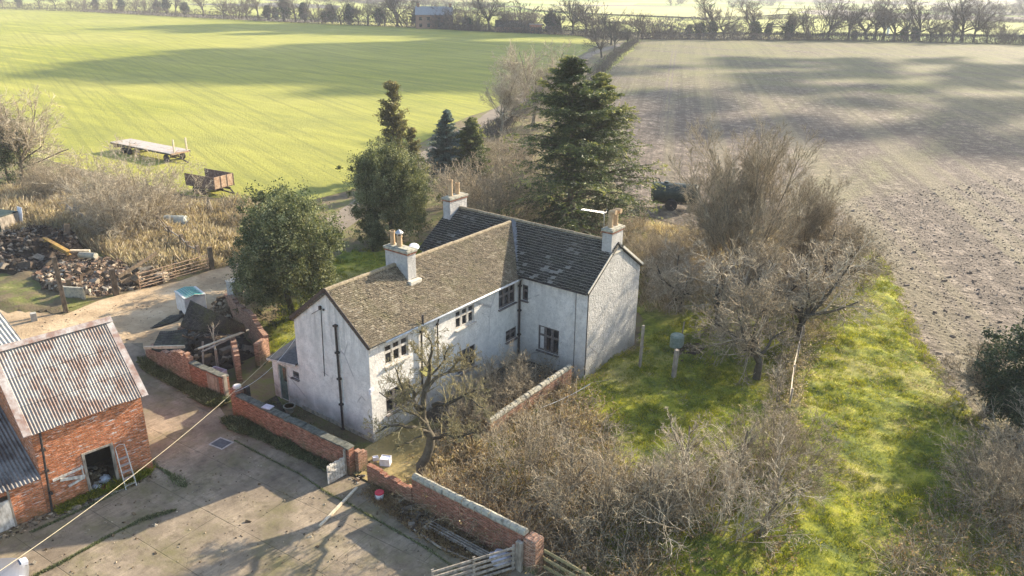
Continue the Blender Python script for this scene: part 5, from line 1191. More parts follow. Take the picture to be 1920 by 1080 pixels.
# ================================================================== posts, fences, gate on the left
def post(label, u, v, h, wd, mat='wood_post', lean=(0, 0), cat='post', name='wooden_post', group=None):
    x, y, _ = G(u, v); mb = MB(); mb.bar((0, 0, -0.15), (lean[0]*h, lean[1]*h, h), wd, wd, (0.3, 1, 0)); o = mb.build(name, M[mat], bevel=0.01); o.location = (x, y, 0); return tag(o, label, cat, group)
post('tall leaning timber gatepost at the left between the track and the rubble', 124, 586, 3.6, 0.26, 'wood_post', (-0.16, 0.05))
post('short dark stump standing beside the tall leaning gatepost', 133, 553, 1.15, 0.28)
post('pale short concrete stub standing in shade left of the tall gatepost', 65, 602, 0.55, 0.32, 'concrete_block')
post('thick rotten gatepost at the left end of the field gate, in the rubble', 218, 553, 1.9, 0.34)
post('dark timber post at the right end of the metal field gate', 398, 505, 1.75, 0.30)
post('tall thin grey timber pole standing right of the farmhouse gable', 1199, 694, 2.75, 0.13, 'wood_grey', (0.01, 0.0))
post('shorter grey post on the lawn in front of the green barrel', 1262, 713, 1.85, 0.20, 'wood_grey', (0.03, 0.0))
post('small post at the field corner beyond the orchard', 1608, 445, 1.1, 0.14)
post('thin slanting stake in the brambles by the orchard fence', 1275, 645, 1.5, 0.06, 'wood_grey', (0.1, 0))
gp = np.array(G(264, 545)); gq = np.array(G(394, 507)); gd = gq-gp; gl = np.linalg.norm(gd)
t = thing('field_gate', 'rusty tubular metal field gate beside the dirt track', 'gate', tuple(gp), atan2(gd[1], gd[0]))
for z in (0.25, 0.45, 0.67, 0.92, 1.22):
    b_ = MB(); b_.tube([(0, 0, z), (gl, 0, z)], 0.028, 6); b_.build('rail', M['rust_pale'], t)
for x in (0.0, gl*0.33, gl*0.5, gl*0.98):
    b_ = MB(); b_.tube([(x, 0.03, 0.12), (x, 0.03, 1.35 if x == 0 else 1.25)], 0.030, 6); b_.build('upright', M['rust_pale'], t)
b_ = MB(); b_.tube([(0.05, -0.04, 0.25), (gl*0.45, -0.04, 1.2)], 0.02, 6); b_.build('brace', M['rust_pale'], t)
b_ = MB(); a = np.array(G(225, 540)); q = np.array(G(300, 512)); b_.bar((0, 0, 0.8), (q[0]-a[0], q[1]-a[1], 1.55), 0.07, 0.24); b_.bar((0, 0.1, 0.35), (q[0]-a[0], q[1]-a[1]+0.1, 0.55), 0.07, 0.3); o = b_.build('broken_rails', M['wood_post']); o.location = tuple(a); tag(o, 'broken brown timber rails between the rotten gatepost and the metal gate', 'rails')
fl_ = [G(300, 432), G(322, 458), G(344, 474), G(356, 488), G(374, 496)]
t = thing('rail_fence', 'weathered three rail fence running from the thorn bush down to the field gate', 'fence', fl_[0])
for i, p in enumerate(fl_):
    b_ = MB(); x, y = p[0]-fl_[0][0], p[1]-fl_[0][1]; b_.box((x-0.13, y-0.13, -0.1), (x+0.13, y+0.13, 1.5)); b_.build('post', M['wood_post'], t, bevel=0.01)
    if i < len(fl_)-1:
        n_ = fl_[i+1]
        for z in (0.5, 0.85, 1.2):
            b_ = MB(); b_.bar((x, y, z), (n_[0]-fl_[0][0], n_[1]-fl_[0][1], z-0.03), 0.05, 0.11); b_.build('rail', M['wood_grey'], t)
# right hand orchard fence
fr = [G(1478, 768), G(1483, 722), G(1492, 682), G(1500, 645), G(1520, 600), G(1545, 560)]
t = thing('wire_fence', 'sagging pale post and rail fence between the garden and the grass verge', 'fence', fr[0])
for i, p in enumerate(fr):
    x, y = p[0]-fr[0][0], p[1]-fr[0][1]; b_ = MB(); b_.bar((x, y, -0.1), (x+0.06, y, 1.25), 0.09, 0.09, (0, 1, 0)); b_.build('post', M['wood_grey'], t)
    if i < len(fr)-1:
        n_ = fr[i+1]; b_ = MB(); b_.bar((x, y, 1.15), (n_[0]-fr[0][0], n_[1]-fr[0][1], 1.15), 0.04, 0.07); b_.build('rail', M['wood_pale' if i < 2 else 'wood_grey'], t)
        if i < 2:
            b_ = MB(); b_.bar((x, y, 0.7), (n_[0]-fr[0][0], n_[1]-fr[0][1], 0.7), 0.04, 0.08); b_.build('rail', M['wood_pale'], t)
cable('wire', 'thin sagging wire across the lawn between the pole and the inner wall', (5.9, 9.6, 1.0), (5.0, 6.5, 0.7), 0.1, 0.012, M['gutter'])

t = thing('compost_barrel', 'grey green ribbed plastic barrel on the lawn behind the short post', 'barrel', G(1268, 655))
b_ = MB(); pr = []
for i in range(13): z = i*0.078; pr.append((z, 0.40+0.02*(i % 2)-(0.03 if i in (0, 12) else 0)))
b_.lathe((0, 0, 0), pr+[(0.95, 0.34), (0.80, 0.33)], 20); b_.build('barrel', M['barrel'], t)
b_ = MB(); b_.lathe((0, 0, 0.86), [(0, 0.33), (0.01, 0.3)], 18); b_.build('dark_filling', M['rubber'], t)
heap('compost_heap', 'heap of dead leaves and soil on the lawn right of the barrel', 'heap', [G(1268, 690), G(1318, 665), G(1330, 650), G(1290, 648), G(1262, 665)], 220, 0.05, 0.16, 0.45, M['h_mix'], 15)

# ================================================================== farm machinery
def wheel(parent, c, R, w_, ax=(0, 1, 0), rim='rust'):
    g = MB(); c = Vector(c); ax = Vector(ax); g.lathe(c-ax*w_/2, [(0, R*0.82), (w_*0.12, R*0.97), (w_*0.3, R), (w_*0.7, R), (w_*0.88, R*0.97), (w_, R*0.82)], 22, ax); o = g.build('wheel', M['rubber'], parent)
    for s_ in (-1, 1):
        g = MB(); g.lathe(c+ax*(s_*w_*0.42)-ax*0.02, [(0, R*0.56), (0.04, R*0.5)], 16, ax); g.build('rim', M[rim], o)
        g = MB(); g.lathe(c+ax*(s_*w_*0.5)-ax*0.05, [(0, R*0.16), (0.1, R*0.12)], 10, ax); g.build('hub', M['rust'], o)
    return o
# flatbed: bed corners at z = 1.15
A_ = np.array(G(206, 266, 1.2)); B_ = np.array(G(318, 288, 1.2)); C_ = np.array(G(244, 259.5, 1.2)); dd = B_-A_; Lb = np.linalg.norm(dd); yaw = atan2(dd[1], dd[0]); wv_ = C_-A_; wb = abs(-sin(yaw)*wv_[0]+cos(yaw)*wv_[1]); wb = min(max(wb, 2.3), 2.8)
t = thing('flatbed_trailer', 'long flatbed farm trailer with a pale deck standing on the green field', 'trailer', (A_[0], A_[1], 0), yaw)
b_ = MB()
for i in range(12): b_.box((0, i*wb/12+0.01, 1.14), (Lb, (i+1)*wb/12-0.01, 1.20), r=i/12)
b_.build('deck', simple('bleached_deck', (0.27, 0.235, 0.20), (0.44, 0.40, 0.36), 1.2, 0.8, 0.2, c3=(0.40, 0.26, 0.18)), t)
b_ = MB(); 
for y in (0.0, wb-0.06): b_.box((0, y, 0.98), (Lb, y+0.06, 1.135))
for y in (wb*0.3, wb*0.66): b_.box((0.1, y, 0.82), (Lb-0.1, y+0.1, 1.10))
for i in range(7): b_.box((0.2+i*(Lb-0.5)/6, 0.065, 0.95), (0.28+i*(Lb-0.5)/6, wb-0.065, 1.13))
b_.box((0.25, 0.2, 0.55), (0.9, wb-0.2, 0.9)); b_.build('chassis', M['iron'], t)
for x in (2.25, 3.35):
    for y in (0.25, wb-0.25): wheel(t, (x, y, 0.48), 0.50, 0.26, rim='cream' if (x > 3 and y < 1) else 'rust')
    b_ = MB(); b_.tube([(x, 0.3, 0.48), (x, wb-0.3, 0.48)], 0.05, 6); b_.build('axle', M['iron'], t)
for y in (0.3, wb-0.3): wheel(t, (Lb-1.2, y, 0.44), 0.46, 0.24)
b_ = MB(); b_.tube([(Lb-1.2, 0.3, 0.44), (Lb-1.2, wb-0.3, 0.44)], 0.05, 6); b_.lathe((Lb-1.2, wb/2, 0.5), [(0, 0.5), (0.3, 0.5)], 16); b_.build('turntable', M['rust'], t)
b_ = MB(); b_.bar((Lb-1.2, wb/2-0.4, 0.5), (Lb+0.2, wb/2, 0.35), 0.08, 0.1); b_.bar((Lb-1.2, wb/2+0.4, 0.5), (Lb+0.2, wb/2, 0.35), 0.08, 0.1); b_.bar((Lb+0.1, wb/2, 0.38), (Lb+1.5, wb/2-0.15, 0.16), 0.12, 0.12); b_.build('drawbar', M['iron'], t)
for y in (0.75, wb-0.35):
    b_ = MB(); b_.box((Lb-0.22, y-0.09, 1.0), (Lb-0.08, y+0.09, 2.65)); b_.build('stake', M['wood_pale'], t)
for x in (4.9, 5.6):
    b_ = MB(); b_.bar((x, 0.1, 1.0), (x+0.15, 0.1, 0.12), 0.08, 0.08, (0, 1, 0)); b_.build('landing_leg', M['rust'], t)
b_ = MB(); b_.box((Lb-0.3, 0.2, 0.98), (Lb+0.04, wb-0.2, 1.12)); b_.build('front_beam', M['rust_pale'], t)
# tipping trailer
A_ = np.array(G(347, 366)); B_ = np.array(G(404, 372)); dd = B_-A_; yaw = atan2(dd[1], dd[0])
A_ = np.array(G(351, 361)); C_ = np.array(G(404, 371)); D_ = np.array(G(436, 360)); dd = C_-A_; Lt = np.linalg.norm(dd); yaw = atan2(dd[1], dd[0]); wt = min(max(abs(-sin(yaw)*(D_-C_)[0]+cos(yaw)*(D_-C_)[1]), 2.1), 2.6)
t = thing('tipping_trailer', 'rusty high sided tipping trailer with an open back at the field edge', 'trailer', (A_[0], A_[1], 0), yaw)
zf = 0.85; zt_ = 2.0
b_ = MB(); b_.box((0, 0, zf-0.08), (Lt, wt, zf)); b_.build('floor', M['rust'], t)
for y in (0, wt-0.05):
    b_ = MB(); b_.box((0, y, zf), (Lt, y+0.05, zt_)); sd = b_.build('side_panel', M['rust'], t); b_ = MB()
    yo = y-0.04 if y == 0 else y+0.05
    for i in range(6): b_.box((i*(Lt-0.06)/5, yo, zf-0.05), (i*(Lt-0.06)/5+0.06, yo+0.04, zt_+0.01))
    b_.build('ribs', M['rust'], sd)
b_ = MB(); b_.box((Lt-0.002, 0, zf), (Lt+0.05, wt, zt_)); sd = b_.build('front_panel', M['rust_pale'], t); b_ = MB()
for i in range(4): b_.box((Lt+0.05, i*(wt-0.06)/3, zf-0.1), (Lt+0.09, i*(wt-0.06)/3+0.06, zt_+0.01))
b_.build('ribs', M['rust'], sd)
b_ = MB(); b_.box((0.2, wt*0.3, 0.55), (Lt+0.4, wt*0.3+0.1, zf-0.09)); b_.box((0.2, wt*0.65, 0.55), (Lt+0.4, wt*0.65+0.1, zf-0.09)); b_.bar((Lt+0.3, wt*0.34, 0.6), (Lt+1.3, wt*0.5, 0.35), 0.1, 0.12); b_.bar((Lt+0.3, wt*0.68, 0.6), (Lt+1.3, wt*0.5, 0.35), 0.1, 0.12); b_.build('chassis', M['iron'], t)
for x in (1.2, 2.1):
    for y in (0.18, wt-0.18): wheel(t, (x, y, 0.42), 0.43, 0.28)
# slurry tanker behind the thicket
A_ = np.array(G(1218, 392)); B_ = np.array(G(1306, 398)); dd = B_-A_; Lk = np.linalg.norm(dd); yaw = atan2(dd[1], dd[0])
t = thing('slurry_tanker', 'dark green cylindrical slurry tanker parked on the bare field edge', 'tanker', (A_[0], A_[1], 0), yaw)
b_ = MB(); b_.lathe((0, 0.9, 1.55), [(0, 0.55), (0.10, 0.85), (0.2, 0.92), (Lk-0.2, 0.92), (Lk-0.1, 0.85), (Lk, 0.55)], 28, (1, 0, 0)); b_.build('tank', M['green_tank'], t)
for x in (0.9, Lk/2, Lk-0.9):
    b_ = MB(); b_.lathe((x, 0.9, 1.55), [(0, 0.94), (0.07, 0.94)], 28, (1, 0, 0)); b_.build('band', M['green_tank'], t)
b_ = MB(); b_.box((0.2, 0.45, 0.5), (Lk, 0.6, 0.75)); b_.box((0.2, 1.2, 0.5), (Lk, 1.35, 0.75)); b_.bar((Lk, 0.9, 0.6), (Lk+1.1, 0.9, 0.35), 0.2, 0.16); b_.build('chassis', M['iron'], t)
for y in (-0.05, 1.85): wheel(t, (Lk*0.45, y, 0.55), 0.58, 0.36)
b_ = MB(); b_.tube([(0.15, 0.9, 2.2), (0.12, 0.9, 2.75), (0.35, 0.9, 2.9), (0.65, 0.9, 2.8), (0.8, 0.9, 2.45)], 0.06, 8); b_.build('filler_hose', M['iron'], t)
b_ = MB(); b_.lathe((1.4, 0.9, 2.4), [(0, 0.25), (0.16, 0.25), (0.2, 0.2)], 14); b_.build('hatch', M['green_tank'], t)
# pale tank lying in dry grass
x, y, _ = G(331, 428); t = thing('water_tank', 'pale grey cylindrical tank lying on its side in the dry grass', 'tank', (x, y, 0), radians(35))
b_ = MB(); b_.lathe((-1.0, 0, 0.55), [(0, 0.1), (0.02, 0.5), (0.1, 0.6), (1.9, 0.6), (1.98, 0.5), (2.0, 0.1)], 22, (1, 0, 0.0)); b_.build('tank', M['tank_pale'], t)
b_ = MB(); b_.tube([(0.6, -0.7, 0.1), (1.4, -0.2, 0.95)], 0.04, 6); b_.build('pipe', M['plastic_white'], t)
for i, (u, v, z, lb) in enumerate([(352, 410, 0.16, 'worn black tyre lying left of the others in the dry grass'), (374, 408, 0.2, 'worn black tyre in the middle of the scrap line'), (385, 404, 0.3, 'worn black tyre leaning against the upright stump'), (366, 400, 0.42, 'worn black tyre on top of the scrap line')]):
    x, y, _ = G(u, v); g = MB(); P = [(0.42*cos(a), 0.42*sin(a), 0) for a in np.linspace(0, 2*pi, 19)]; g.tube(P, 0.15, 8, cap=False); o = g.build('tyre', M['rubber'], smooth=True); o.location = (x, y, z); o.rotation_euler = (0.3*(i-1), 0.25*(i % 2), i); tag(o, lb, 'tyre', 'old tyres by the dry grass')
x, y, _ = G(396, 404); b_ = MB(); b_.tube([(0, 0, -0.1), (-0.25, 0.1, 0.7), (-0.5, 0.2, 1.45)], [0.30, 0.26, 0.12], 7); b_.tube([(0.5, -0.2, -0.1), (0.1, 0.0, 0.6), (-0.3, 0.1, 1.1)], [0.22, 0.2, 0.1], 6); o = b_.build('tree_stump', M['bark']); o.location = (x, y, 0); tag(o, 'splintered upright tree stump at the right end of the tyres', 'stump')
heap('scrap_line', 'tangle of scrap metal and branches between the pale tank and the stump', 'scrap', [G(345, 412), G(350, 398), G(400, 398), G(400, 412)], 110, 0.10, 0.3, 0.5, M['h_dark'], 31)
# dark feed bin far left, girder, rubble
t = thing('metal_bin', 'dark square metal bin with a pale open side at the left edge', 'bin', G(8, 432), radians(20))
b_ = MB(); b_.box((-1.5, -1.2, 0), (0.9, 0.9, 1.55)); b_.build('body', M['green_tank'], t, bevel=0.02); b_ = MB(); b_.box((0.91, -1.0, 0.1), (0.95, 0.85, 1.45)); b_.build('side_sheet', M['wood_grey'], t); b_ = MB(); b_.bar((0.96, 0.9, 0.6), (1.1, 0.95, 1.9), 0.5, 0.04, (0, 1, 0)); b_.build('loose_panel', M['plastic_white'], t)
heap('earth_heap', 'large dark heap of earth and broken roofing on the left', 'heap', [G(-20, 505), G(0, 470), G(40, 445), G(90, 425), G(130, 440), G(150, 475), G(110, 505), G(50, 520)], 1500, 0.06, 0.32, 1.9, M['h_dark'], 41)
heap('brick_rubble', 'sunlit bricks and timber rubble strewn behind the rotten gateposts', 'rubble', [G(60, 520), G(110, 490), G(170, 490), G(235, 500), G(250, 530), G(210, 553), G(150, 560), G(90, 550)], 2200, 0.05, 0.24, 0.95, M['h_brick'], 42)
heap('timber_rubble', 'broken boards and debris piled behind the metal field gate', 'rubble', [G(215, 548), G(225, 505), G(270, 500), G(330, 515), G(300, 535)], 260, 0.10, 0.45, 0.6, M['h_mix'], 43)
x, y, _ = G(112, 478); b_ = MB(); p, q = np.array(G(84, 452, 1.2))-[x, y, 0], np.array(G(130, 478, 1.1))-[x, y, 0]
b_.bar(p, q, 0.3, 0.05); b_.bar(p+[0, 0, 0.28], q+[0, 0, 0.28], 0.3, 0.05); b_.bar(p+[0, 0, 0.14], q+[0, 0, 0.14], 0.05, 0.24); o = b_.build('steel_girder', M['yellow'], bevel=0.005); o.location = (x, y, 0); tag(o, 'rusty steel girder with a yellow end lying on the rubble', 'girder')
x, y, _ = G(148, 474); b_ = MB(); p, q = np.array(G(131, 470, 1.0))-[x, y, 0], np.array(G(168, 470, 0.95))-[x, y, 0]; b_.bar(p, q, 0.25, 0.12); b_.bar(q+[-0.1, 0, 0], q+[-0.1, 0, -0.95], 0.15, 0.15, (0, 1, 0)); o = b_.build('pale_beam', M['wood_pale']); o.location = (x, y, 0); tag(o, 'pale flat beam sticking out right of the yellow girder', 'beam')
x, y, _ = G(165, 505); b_ = MB(); P = np.array([(-1.3, 0.2, 0.85), (1.0, 0.9, 1.05)]); P[1] = P[0]*0.35+P[1]*0.65; b_.tube([P[0], P[1]], 0.22, 14); o = b_.build('concrete_pipe', M['stone']); o.location = (x, y, -0.05); tag(o, 'pale broken pipe lying on the sunlit rubble', 'pipe')
t = thing('concrete_slab', 'mossy concrete panel standing between the leaning gatepost and the rubble', 'panel', G(141, 563), radians(30)); b_ = MB(); b_.box((-0.75, -0.09, -0.1), (0.75, 0.09, 0.95)); b_.build('slab', M['stone'], t, bevel=0.02)
b_ = MB(); x, y, _ = G(140, 418)
for i, (dx, h) in enumerate([(-1.4, 1.3), (-0.7, 1.0), (0.0, 1.6), (0.6, 1.1)]): b_.bar((dx, 0, 0), (dx+0.5, 0.2, h), 0.8, 0.06, (0, 1, 0.2))
o = b_.build('sheet_stack', M['corr_dark']); o.location = (x, y, 0); tag(o, 'dark upright broken sheets in the weeds left of the thorn bush', 'sheets')

# ================================================================== far houses
x, y, _ = G(815, 53); sc = 1.0
t = thing('brick_farmhouse', 'distant red brick house with a grey roof in the hedgerow trees', 'house', (x, y, -0.3), radians(40))
b_ = MB(); wall(b_, (-8, -4.5, 0), (1, 0, 0), 16, 6.2, [(1.5, 2.7, 1, 2.5), (5, 6.2, 1, 2.5), (9.5, 10.7, 1, 2.5), (13.2, 14.4, 1, 2.5), (1.5, 2.7, 3.8, 5.2), (5, 6.2, 3.8, 5.2), (9.5, 10.7, 3.8, 5.2), (13.2, 14.4, 3.8, 5.2)])
wall(b_, (8, -4.5, 0), (0, 1, 0), 9, 6.2, [(3, 4.2, 3.8, 5.2)], apex=(4.5, 9.4)); wall(b_, (8, 4.5, 0), (-1, 0, 0), 16, 6.2); wall(b_, (-8, 4.5, 0), (0, -1, 0), 9, 6.2, apex=(4.5, 9.4)); b_.build('wall', M['brick_old'], t)
for X0 in (1.5, 5, 9.5, 13.2):
    for Z0 in (1, 3.8):
        b_ = MB(); b_.box((-8+X0, -4.40, Z0), (-8+X0+1.2, -4.36, Z0+1.45)); b_.box((-8+X0+0.55, -4.43, Z0), (-8+X0+0.65, -4.405, Z0+1.45)); b_.build('window', M['glass'], t)
part('roof', join([tiles((-8.3, s_*4.8, 6.05), (1, 0, 0), 16.6, (0, -s_*4.8, 3.42), 0.6, 0.45, 0.04, 5+s_, 0.02, 0.0) for s_ in (1, -1)]), simple('pale_slate', (0.24, 0.25, 0.27), (0.36, 0.37, 0.40), 3, 0.6, 0.1), t)
for X0 in (-7, 7):
    b_ = MB(); b_.box((X0-0.6, -0.5, 8.3), (X0+0.6, 0.5, 10.8)); b_.build('chimney', M['brick_old'], t)
x, y, _ = G(1004, 62); t = thing('brick_shed', 'distant small red brick shed in the hedgerow beside a dark roofed barn', 'shed', (x, y, -0.2), radians(38))
b_ = MB(); wall(b_, (-2.5, -2.5, 0), (1, 0, 0), 5, 3.6, [(2, 2.9, 0.02, 2.0)]); wall(b_, (2.5, -2.5, 0), (0, 1, 0), 5, 3.6); wall(b_, (2.5, 2.5, 0), (-1, 0, 0), 5, 3.6); wall(b_, (-2.5, 2.5, 0), (0, -1, 0), 5, 3.6); b_.build('wall', M['brick_barn'], t)
b_ = MB(); b_.box((-2.7, -2.7, 3.6), (2.7, 2.7, 3.75)); b_.build('roof', M['corr_dark'], t)
x, y, _ = G(965, 60); t = thing('dark_barn', 'distant long low barn with a dark roof left of the small brick shed', 'barn', (x, y, -0.2), radians(38))
b_ = MB(); b_.box((-8, -3.5, 0), (8, 3.5, 2.6)); b_.build('wall', M['brick_old'], t, bevel=0.05)
part('roof', join([tiles((-8.3, s_*3.9, 2.5), (1, 0, 0), 16.6, (0, -s_*3.9, 2.4), 0.7, 0.5, 0.04, 15+s_, 0.02, 0.0) for s_ in (1, -1)]), M['slate'], t)
x, y, _ = G(1664, 66); b_ = MB(); b_.box((-0.45, -0.45, 0), (0.45, 0.45, 3.6)); b_.lathe((0, 0, 3.6), [(0, 0.5), (0.3, 0.1)], 8); o = b_.build('white_post', M['plastic_white']); o.location = (x, y, -0.4); tag(o, 'distant white marker post among the hedgerow trees on the right', 'post')

# ================================================================== planting
def scatter(poly, n, r):
    P = np.array([p[:2] for p in poly]); lo_, hi_ = P.min(0), P.max(0); out = np.zeros((0, 2))
    while len(out) < n:
        q = r.uniform(lo_, hi_, (n*2, 2)); q = q[inpoly(q[:, 0], q[:, 1], poly)]; out = np.concatenate([out, q])
    return out[:n]

def stuff(name, arr, mat, label, cat, z=0.0):
    o = link(name, npmesh(name, arr[0], arr[1], mat, arr[2])); tag(o, label, cat); o['kind'] = 'stuff'; return o

def thicket(name, label, poly, n, h, seed, mat, leaf=None, rad=0.009, arch=0.16, dens=None, nl=0, hv=0.5):
    r = rs(seed); q = scatter(poly, n, r)
    hh = h*(0.45+0.9*vnoise(q[:, 0], q[:, 1], 2.6, seed))*r.uniform(0.5, 1.15, n)
    st = np.stack([q[:, 0], q[:, 1], np.full(n, -0.02)], 1); d = np.stack([r.normal(0, 0.55, n), r.normal(0, 0.55, n), np.ones(n)], 1)
    c = grow(st, d, hh*1.5, np.full(n, rad*1.4), np.full(n, rad*0.6), 7, 0.22, -arch, r); c[0][:, :, 2] = np.maximum(c[0][:, :, 2], 0.0)
    P, D, L, R = spawn(c[0], c[1], 3, 0.2, 1.0, 0.5, 1.2, r, 0.42, 0.7); s = grow(P, D, L, np.maximum(R, rad*0.6), np.full(len(P), rad*0.45), 4, 0.2, -0.04, r)
    o = stuff(name, tubes([(c[0], c[1], 3), (s[0], s[1], 3)], r), mat, label, 'brambles')
    if nl:
        B, N, _ = s[0].shape; k = r.integers(0, B, nl); j = r.integers(0, N, nl)
        lv = leaves(s[0][k, j]+r.normal(0, 0.05, (nl, 3)), 0.045, r, 0.2, 0.6); link(name+'_leaves', npmesh(name+'_leaves', lv[0], lv[1], leaf, lv[2]), o)
        o.children[0]['kind'] = 'stuff'
    return o

def blades(name, label, poly, n, h, seed, mat, w_=0.012, clump=0.0, z=0.03, amp=0.3, lean=0.5, cat='grass'):
    r = rs(seed)
    if clump:
        c = scatter(poly, n//14, r); hs = np.repeat(r.uniform(0.5, 1.3, len(c)), 14)*(0.5+vnoise(np.repeat(c[:, 0], 14), np.repeat(c[:, 1], 14), 1.2, seed))
        q = np.repeat(c, 14, 0)+r.normal(0, clump, (len(c)*14, 2)); n = len(q); tn = np.repeat(r.uniform(0, 0.8, len(c)), 14)
    else: q = scatter(poly, n, r); hs = 0.5+vnoise(q[:, 0], q[:, 1], 1.6, seed); tn = r.uniform(0, 0.8, n)
    b = np.stack([q[:, 0], q[:, 1], z+lumps(q[:, 0], q[:, 1], amp)*0.8], 1)
    d = nrm(np.stack([r.normal(0, lean, n), r.normal(0, lean, n), np.ones(n)], 1)); s = nrm(np.cross(d, r.normal(0, 1, (n, 3))))
    L = (h*hs*r.uniform(0.5, 1.2, n))[:, None]; w2 = w_*r.uniform(0.7, 1.3, n)[:, None]
    V = np.stack([b-s*w2, b+s*w2, b+d*L+s*w2*0.25, b+d*L-s*w2*0.25], 1).reshape(-1, 3); V[2::4, 2] -= (L[:, 0]*0.1)
    return stuff(name, (V, np.arange(n*4).reshape(n, 4), np.clip(tn+r.normal(0, 0.15, n), 0, 1)), mat, label, cat)

# ---- prototypes
a, b = bare(1, 12.4, 1, 0.05, 0.30, (12, 10, 9, 6), (0.4, 1.05), 0.05, 0.20, 0.018, 0.13, (1.5, 0.62, 0.5, 0.6)); proto('ash', [('trunk', a, M['bark']), ('crown', b, M['twig_pale'])])
a, b = bare(2, 12.0, 12, 0.05, 0.72, (10, 8, 7, 4), (0.3, 0.75), 0.06, 0.11, 0.0105, 0.07, (0.5, 0.55, 0.55, 0.55), spread=0.24); proto('poplar', [('trunk', a, M['bark']), ('crown', b, M['twig_tan'])])
a, b = bare(3, 6.0, 1, 0.15, 0.30, (9, 9, 9, 6), (0.5, 1.15), 0.02, 0.16, 0.0135, 0.2, (1.25, 0.7, 0.6, 0.6)); proto('apple', [('trunk', a, M['bark_dark']), ('crown', b, M['twig_pale'])])
a, b = bare(4, 6.0, 1, 0.12, 0.28, (9, 9, 9, 6), (0.5, 1.2), 0.03, 0.16, 0.0135, 0.2, (1.25, 0.7, 0.6, 0.6)); proto('apple_grey', [('trunk', a, M['bark_dark']), ('crown', b, M['twig_grey'])])
a, b = bush(6, 5.6, 3.8, 70, (8, 7, 5), 0.035, 0.010, 0.02, 0.16, 0.75); proto('thorn', [('stems', a, M['bark']), ('crown', b, M['twig_tan'])]); proto('thorn_pale', [('stems', a, M['twig_grey']), ('crown', b, M['twig_pale'])])
a, b = bush(7, 5.2, 4.2, 60, (7, 6, 4), 0.035, 0.010, 0.05, 0.10, 0.8); proto('scrub', [('stems', a, M['bark']), ('crown', b, M['twig_grey'])])
a, b = bush(8, 4.6, 3.6, 40, (6, 6, 3), 0.03, 0.0095, 0.04, 0.14, 0.85); proto('scrub_pale', [('stems', a, M['twig_grey']), ('crown', b, M['twig_pale'])])
a, b = bush(9, 3.4, 2.2, 34, (6, 5, 4), 0.022, 0.008, 0.05, 0.12, 0.7); proto('shrub', [('stems', a, M['bark']), ('crown', b, M['twig_tan'])])
def evergreen(key, seed, Hh, R, n, size, leaf, clump=0.42, lobes=9, ncl=420, twigs=True):
    r = rs(seed); a, _ = bare(seed, Hh*0.9, 1, 0.05, 0.6, (8, 3), (0.4, 1.0), 0.05)
    parts = [('trunk', a, M['bark_dark']), ('crown', blob_leaves(seed, Hh, R, n, size, clump, 0.1, lobes, 1.0, ncl), M[leaf])]
    proto(key, parts)
evergreen('holly', 21, 8.0, 4.0, 110000, 0.066, 'leaf_holly', 0.5, 16, 1000)
evergreen('ivybush', 22, 8.3, 3.6, 110000, 0.064, 'leaf_ivy', 0.5, 16, 1000)
evergreen('ivymass', 23, 5.6, 3.4, 50000, 0.065, 'leaf_dark', 0.5, 8, 420)
evergreen('evergreen_small', 24, 5.5, 3.0, 24000, 0.09, 'leaf_ivy', 0.5, 7, 260)
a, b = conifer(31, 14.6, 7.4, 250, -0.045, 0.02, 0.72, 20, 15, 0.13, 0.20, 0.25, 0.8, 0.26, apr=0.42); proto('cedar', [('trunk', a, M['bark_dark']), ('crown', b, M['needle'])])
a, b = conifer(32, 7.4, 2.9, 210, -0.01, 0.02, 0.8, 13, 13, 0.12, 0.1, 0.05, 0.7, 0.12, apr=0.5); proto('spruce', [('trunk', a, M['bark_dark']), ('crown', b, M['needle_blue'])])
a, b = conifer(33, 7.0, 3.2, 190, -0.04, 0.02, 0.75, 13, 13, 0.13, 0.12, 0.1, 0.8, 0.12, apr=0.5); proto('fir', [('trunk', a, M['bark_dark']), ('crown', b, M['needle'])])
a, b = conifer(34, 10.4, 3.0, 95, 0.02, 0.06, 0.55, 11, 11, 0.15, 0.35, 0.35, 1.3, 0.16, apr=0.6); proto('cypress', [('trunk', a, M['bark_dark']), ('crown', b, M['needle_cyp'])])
# far, light prototypes
for i in range(4):
    a, b = bare(40+i, 10.0, 1, 0.08, 0.32, (8, 7, 6, 4), (0.4, 0.95), 0.05, 0.24, 0.028, 0.15, (1.3, 0.68, 0.62, 0.6)); proto('far%d' % i, [('trunk', a, M['bark_dark']), ('crown', b, M['twig_far'])])
for i in range(2):
    a, b = bare(50+i, 10.5, 1, 0.08, 0.4, (7, 6, 4, 3), (0.4, 0.9), 0.05, 0.3, 0.03, 0.14, (1.1, 0.6, 0.55, 0.5)); lv = blob_leaves(50+i, 6.6+i, 2.3, 4200, 0.24, 0.75, 0.05, 7, 1.2, 110)
    proto('ivied%d' % i, [('trunk', join([a, b]), M['bark_dark']), ('crown', lv, M['leaf_dark'])])
a, b = bush(60, 4.2, 4.0, 26, (6, 4), 0.05, 0.03, 0.02, 0.15, 0.9); proto('farbush', [('crown', join([a, b]), M['twig_far'])])
a, b = bush(61, 4.2, 3.4, 26, (7, 5), 0.04, 0.022, 0.02, 0.15, 0.8); proto('midbush', [('crown', join([a, b]), M['twig_grey'])])

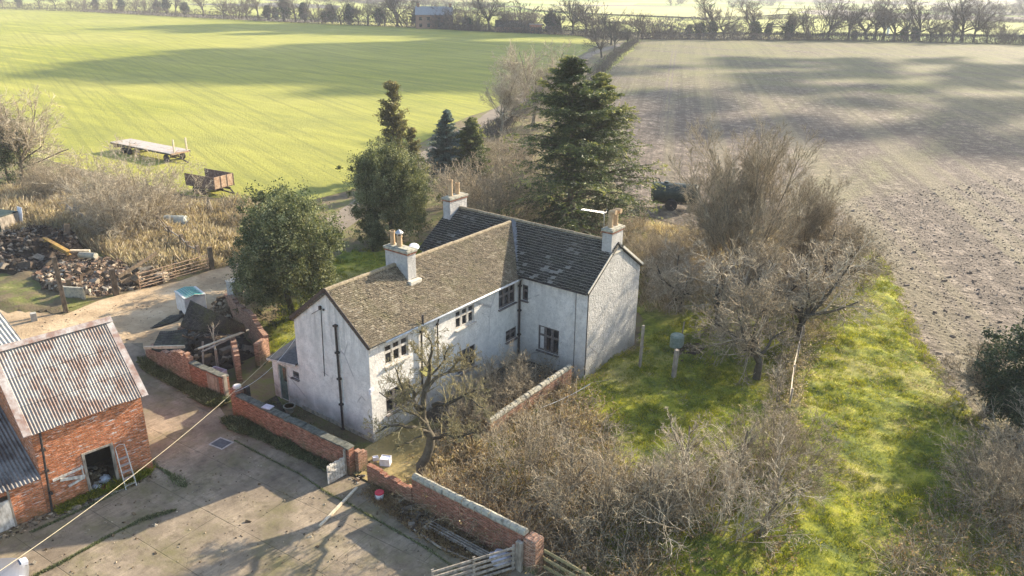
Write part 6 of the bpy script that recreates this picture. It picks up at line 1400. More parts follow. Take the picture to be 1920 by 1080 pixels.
# ---- near trees and shrubs
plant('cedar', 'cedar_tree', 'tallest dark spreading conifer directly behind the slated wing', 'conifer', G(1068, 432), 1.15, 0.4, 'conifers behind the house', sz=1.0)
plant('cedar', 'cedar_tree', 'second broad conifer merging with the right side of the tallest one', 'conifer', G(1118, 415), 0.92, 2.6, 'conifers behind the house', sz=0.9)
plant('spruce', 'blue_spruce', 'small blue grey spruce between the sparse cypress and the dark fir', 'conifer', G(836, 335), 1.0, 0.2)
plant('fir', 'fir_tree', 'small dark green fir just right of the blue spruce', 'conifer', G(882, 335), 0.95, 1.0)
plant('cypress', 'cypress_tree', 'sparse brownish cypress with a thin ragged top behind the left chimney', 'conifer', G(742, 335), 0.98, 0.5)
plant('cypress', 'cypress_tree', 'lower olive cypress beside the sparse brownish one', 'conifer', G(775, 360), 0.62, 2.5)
plant('holly', 'holly_tree', 'big rounded evergreen tree left of the rear wing chimney', 'tree', G(737, 452), 1.0, 0.0)
plant('ivybush', 'laurel_tree', 'large evergreen tree beside the lean-to and the ruin', 'tree', G(552, 602), 1.0, 0.5)
plant('evergreen_small', 'evergreen_shrub', 'lower evergreen shrub on the left flank of the big tree beside the track', 'shrub', G(520, 535), 0.95, 1.5)
plant('evergreen_small', 'evergreen_shrub', 'dark evergreen under the pale bare tree at the left edge', 'shrub', G(18, 345), 1.15, 0.3, sz=1.3)
plant('evergreen_small', 'evergreen_shrub', 'small evergreen shrub on the lawn behind the front wing ridge', 'shrub', G(700, 470), 0.45, 2.3)
plant('ash', 'ash_tree', 'large pale bare tree on the hedge line behind the conifers', 'tree', G(1000, 235), 1.15, 0.6)
plant('ash', 'ash_tree', 'smaller pale bare tree left of the large one behind the blue spruce', 'tree', G(940, 250), 0.85, 2.4)
plant('ash', 'ash_tree', 'pale bare tree right of the large one, half hidden by the tallest conifer', 'tree', G(1055, 235), 0.95, 5.2)
plant('ash', 'ash_tree', 'pale bare tree at the left edge of the photo above the scrub', 'tree', G(42, 345), 0.88, 1.9)
plant('ash', 'ash_tree', 'bare tree cut off at the far left edge', 'tree', G(-40, 350), 0.95, 4.0)
plant('poplar', 'poplar_tree', 'tall many stemmed bare tree rising from the orchard thicket', 'tree', G(1385, 548), 1.0, 0.0)
plant('poplar', 'poplar_tree', 'thinner many stemmed bare tree in front of the slurry tanker', 'tree', G(1345, 525), 0.66, 2.0)
plant('poplar', 'poplar_tree', 'shorter many stemmed bare tree on the right of the orchard thicket', 'tree', G(1500, 510), 0.62, 4.0)
plant('apple', 'apple_tree', 'old pale twigged apple tree in the middle of the orchard', 'tree', G(1345, 622), 1.25, 0.5, 'orchard trees')
plant('apple', 'apple_tree', 'old spreading apple tree at the right of the orchard by the fence', 'tree', G(1495, 640), 1.35, 2.2, 'orchard trees')
plant('apple_grey', 'apple_tree', 'leaning apple tree whose trunk stands clear on the lawn', 'tree', G(1416, 716), 1.15, 1.0, 'orchard trees')
plant('apple_grey', 'apple_tree', 'grey apple tree behind the leaning one in the orchard', 'tree', G(1435, 610), 1.25, 3.2, 'orchard trees')
plant('apple', 'apple_tree', 'small pale apple tree nearest the pebbly gable', 'tree', G(1275, 592), 0.95, 4.1, 'orchard trees')
plant('apple_grey', 'apple_tree', 'apple tree overhanging the corner of the grass verge', 'tree', G(1550, 560), 1.15, 5.1, 'orchard trees')
GB = np.array(G(792, 897)); FH = nrm(np.array([_F[0], _F[1], 0.0]))
def VP(u, v, dep=0.0):
    d = _F+(u-960)/FPX*_R2+(540-v)/FPX*_U2; t_ = ((GB+FH*dep-np.array(CAM))@FH)/(d@FH); return np.array(CAM)+d*t_-GB
limbs = [([(792, 899, 0), (788, 880, 0), (800, 850, 0.1), (812, 822, 0.1), (800, 795, 0), (793, 765, -0.1)], 0.24, 0.16),
 ([(800, 795, 0), (778, 752, 0.3), (775, 730, 0.5), (760, 716, 0.8)], 0.12, 0.05), ([(793, 765, 0), (797, 735, 0.2), (806, 705, 0.1), (803, 680, -0.2), (810, 655, -0.3), (803, 632, -0.4)], 0.13, 0.03),
 ([(797, 735, 0), (815, 712, 0.4), (840, 697, 0.9), (862, 690, 1.2), (885, 682, 1.4)], 0.09, 0.03), ([(812, 760, 0), (842, 755, -0.6), (868, 742, -1.0), (890, 735, -1.3)], 0.09, 0.03),
 ([(806, 810, 0), (780, 800, -0.7), (750, 795, -1.2), (722, 803, -1.5), (704, 812, -1.7)], 0.08, 0.03), ([(812, 822, 0), (838, 815, -0.8), (862, 820, -1.4), (890, 812, -1.8)], 0.08, 0.03),
 ([(800, 795, 0), (772, 775, -0.6), (740, 755, -0.9), (712, 735, -1.0)], 0.07, 0.02), ([(793, 765, 0), (765, 745, -0.5), (750, 715, -0.7), (742, 690, -0.8)], 0.07, 0.02), ([(806, 705, 0), (830, 680, -0.5), (838, 655, -0.8)], 0.05, 0.02), ([(803, 690, 0), (785, 665, 0.5), (770, 645, 0.8)], 0.05, 0.02),
 ([(840, 697, 0.9), (870, 672, 1.4), (895, 665, 1.6)], 0.05, 0.02), ([(806, 810, 0), (770, 830, -0.9), (745, 838, -1.3)], 0.05, 0.02), ([(868, 742, -1.0), (900, 760, -1.4), (915, 775, -1.5)], 0.04, 0.02)]
r = rs(555); TR_ = []; main = []
for pts_, ra, rb in limbs:
    P = np.array([VP(*q) for q in pts_]); P += r.normal(0, 0.03, P.shape)*(np.arange(len(P)) > 0)[:, None]; t_ = np.linspace(0, 1, 9)*(len(P)-1); i_ = np.minimum(t_.astype(int), len(P)-2); P = P[i_]*(1-(t_-i_)[:, None])+P[i_+1]*(t_-i_)[:, None]
    P[1:-1] += r.normal(0, 0.035, P[1:-1].shape); rad = np.linspace(ra, rb, 9); TR_.append((P[None], rad[None], 7)); main.append((P, rad))
MP = np.array([m_[0] for m_ in main[1:]]); MR = np.array([m_[1] for m_ in main[1:]]); tw_ = []
P, D, LL, RR = spawn(MP, MR, 17, 0.15, 1.0, 0.5, 1.3, r, 0.42, 0.4); D = nrm(D+[0, 0, 0.35]); cur = grow(P, D, np.clip(LL, 0.4, 1.2), np.clip(RR, 0.012, 0.03), np.full(len(P), 0.009), 5, 0.2, 0.03, r); tw_.append((*cur, 3))
for kk, lf_ in ((6, 0.5), (5, 0.5)):
    P, D, LL, RR = spawn(cur[0], cur[1], kk, 0.15, 1.0, 0.5, 1.2, r, lf_, 0.6); cur = grow(P, D, LL, np.maximum(RR, 0.008), np.full(len(P), 0.006), 4, 0.18, 0.05, r); tw_.append((*cur, 3))
proto('gnarled', [('trunk', tubes(TR_, r), M['bark_dark']), ('crown', tubes(tw_, r), M['twig_olive'])])
plant('gnarled', 'gnarled_apple_tree', 'gnarled bent apple tree in front of the long white wall', 'tree', tuple(GB), 1.0, 0.0)
plant('scrub', 'bare_shrub', 'big spreading bare shrub behind the slated roof and left of the conifers', 'shrub', G(925, 425), 1.1, 0.0)
plant('scrub_pale', 'bare_shrub', 'pale arching bare shrub behind the left chimney of the rear wing', 'shrub', G(868, 392), 0.9, 1.0)
plant('thorn_pale', 'thorn_bush', 'large rounded pale brown thorn bush left of the trailers', 'shrub', G(240, 432), 1.12, 0.0)
plant('thorn', 'thorn_bush', 'lower brown thorn bush between the big one and the left edge', 'shrub', G(105, 372), 0.62, 1.0)
plant('thorn', 'thorn_bush', 'brown thorn bush right of the pebbly gable by the orchard', 'shrub', G(1235, 520), 0.62, 2.0)
plant('thorn', 'thorn_bush', 'olive brown thorn bush at the right corner of the orchard', 'shrub', G(1545, 500), 0.72, 3.0)
plant('scrub_pale', 'bare_shrub', 'large pale spreading bare shrub in the foreground at the bottom of the photo', 'shrub', G(1345, 1000), 0.84, 0.4)
plant('thorn', 'bare_shrub', 'bare foreground shrub left of the largest one beside the lawn', 'shrub', G(1240, 965), 0.42, 2.4)
plant('scrub', 'bare_shrub', 'grey bare shrub against the verge at the right of the foreground shrubs', 'shrub', G(1455, 900), 0.6, 2.0)
plant('shrub', 'bare_shrub', 'small twiggy shrub among the brambles right of the inner wall', 'shrub', G(1000, 905), 1.0, 0.0)
plant('shrub', 'bare_shrub', 'small twiggy shrub in the brambles near the middle of the bottom edge', 'shrub', G(1110, 990), 1.1, 2.0)
plant('shrub', 'bare_shrub', 'reddish stemmed shrub in the corner between the two wings', 'shrub', G(945, 760), 0.85, 1.0)
plant('shrub', 'bare_shrub', 'small shrub against the long white wall behind the gnarled tree', 'shrub', G(880, 800), 0.7, 4.0)
plant('ivymass', 'ivy_clad_tree', 'dense dark ivy clad tree at the right edge of the photo', 'tree', G(1925, 800), 0.95, 0.0)
plant('apple_grey', 'bare_tree', 'bare curving tree in front of the ivy clad one at the right edge', 'tree', G(1850, 775), 0.8, 1.0)
plant('scrub', 'bare_shrub', 'bare shrub in the bottom right corner of the photo', 'shrub', G(1890, 960), 0.62, 3.0)
plant('scrub_pale', 'bare_shrub', 'pale bare shrub at the right edge below the ivy clad tree', 'shrub', G(1940, 880), 0.68, 5.0)
a, b = bare(15, 3.4, 1, 0.03, 0.75, (9, 3), (0.4, 0.8), 0.05, 0.04, 0.008, 0.05, (0.5, 0.5)); proto('sapling', [('trunk', join([a, b]), M['twig_pale'])])
plant('sapling', 'sapling', 'slim pale bare sapling growing inside the ruined outbuilding', 'sapling', G(408, 690), 1.0, 0.0)
# shrubs round the conifers
for i, (u, v, s_, k_, lb) in enumerate([(930, 330, 0.8, 'midbush', 'brown shrub right of the dark fir'), (965, 300, 0.8, 'midbush', 'brown shrub between the pale bare trees and the tallest conifer'), (905, 290, 0.55, 'midbush', 'low shrub behind the dark fir'), (1180, 450, 0.6, 'midbush', 'brown shrub behind the rear wing gable'), (1330, 470, 0.7, 'midbush', 'brown shrub right of the tanker'), (470, 425, 0.5, 'midbush', 'low grey shrub beside the track bend'), (430, 400, 0.4, 'midbush', 'tiny shrub below the tipping trailer'), (60, 350, 0.6, 'midbush', 'grey shrub at the foot of the left edge tree'), (1080, 205, 0.9, 'midbush', 'dark hedge shrub behind the tops of the conifers'), (1065, 235, 0.8, 'midbush', 'hedge shrub just behind the tallest conifer')]):
    plant(k_, 'bare_shrub', lb, 'shrub', G(u, v), s_, i*1.3)
# hedge-line trees beside the lane
for i, (u, v, h, k_, lb) in enumerate([(1128, 108, 0.95, 'far0', 'nearest rounded bare tree on the left of the far lane'), (1152, 97, 1.0, 'far1', 'second bare tree up the far lane'), (1176, 88, 0.9, 'far2', 'third bare tree where the far lane meets the hedge'), (1146, 84, 1.15, 'far3', 'tall bare tree behind the first lane tree'), (1196, 80, 1.1, 'far1', 'bare tree at the far end of the lane hedge')]):
    plant(k_, 'bare_tree', lb, 'tree', G(u, v), h, i*2.0, 'trees along the far lane')

# ---- hedges and hedgerow trees along the far field edges
def hedge(name, label, px, h, w_, n, seed, mat='twig_far', size=0.28):
    P = np.array([G(u, v)[:2] for u, v in px]); seg = np.linalg.norm(np.diff(P, axis=0), axis=1); cs = np.concatenate([[0], np.cumsum(seg)]); r = rs(seed)
    t_ = r.uniform(0, cs[-1], n); i = np.clip(np.searchsorted(cs, t_)-1, 0, len(seg)-1); f = ((t_-cs[i])/seg[i])[:, None]; q = P[i]*(1-f)+P[i+1]*f
    q = q+r.normal(0, w_*0.4, (n, 2)); z = r.uniform(0, 1, n)*h*(0.6+0.8*vnoise(q[:, 0], q[:, 1], 7, seed)); pos = np.stack([q[:, 0], q[:, 1], z-0.3], 1)
    d = np.stack([r.normal(0, 0.6, n), r.normal(0, 0.6, n), np.ones(n)], 1); lv = leaves(pos, size, r, 0, 0.16, r.uniform(0, 1, n), dirs=d); o = link(name, npmesh(name, lv[0], lv[1], M[mat], lv[2])); tag(o, label, 'hedge'); return o
hedge('hedge', 'brown hedge along the far edge of the green field left of the brick house', [(-600, 9), (-200, 11), (0, 17), (150, 22), (300, 30), (450, 38), (600, 45), (780, 52)], 4.2, 3.5, 34000, 1, size=0.45)
hedge('hedge', 'brown hedge along the far edge of the green field right of the brick house', [(780, 52), (900, 59), (1000, 63), (1085, 67), (1180, 74)], 3.4, 3.0, 18000, 2, size=0.4)
hedge('hedge', 'dark straight hedge along the far edge of the ploughed field', [(1190, 73), (1300, 74), (1400, 75), (1600, 76), (1900, 83), (2300, 92)], 3.0, 2.5, 34000, 3, size=0.4)
hedge('hedge', 'low brown hedge between the lane and the ploughed field', [(1192, 78), (1150, 110), (1112, 150), (1098, 190), (1085, 230)], 1.9, 2.6, 26000, 4, size=0.22)
hedge('hedge', 'ragged brown hedge beside the lane behind the pale bare trees', [(905, 262), (950, 235), (1000, 200), (1060, 150), (1095, 120)], 2.0, 2.0, 16000, 14, size=0.24)
hedge('hedge', 'brown field hedge in the distance behind the far pasture', [(700, 12), (900, 26), (1000, 34), (1200, 48), (1340, 56)], 2.5, 3, 9000, 5, size=0.6)
hedge('hedge', 'distant hedge crossing behind the hedgerow trees on the right', [(1240, 40), (1500, 36), (1750, 40), (2100, 50)], 2.5, 3, 9000, 6, size=0.6)

ORD = ['first', 'second', 'third', 'fourth', 'fifth', 'sixth', 'seventh', 'eighth', 'ninth', 'tenth', 'eleventh', 'twelfth', 'thirteenth', 'fourteenth', 'fifteenth', 'sixteenth', 'seventeenth', 'eighteenth', 'nineteenth', 'twentieth', 'twenty-first', 'twenty-second', 'twenty-third', 'twenty-fourth', 'twenty-fifth', 'twenty-sixth', 'twenty-seventh', 'twenty-eighth', 'twenty-ninth', 'thirtieth']
def row(specs, fmt, group, fd=4.0):
    """specs: (u, v, px height, kind)"""
    cnt = {}
    for j, (u, v, hp, kd) in enumerate(specs):
        x, y, _ = G(u, v); d = sqrt((x-CAM[0])**2+(y-CAM[1])**2+CAM[2]**2); hm = hp/FPX*d
        key = {'b': 'far%d' % (j % 4), 'i': 'ivied%d' % (j % 2), 's': 'farbush'}[kd]
        base_h = {'b': 8.6, 'i': 8.6, 's': 3.6}[kd]; nm, what, cat = {'b': ('bare_tree', 'bare tree', 'tree'), 'i': ('ivy_clad_tree', 'dark ivy clad tree', 'tree'), 's': ('hedge_shrub', 'rounded shrub', 'shrub')}[kd]
        n = cnt.get(kd, 0); cnt[kd] = n+1
        plant(key, nm, fmt.format(ORD[n], what), cat, (x, y, -0.35), hm/base_h*(1.15 if kd == 'b' else 1.0), j*1.7, group, sz=hm/base_h*(0.8+0.4*((j*7) % 5)/4))
L1 = [(786, 51, 52, 'i'), (765, 50, 40, 's'), (745, 49, 60, 'b'), (722, 48, 40, 'b'), (712, 48, 38, 'i'), (690, 47, 46, 'b'), (672, 46, 38, 'b'), (655, 46, 34, 'i'), (640, 45, 45, 'b'), (624, 44, 30, 'i'), (610, 43, 34, 'i'), (595, 42, 30, 's'), (572, 40, 36, 'i'), (555, 40, 44, 'b'), (533, 38, 44, 'i'), (517, 36, 30, 'i'), (503, 36, 32, 'i'), (485, 35, 36, 'b'), (462, 33, 34, 'b'), (440, 32, 28, 's'), (420, 30, 36, 'b'), (382, 28, 34, 'b')]
row(L1, '{} {} left of the distant brick house in the hedgerow', 'hedgerow trees left of the distant brick house')
L2 = [(348, 26, 32, 'i'), (330, 25, 34, 'b'), (312, 24, 28, 'i'), (296, 23, 26, 'i'), (275, 23, 24, 's'), (255, 22, 26, 'b'), (228, 20, 26, 'i'), (210, 19, 18, 's'), (181, 18, 24, 'i'), (158, 17, 16, 's'), (133, 16, 22, 'b'), (104, 15, 20, 'b'), (75, 14, 22, 'b'), (37, 13, 20, 'i'), (5, 12, 18, 'b'), (-40, 11, 20, 'b')]
row(L2, '{} {} counting leftwards from the hedgerow gap above the green field', 'hedgerow trees beyond the gap at far left')
R1 = [(838, 54, 46, 'b'), (850, 55, 32, 's'), (868, 56, 34, 's'), (880, 56, 30, 'i'), (919, 57, 62, 'b'), (893, 57, 28, 's'), (948, 60, 46, 'b'), (975, 60, 40, 's'), (1000, 60, 36, 'b'), (1030, 63, 40, 'i'), (1040, 63, 42, 'i'), (1052, 64, 46, 'b'), (1075, 64, 56, 'b'), (1100, 66, 60, 'b'), (1122, 68, 42, 's')]
row(R1, '{} {} right of the distant brick house in the hedgerow', 'hedgerow trees right of the distant brick house')
R2 = [(1205, 72, 50, 'b'), (1228, 73, 26, 's'), (1245, 73, 28, 's'), (1262, 73, 26, 's'), (1292, 72, 30, 'i'), (1312, 72, 42, 'i'), (1333, 72, 40, 'i'), (1336, 72, 62, 'b'), (1358, 72, 46, 'b'), (1380, 73, 26, 's'), (1412, 72, 50, 'i'), (1414, 72, 66, 'b'), (1440, 72, 30, 'i'), (1478, 74, 44, 'i'), (1480, 74, 54, 'b'), (1500, 74, 20, 's'), (1552, 74, 62, 'b'), (1530, 74, 40, 's'), (1601, 74, 24, 'i'), (1590, 74, 50, 'b')]
row(R2, '{} {} right of the far lane along the ploughed field hedge', 'hedgerow trees behind the ploughed field')
R3 = [(1625, 74, 62, 'b'), (1640, 74, 64, 'b'), (1655, 75, 58, 'b'), (1676, 75, 56, 'b'), (1694, 75, 26, 'i'), (1700, 75, 58, 'b'), (1712, 76, 30, 'i'), (1722, 76, 56, 'b'), (1745, 76, 44, 'b'), (1760, 77, 24, 's'), (1785, 77, 60, 'b'), (1802, 77, 70, 'b'), (1825, 78, 50, 'b'), (1850, 79, 40, 'b'), (1880, 80, 24, 's'), (1905, 81, 26, 's'), (1930, 82, 40, 'b')]
row(R3, '{} {} right of the white marker post in the hedge', 'hedgerow trees right of the white post')

# far woods: one mass
def woods(name, label, px, n, seed, h=9):
    r = rs(seed); poly = PX(px); q = scatter(poly, n, r); src = [PROTO['farbush'][0][1], PROTO['far2'][1][1]]
    VV = []; FF = []; off = 0
    dat = []
    for me in src:
        v = np.zeros(len(me.vertices)*3, np.float32); me.vertices.foreach_get('co', v); f = np.zeros(len(me.loops), np.int32); me.loops.foreach_get('vertex_index', f); f = f.reshape(-1, 4)
        k = r.permutation(len(f)//9)[:320]; f = np.concatenate([f[i*9:i*9+9] for i in k]) if len(f) > 3000 else f
        u_, inv = np.unique(f, return_inverse=True); dat.append((v.reshape(-1, 3)[u_], inv.reshape(f.shape)))
    for i in range(n):
        v, f = dat[i % 2]; a = r.uniform(0, 6.28); s = h/(4.6 if i % 2 == 0 else 10)*r.uniform(0.6, 1.2); c_, s_ = cos(a), sin(a)
        w_ = np.stack([v[:, 0]*c_-v[:, 1]*s_, v[:, 0]*s_+v[:, 1]*c_, v[:, 2]*0.9], 1)*s+[q[i, 0], q[i, 1], float(far_z(q[i, 0], q[i, 1]))-0.5]
        VV.append(w_); FF.append(f+off); off += len(v)
    F = np.concatenate(FF); return stuff(name, (np.concatenate(VV), F, r.uniform(0, 1, len(F))), M['twig_far'], label, 'woodland')
woods('woodland', 'grey mass of distant woods along the top right of the photo', [(1250, 8), (1500, 12), (1900, 20), (2300, 30), (2300, 8), (1800, 0), (1250, -6)], 170, 3, 12)
woods('woodland', 'grey belt of distant trees behind the far pasture at the top centre', [(560, 2), (760, 8), (900, 18), (960, 14), (850, 4), (650, -5)], 90, 4, 10)
woods('woodland', 'wood on the slope at the top right corner of the photo', [(1700, 30), (1800, 44), (1980, 52), (2200, 60), (2200, 36), (1850, 24)], 90, 6, 11)

# ---- brambles, dry grass, lawn tufts
thicket('brambles', 'dense tangle of tan brambles filling the front garden behind the coped wall', PX([(800, 850), (880, 800), (960, 775), (1060, 722), (1090, 735), (1130, 800), (1160, 890), (1200, 960), (1230, 1110), (1030, 1075), (1000, 1040), (790, 930)]), 2100, 1.0, 71, M['twig_tan'], M['deadleaf'], 0.012, 0.18, nl=20000)
thicket('brambles', 'grey brown brambles under the pale foreground shrubs', PX([(1190, 930), (1290, 880), (1420, 860), (1470, 850), (1490, 960), (1480, 1110), (1190, 1110)]), 700, 0.7, 72, M['twig_grey'], M['deadleaf'], 0.012, 0.16, nl=12000)
thicket('brambles', 'brown scrub under the orchard trees behind the pebbly gable', PX([(1205, 560), (1215, 500), (1200, 460), (1260, 450), (1340, 460), (1480, 440), (1590, 455), (1610, 500), (1590, 560), (1540, 600), (1500, 590), (1420, 570), (1330, 575), (1260, 600)]), 3000, 1.1, 73, M['twig_tan'], M['deadleaf'], 0.013, 0.10, nl=16000)
thicket('brambles', 'scrub strip along the sagging fence beside the verge', PX([(1440, 760), (1455, 700), (1475, 640), (1530, 590), (1560, 610), (1515, 680), (1500, 760), (1500, 850), (1450, 850)]), 900, 0.8, 74, M['twig_grey'], M['drygrass'], 0.010, 0.15, nl=9000)
thicket('brambles', 'dark brambles in the bottom right corner', PX([(1640, 1110), (1700, 1010), (1790, 900), (1850, 845), (1960, 830), (2100, 1000), (2000, 1110)]), 2200, 1.1, 75, M['twig_tan'], M['deadleaf'], 0.009, 0.18, nl=16000)
thicket('brambles', 'bramble scrub beside the track and dry grass on the left', PX([(-60, 400), (60, 330), (160, 345), (180, 370), (170, 440), (130, 440), (0, 425)]), 1300, 1.0, 76, M['twig_tan'], M['deadleaf'], 0.016, 0.10, nl=6000)
thicket('brambles', 'brown scrub between the conifers and the bare hedge trees', PX([(860, 420), (880, 350), (900, 300), (950, 250), (990, 250), (1010, 330), (1160, 440), (1210, 400), (1190, 500), (1000, 440)]), 2200, 1.4, 77, M['twig_grey'], M['deadleaf'], 0.017, 0.08, nl=6000)
thicket('brambles', 'bare stems beside the long white wall and inner wall', PX([(830, 820), (900, 760), (960, 715), (1040, 700), (1000, 740), (900, 800)]), 500, 1.2, 78, M['twig_tan'], M['deadleaf'], 0.010, 0.1, nl=2000)
blades('dry_grass', 'tall straw coloured dead grass around the tank and fence on the left', PX([(-60, 430), (-40, 370), (60, 360), (140, 380), (300, 392), (470, 385), (500, 420), (480, 470), (410, 500), (300, 520), (230, 500), (180, 470), (60, 440)]), 110000, 0.85, 81, M['drygrass'], 0.012, 0.25, 0.0, 0.1, 0.35)
blades('dry_grass', 'dead grass along the orchard and tanker', PX([(1150, 450), (1200, 420), (1340, 440), (1480, 440), (1600, 455), (1560, 560), (1500, 600), (1200, 590), (1205, 500)]), 50000, 0.6, 82, M['drygrass'], 0.012, 0.2, 0.0, 0.1, 0.4)
blades('dry_grass', 'dead grass under the brambles in the front garden', PX([(800, 870), (1060, 730), (1130, 790), (1200, 930), (1230, 1110), (1010, 1060), (790, 930)]), 26000, 0.5, 83, M['drygrass'], 0.010, 0.15, 0.0, 0.1, 0.5)
blades('grass_tufts', 'bright green tussocks of the grass verge beside the ploughed field', [(12.0, -3), (14.2, 14.5), (14.0, 18), (11.5, 30), (9.3, 45.5)]+PX([(1606, 454), (1650, 482), (1694, 560), (1734, 650), (1800, 750), (1868, 840), (1922, 910), (2000, 1010)])+[(27, -3)], 150000, 0.17, 84, M['grass'], 0.010, 0.10, 0.03, 0.30, 0.7)
blades('grass_tufts', 'green tufted lawn between the house and the orchard', [(4.4, 3), (4.6, 17.5), (5.5, 24), (9, 30), (12.0, 28), (13.8, 18), (14, 14), (12.5, 0), (7.5, 0)], 110000, 0.17, 85, M['grass'], 0.010, 0.10, 0.03, 0.30, 0.7)
blades('grass_tufts', 'green grass behind the front wing and around the evergreen trees', [(-10, 12), (-7.6, 10), (-8, 2.5), (-12, 3), (-17, 8), (-22, 17), (-14, 33), (-3, 33), (2, 24), (-7, 18.5)], 50000, 0.2, 86, M['grass'], 0.014, 0.10, 0.03, 0.25, 0.6)
blades('weeds', 'dark green weeds along the foot of the ruin wall', [(-16.4, -2.2), (-15.2, -2.7), (-8.6, -2.85), (-8.4, -2.0), (-12, -2.05)], 22000, 0.26, 87, M['leaf_ivy'], 0.016, 0.06, 0.03, 0.15, 0.8, 'weeds')
blades('weeds', 'dark green weeds along the foot of the long garden wall', [(-7.2, -3.2), (-6.5, -2.62), (0.8, -2.6), (0.4, -2.95), (-4, -3.1), (-6, -3.5)], 16000, 0.22, 88, M['leaf_ivy'], 0.014, 0.06, 0.04, 0.1, 0.8, 'weeds')
blades('weeds', 'weeds and dead stems below the coped wall', [(2.4, -2.5), (10.4, -2.62), (10.2, -3.9), (7, -3.7), (5, -3.5), (2.6, -3.2)], 9000, 0.16, 89, M['deadleaf'], 0.010, 0.10, 0.05, 0.1, 0.9, 'weeds')
blades('weeds', 'green weeds sprouting against the barn front', [BW(0.0, -0.2), BW(0.0, -4.0), BW(0.45, -4.0), BW(0.35, -2.2), BW(0.5, -1.6), BW(0.25, -0.2)], 7000, 0.22, 90, M['grass'], 0.010, 0.05, 0.04, 0.1, 0.8, 'weeds')
# moss and weed lines in the joints of the slabs
def jline(label, px, wd, n, seed):
    P = [np.array(G(u, v)[:2]) for u, v in px]; r = rs(seed); Q = []
    for i in range(len(P)-1):
        k = int(n*np.linalg.norm(P[i+1]-P[i])/sum(np.linalg.norm(P[j+1]-P[j]) for j in range(len(P)-1))); t_ = r.uniform(0, 1, k)[:, None]; Q.append(P[i]+(P[i+1]-P[i])*t_)
    q = np.concatenate(Q); dn = vnoise(q[:, 0], q[:, 1], 0.8, seed); q = q+r.normal(0, 1, q.shape)*(wd*np.clip(dn-0.25, 0.02, 1))[:, None]; n = len(q)
    b = np.stack([q[:, 0], q[:, 1], np.full(n, 0.047)], 1); d = nrm(np.stack([r.normal(0, 0.9, n), r.normal(0, 0.9, n), np.ones(n)], 1)); s = nrm(np.cross(d, r.normal(0, 1, (n, 3)))); L = (0.08*r.uniform(0.4, 1.4, n))[:, None]
    V = np.stack([b-s*0.012, b+s*0.012, b+d*L+s*0.004, b+d*L-s*0.004], 1).reshape(-1, 3); stuff('joint_weeds', (V, np.arange(n*4).reshape(n, 4), r.uniform(0, 1, n)), M['leaf_ivy'], label, 'weeds')
if 1: jline('line of low weeds running from the barn corner down the yard', [(270, 865), (310, 885), (350, 915)], 0.25, 2500, 1)
jline('mossy weed line crossing the yard to the bottom left corner', [(330, 958), (270, 975), (200, 1010), (120, 1055), (60, 1085)], 0.16, 4200, 2)
jline('weed line in the slab joint from the manhole to the white gate', [(440, 828), (510, 865), (560, 890), (620, 930), (660, 950)], 0.05, 1600, 3)
jline('weed line in the joint below the coped wall', [(660, 950), (720, 985), (800, 1030), (870, 1080)], 0.06, 1600, 4)
jline('moss line across the yard near the barn', [(60, 1000), (130, 968), (200, 935), (260, 905)], 0.08, 2000, 5)

# wheel marks on the bare field, loose stones and twigs on the yard
for i, (u0, u1) in enumerate([(1238, 1262), (1249, 1268)]): ribbon('wheel_track', PX([(u0, 255), (u0*0.5+u1*0.5, 160), (u1, 92)]), 0.45, 0.05, simple('pressed_soil', (0.08, 0.062, 0.045), (0.16, 0.13, 0.085), 0.5, 0.95, 0.3), 0.3)
heap('yard_debris', 'small stones and twigs scattered over the concrete yard', 'debris', [(-13, -3), (10, -3.2), (13, -12), (3, -16), (-5, -14), (-5.2, -4)], 700, 0.015, 0.06, 0.0, M['h_mix'], 61, z0=0.055, base=False)
heap('wall_debris', 'dark soil, twigs and broken brick along the foot of the coped wall', 'debris', [(2.5, -2.5), (10.2, -2.7), (10.0, -3.7), (6, -3.6), (3, -3.2)], 500, 0.03, 0.12, 0.10, M['h_dark'], 62, z0=0.05, base=False)
heap('field_clods', 'clods of earth along the near edge of the bare field', 'soil', PX([(1500, 445), (1560, 380), (1900, 330), (2150, 420), (2100, 900), (1900, 860), (1740, 670), (1680, 540), (1640, 480)]), 5200, 0.03, 0.11, 0.0, m_heap('clods', [(0.10, 0.078, 0.06), (0.17, 0.13, 0.10), (0.26, 0.205, 0.155), (0.40, 0.33, 0.26)]), 63, z0=0.045, base=False)
# ---- clouds high above the fields; they throw the soft shade on the crops
def cloud(label, px, seed, alt=260.0, n=260, rad=(7, 17)):
    r = rs(seed); poly = [(x+SUNV[0]/SUNV[2]*alt, y+SUNV[1]/SUNV[2]*alt) for x, y in PX(px)]; q = scatter(poly, n, r)
    ph = np.linspace(0, pi, 6); th = np.linspace(0, 2*pi, 9)[:-1]; u = np.array([(sin(a)*cos(b_), sin(a)*sin(b_), cos(a)*0.5) for a in ph for b_ in th])
    f = np.array([[i*8+j, i*8+(j+1) % 8, (i+1)*8+(j+1) % 8, (i+1)*8+j] for i in range(5) for j in range(8)])
    V = []; F = []
    for k in range(n):
        V.append(u*r.uniform(*rad)+[q[k, 0], q[k, 1], alt+r.normal(0, 5)]); F.append(f+k*len(u))
    V = np.concatenate(V); F = np.concatenate(F)
    n_ = NT('cloud_white'); n_.col((0.9, 0.9, 0.9)); n_.rough(1.0)
    o = link('cloud', npmesh('cloud', V, F, n_.m)); o['kind'] = 'stuff'; tag(o, label, 'cloud')
cloud('low cloud above the middle of the green field', [(150, 132), (300, 110), (520, 88), (760, 78), (1040, 85), (1100, 92), (1000, 150), (900, 178), (700, 168), (500, 150), (300, 140)], 1, 260, 400, (5, 12))
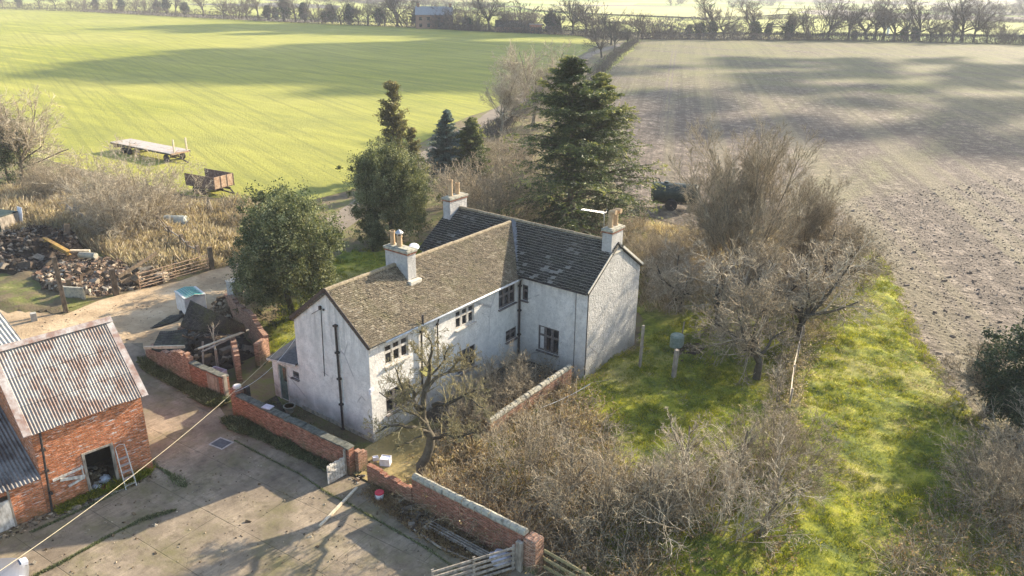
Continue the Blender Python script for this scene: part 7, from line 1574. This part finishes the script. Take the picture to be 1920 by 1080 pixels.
cloud('thin cloud above the far part of the green field', [(250, 52), (450, 44), (700, 56), (950, 66), (1000, 72), (760, 66), (500, 60), (330, 56)], 2, 260, 150, (4, 10))
cloud('cloud above the middle of the ploughed field', [(1180, 118), (1400, 104), (1700, 106), (2300, 125), (2300, 290), (1900, 300), (1650, 292), (1420, 285), (1240, 215)], 3, 260, 120, (4, 9))

# ---- haze: one closed box of even air
def haze(dens):
    mb = MB(); mb.box((-2950, -590, -8), (2350, 3550, 32)); o = mb.build('haze', None); o['kind'] = 'stuff'
    mt = bpy.data.materials.new('haze_air'); mt.use_nodes = True; t_ = mt.node_tree; t_.nodes.clear(); ou = t_.nodes.new('ShaderNodeOutputMaterial'); v = t_.nodes.new('ShaderNodeVolumePrincipled')
    v.inputs['Color'].default_value = (0.92, 0.93, 0.97, 1); v.inputs['Density'].default_value = dens; v.inputs['Anisotropy'].default_value = 0.05
    t_.links.new(v.outputs[0], ou.inputs['Volume']); o.data.materials.append(mt)
haze(0.0003)

# ---- extra pieces that break up the clean parts of the yard and walls
heap('brick_bits', 'loose bricks and mortar lumps at the foot of the broken orange wall end', 'bricks', [(0.6, -2.9), (1.9, -2.9), (2.0, -1.2), (0.7, -1.2)], 60, 0.05, 0.13, 0.06, M['h_brick'], 91, z0=0.06, base=False)
heap('barn_debris', 'twigs, sticks and dirt along the foot of the barn wall', 'debris', [BW(0.05, -0.1), BW(0.05, -6.5), BW(0.7, -6.5), BW(0.5, -2.5), BW(0.7, -0.1)], 260, 0.03, 0.11, 0.03, M['h_mix'], 92, z0=0.06, base=False)
heap('track_stones', 'small stones and mud lumps scattered over the dirt track', 'stones', PX([(30, 600), (180, 570), (300, 545), (420, 515), (440, 540), (330, 600), (240, 645), (150, 640)]), 170, 0.02, 0.06, 0.0, M['h_mix'], 93, z0=0.04, base=False)
thicket('brambles', 'tangle of dead climber stems spilling over the coped wall', [(4.8, -2.0), (10.4, -2.15), (10.4, -1.5), (4.8, -1.2)], 420, 1.5, 94, M['twig_tan'], M['deadleaf'], 0.009, 0.12, nl=2500)
blades('path_moss', 'short green weeds on the path between the garden wall and the gable', [(-6.9, -2.1), (0.0, -2.1), (0.3, -0.5), (-5, -0.2), (-7.1, -0.3)], 6000, 0.07, 95, M['leaf_ivy'], 0.010, 0.08, 0.03, 0.0, 0.9, 'weeds')

# slim upright bare trees standing out of the foreground scrub
a, b = bare(17, 4.6, 2, 0.08, 0.72, (8, 7, 5), (0.45, 0.9), 0.06, 0.07, 0.010, 0.09, (0.5, 0.55, 0.55), spread=0.16); proto('slim', [('trunk', a, M['bark']), ('crown', b, M['twig_pale'])])
for i, (u, v, s_, lb) in enumerate([(1292, 905, 1.0, 'slim upright bare tree at the lawn edge of the foreground scrub'), (1380, 900, 0.9, 'slim upright bare tree in the middle of the foreground scrub'), (1425, 1010, 1.0, 'slim upright bare tree near the verge in the foreground scrub'), (1060, 940, 0.9, 'slim bare tree rising from the brambles behind the coped wall'), (1220, 1010, 1.0, 'slim bare tree at the bottom centre between the two bramble patches'), (1460, 760, 0.7, 'slim bare tree beside the sagging fence')]):
    plant('slim', 'bare_tree', lb, 'tree', G(u, v), s_, i*1.1, 'slim bare trees in the foreground scrub')
blades('dead_stems', 'straw coloured dead stems and matted litter in the grass verge', [(12.0, 0), (14.2, 14.5), (14.0, 18), (11.5, 30), (9.3, 45.5)]+PX([(1606, 454), (1650, 482), (1694, 560), (1734, 650), (1800, 750), (1868, 840), (1922, 910), (2000, 1010)]), 16000, 0.16, 96, M['drygrass'], 0.009, 0.14, 0.03, 0.3, 1.2)
blades('dead_stems', 'straw coloured dead stems in the lawn', [(4.4, 3), (4.6, 17.5), (5.5, 24), (9, 30), (12.0, 28), (13.8, 18), (14, 14), (12.5, 0), (7.5, 0)], 9000, 0.16, 97, M['drygrass'], 0.009, 0.14, 0.03, 0.3, 1.2)
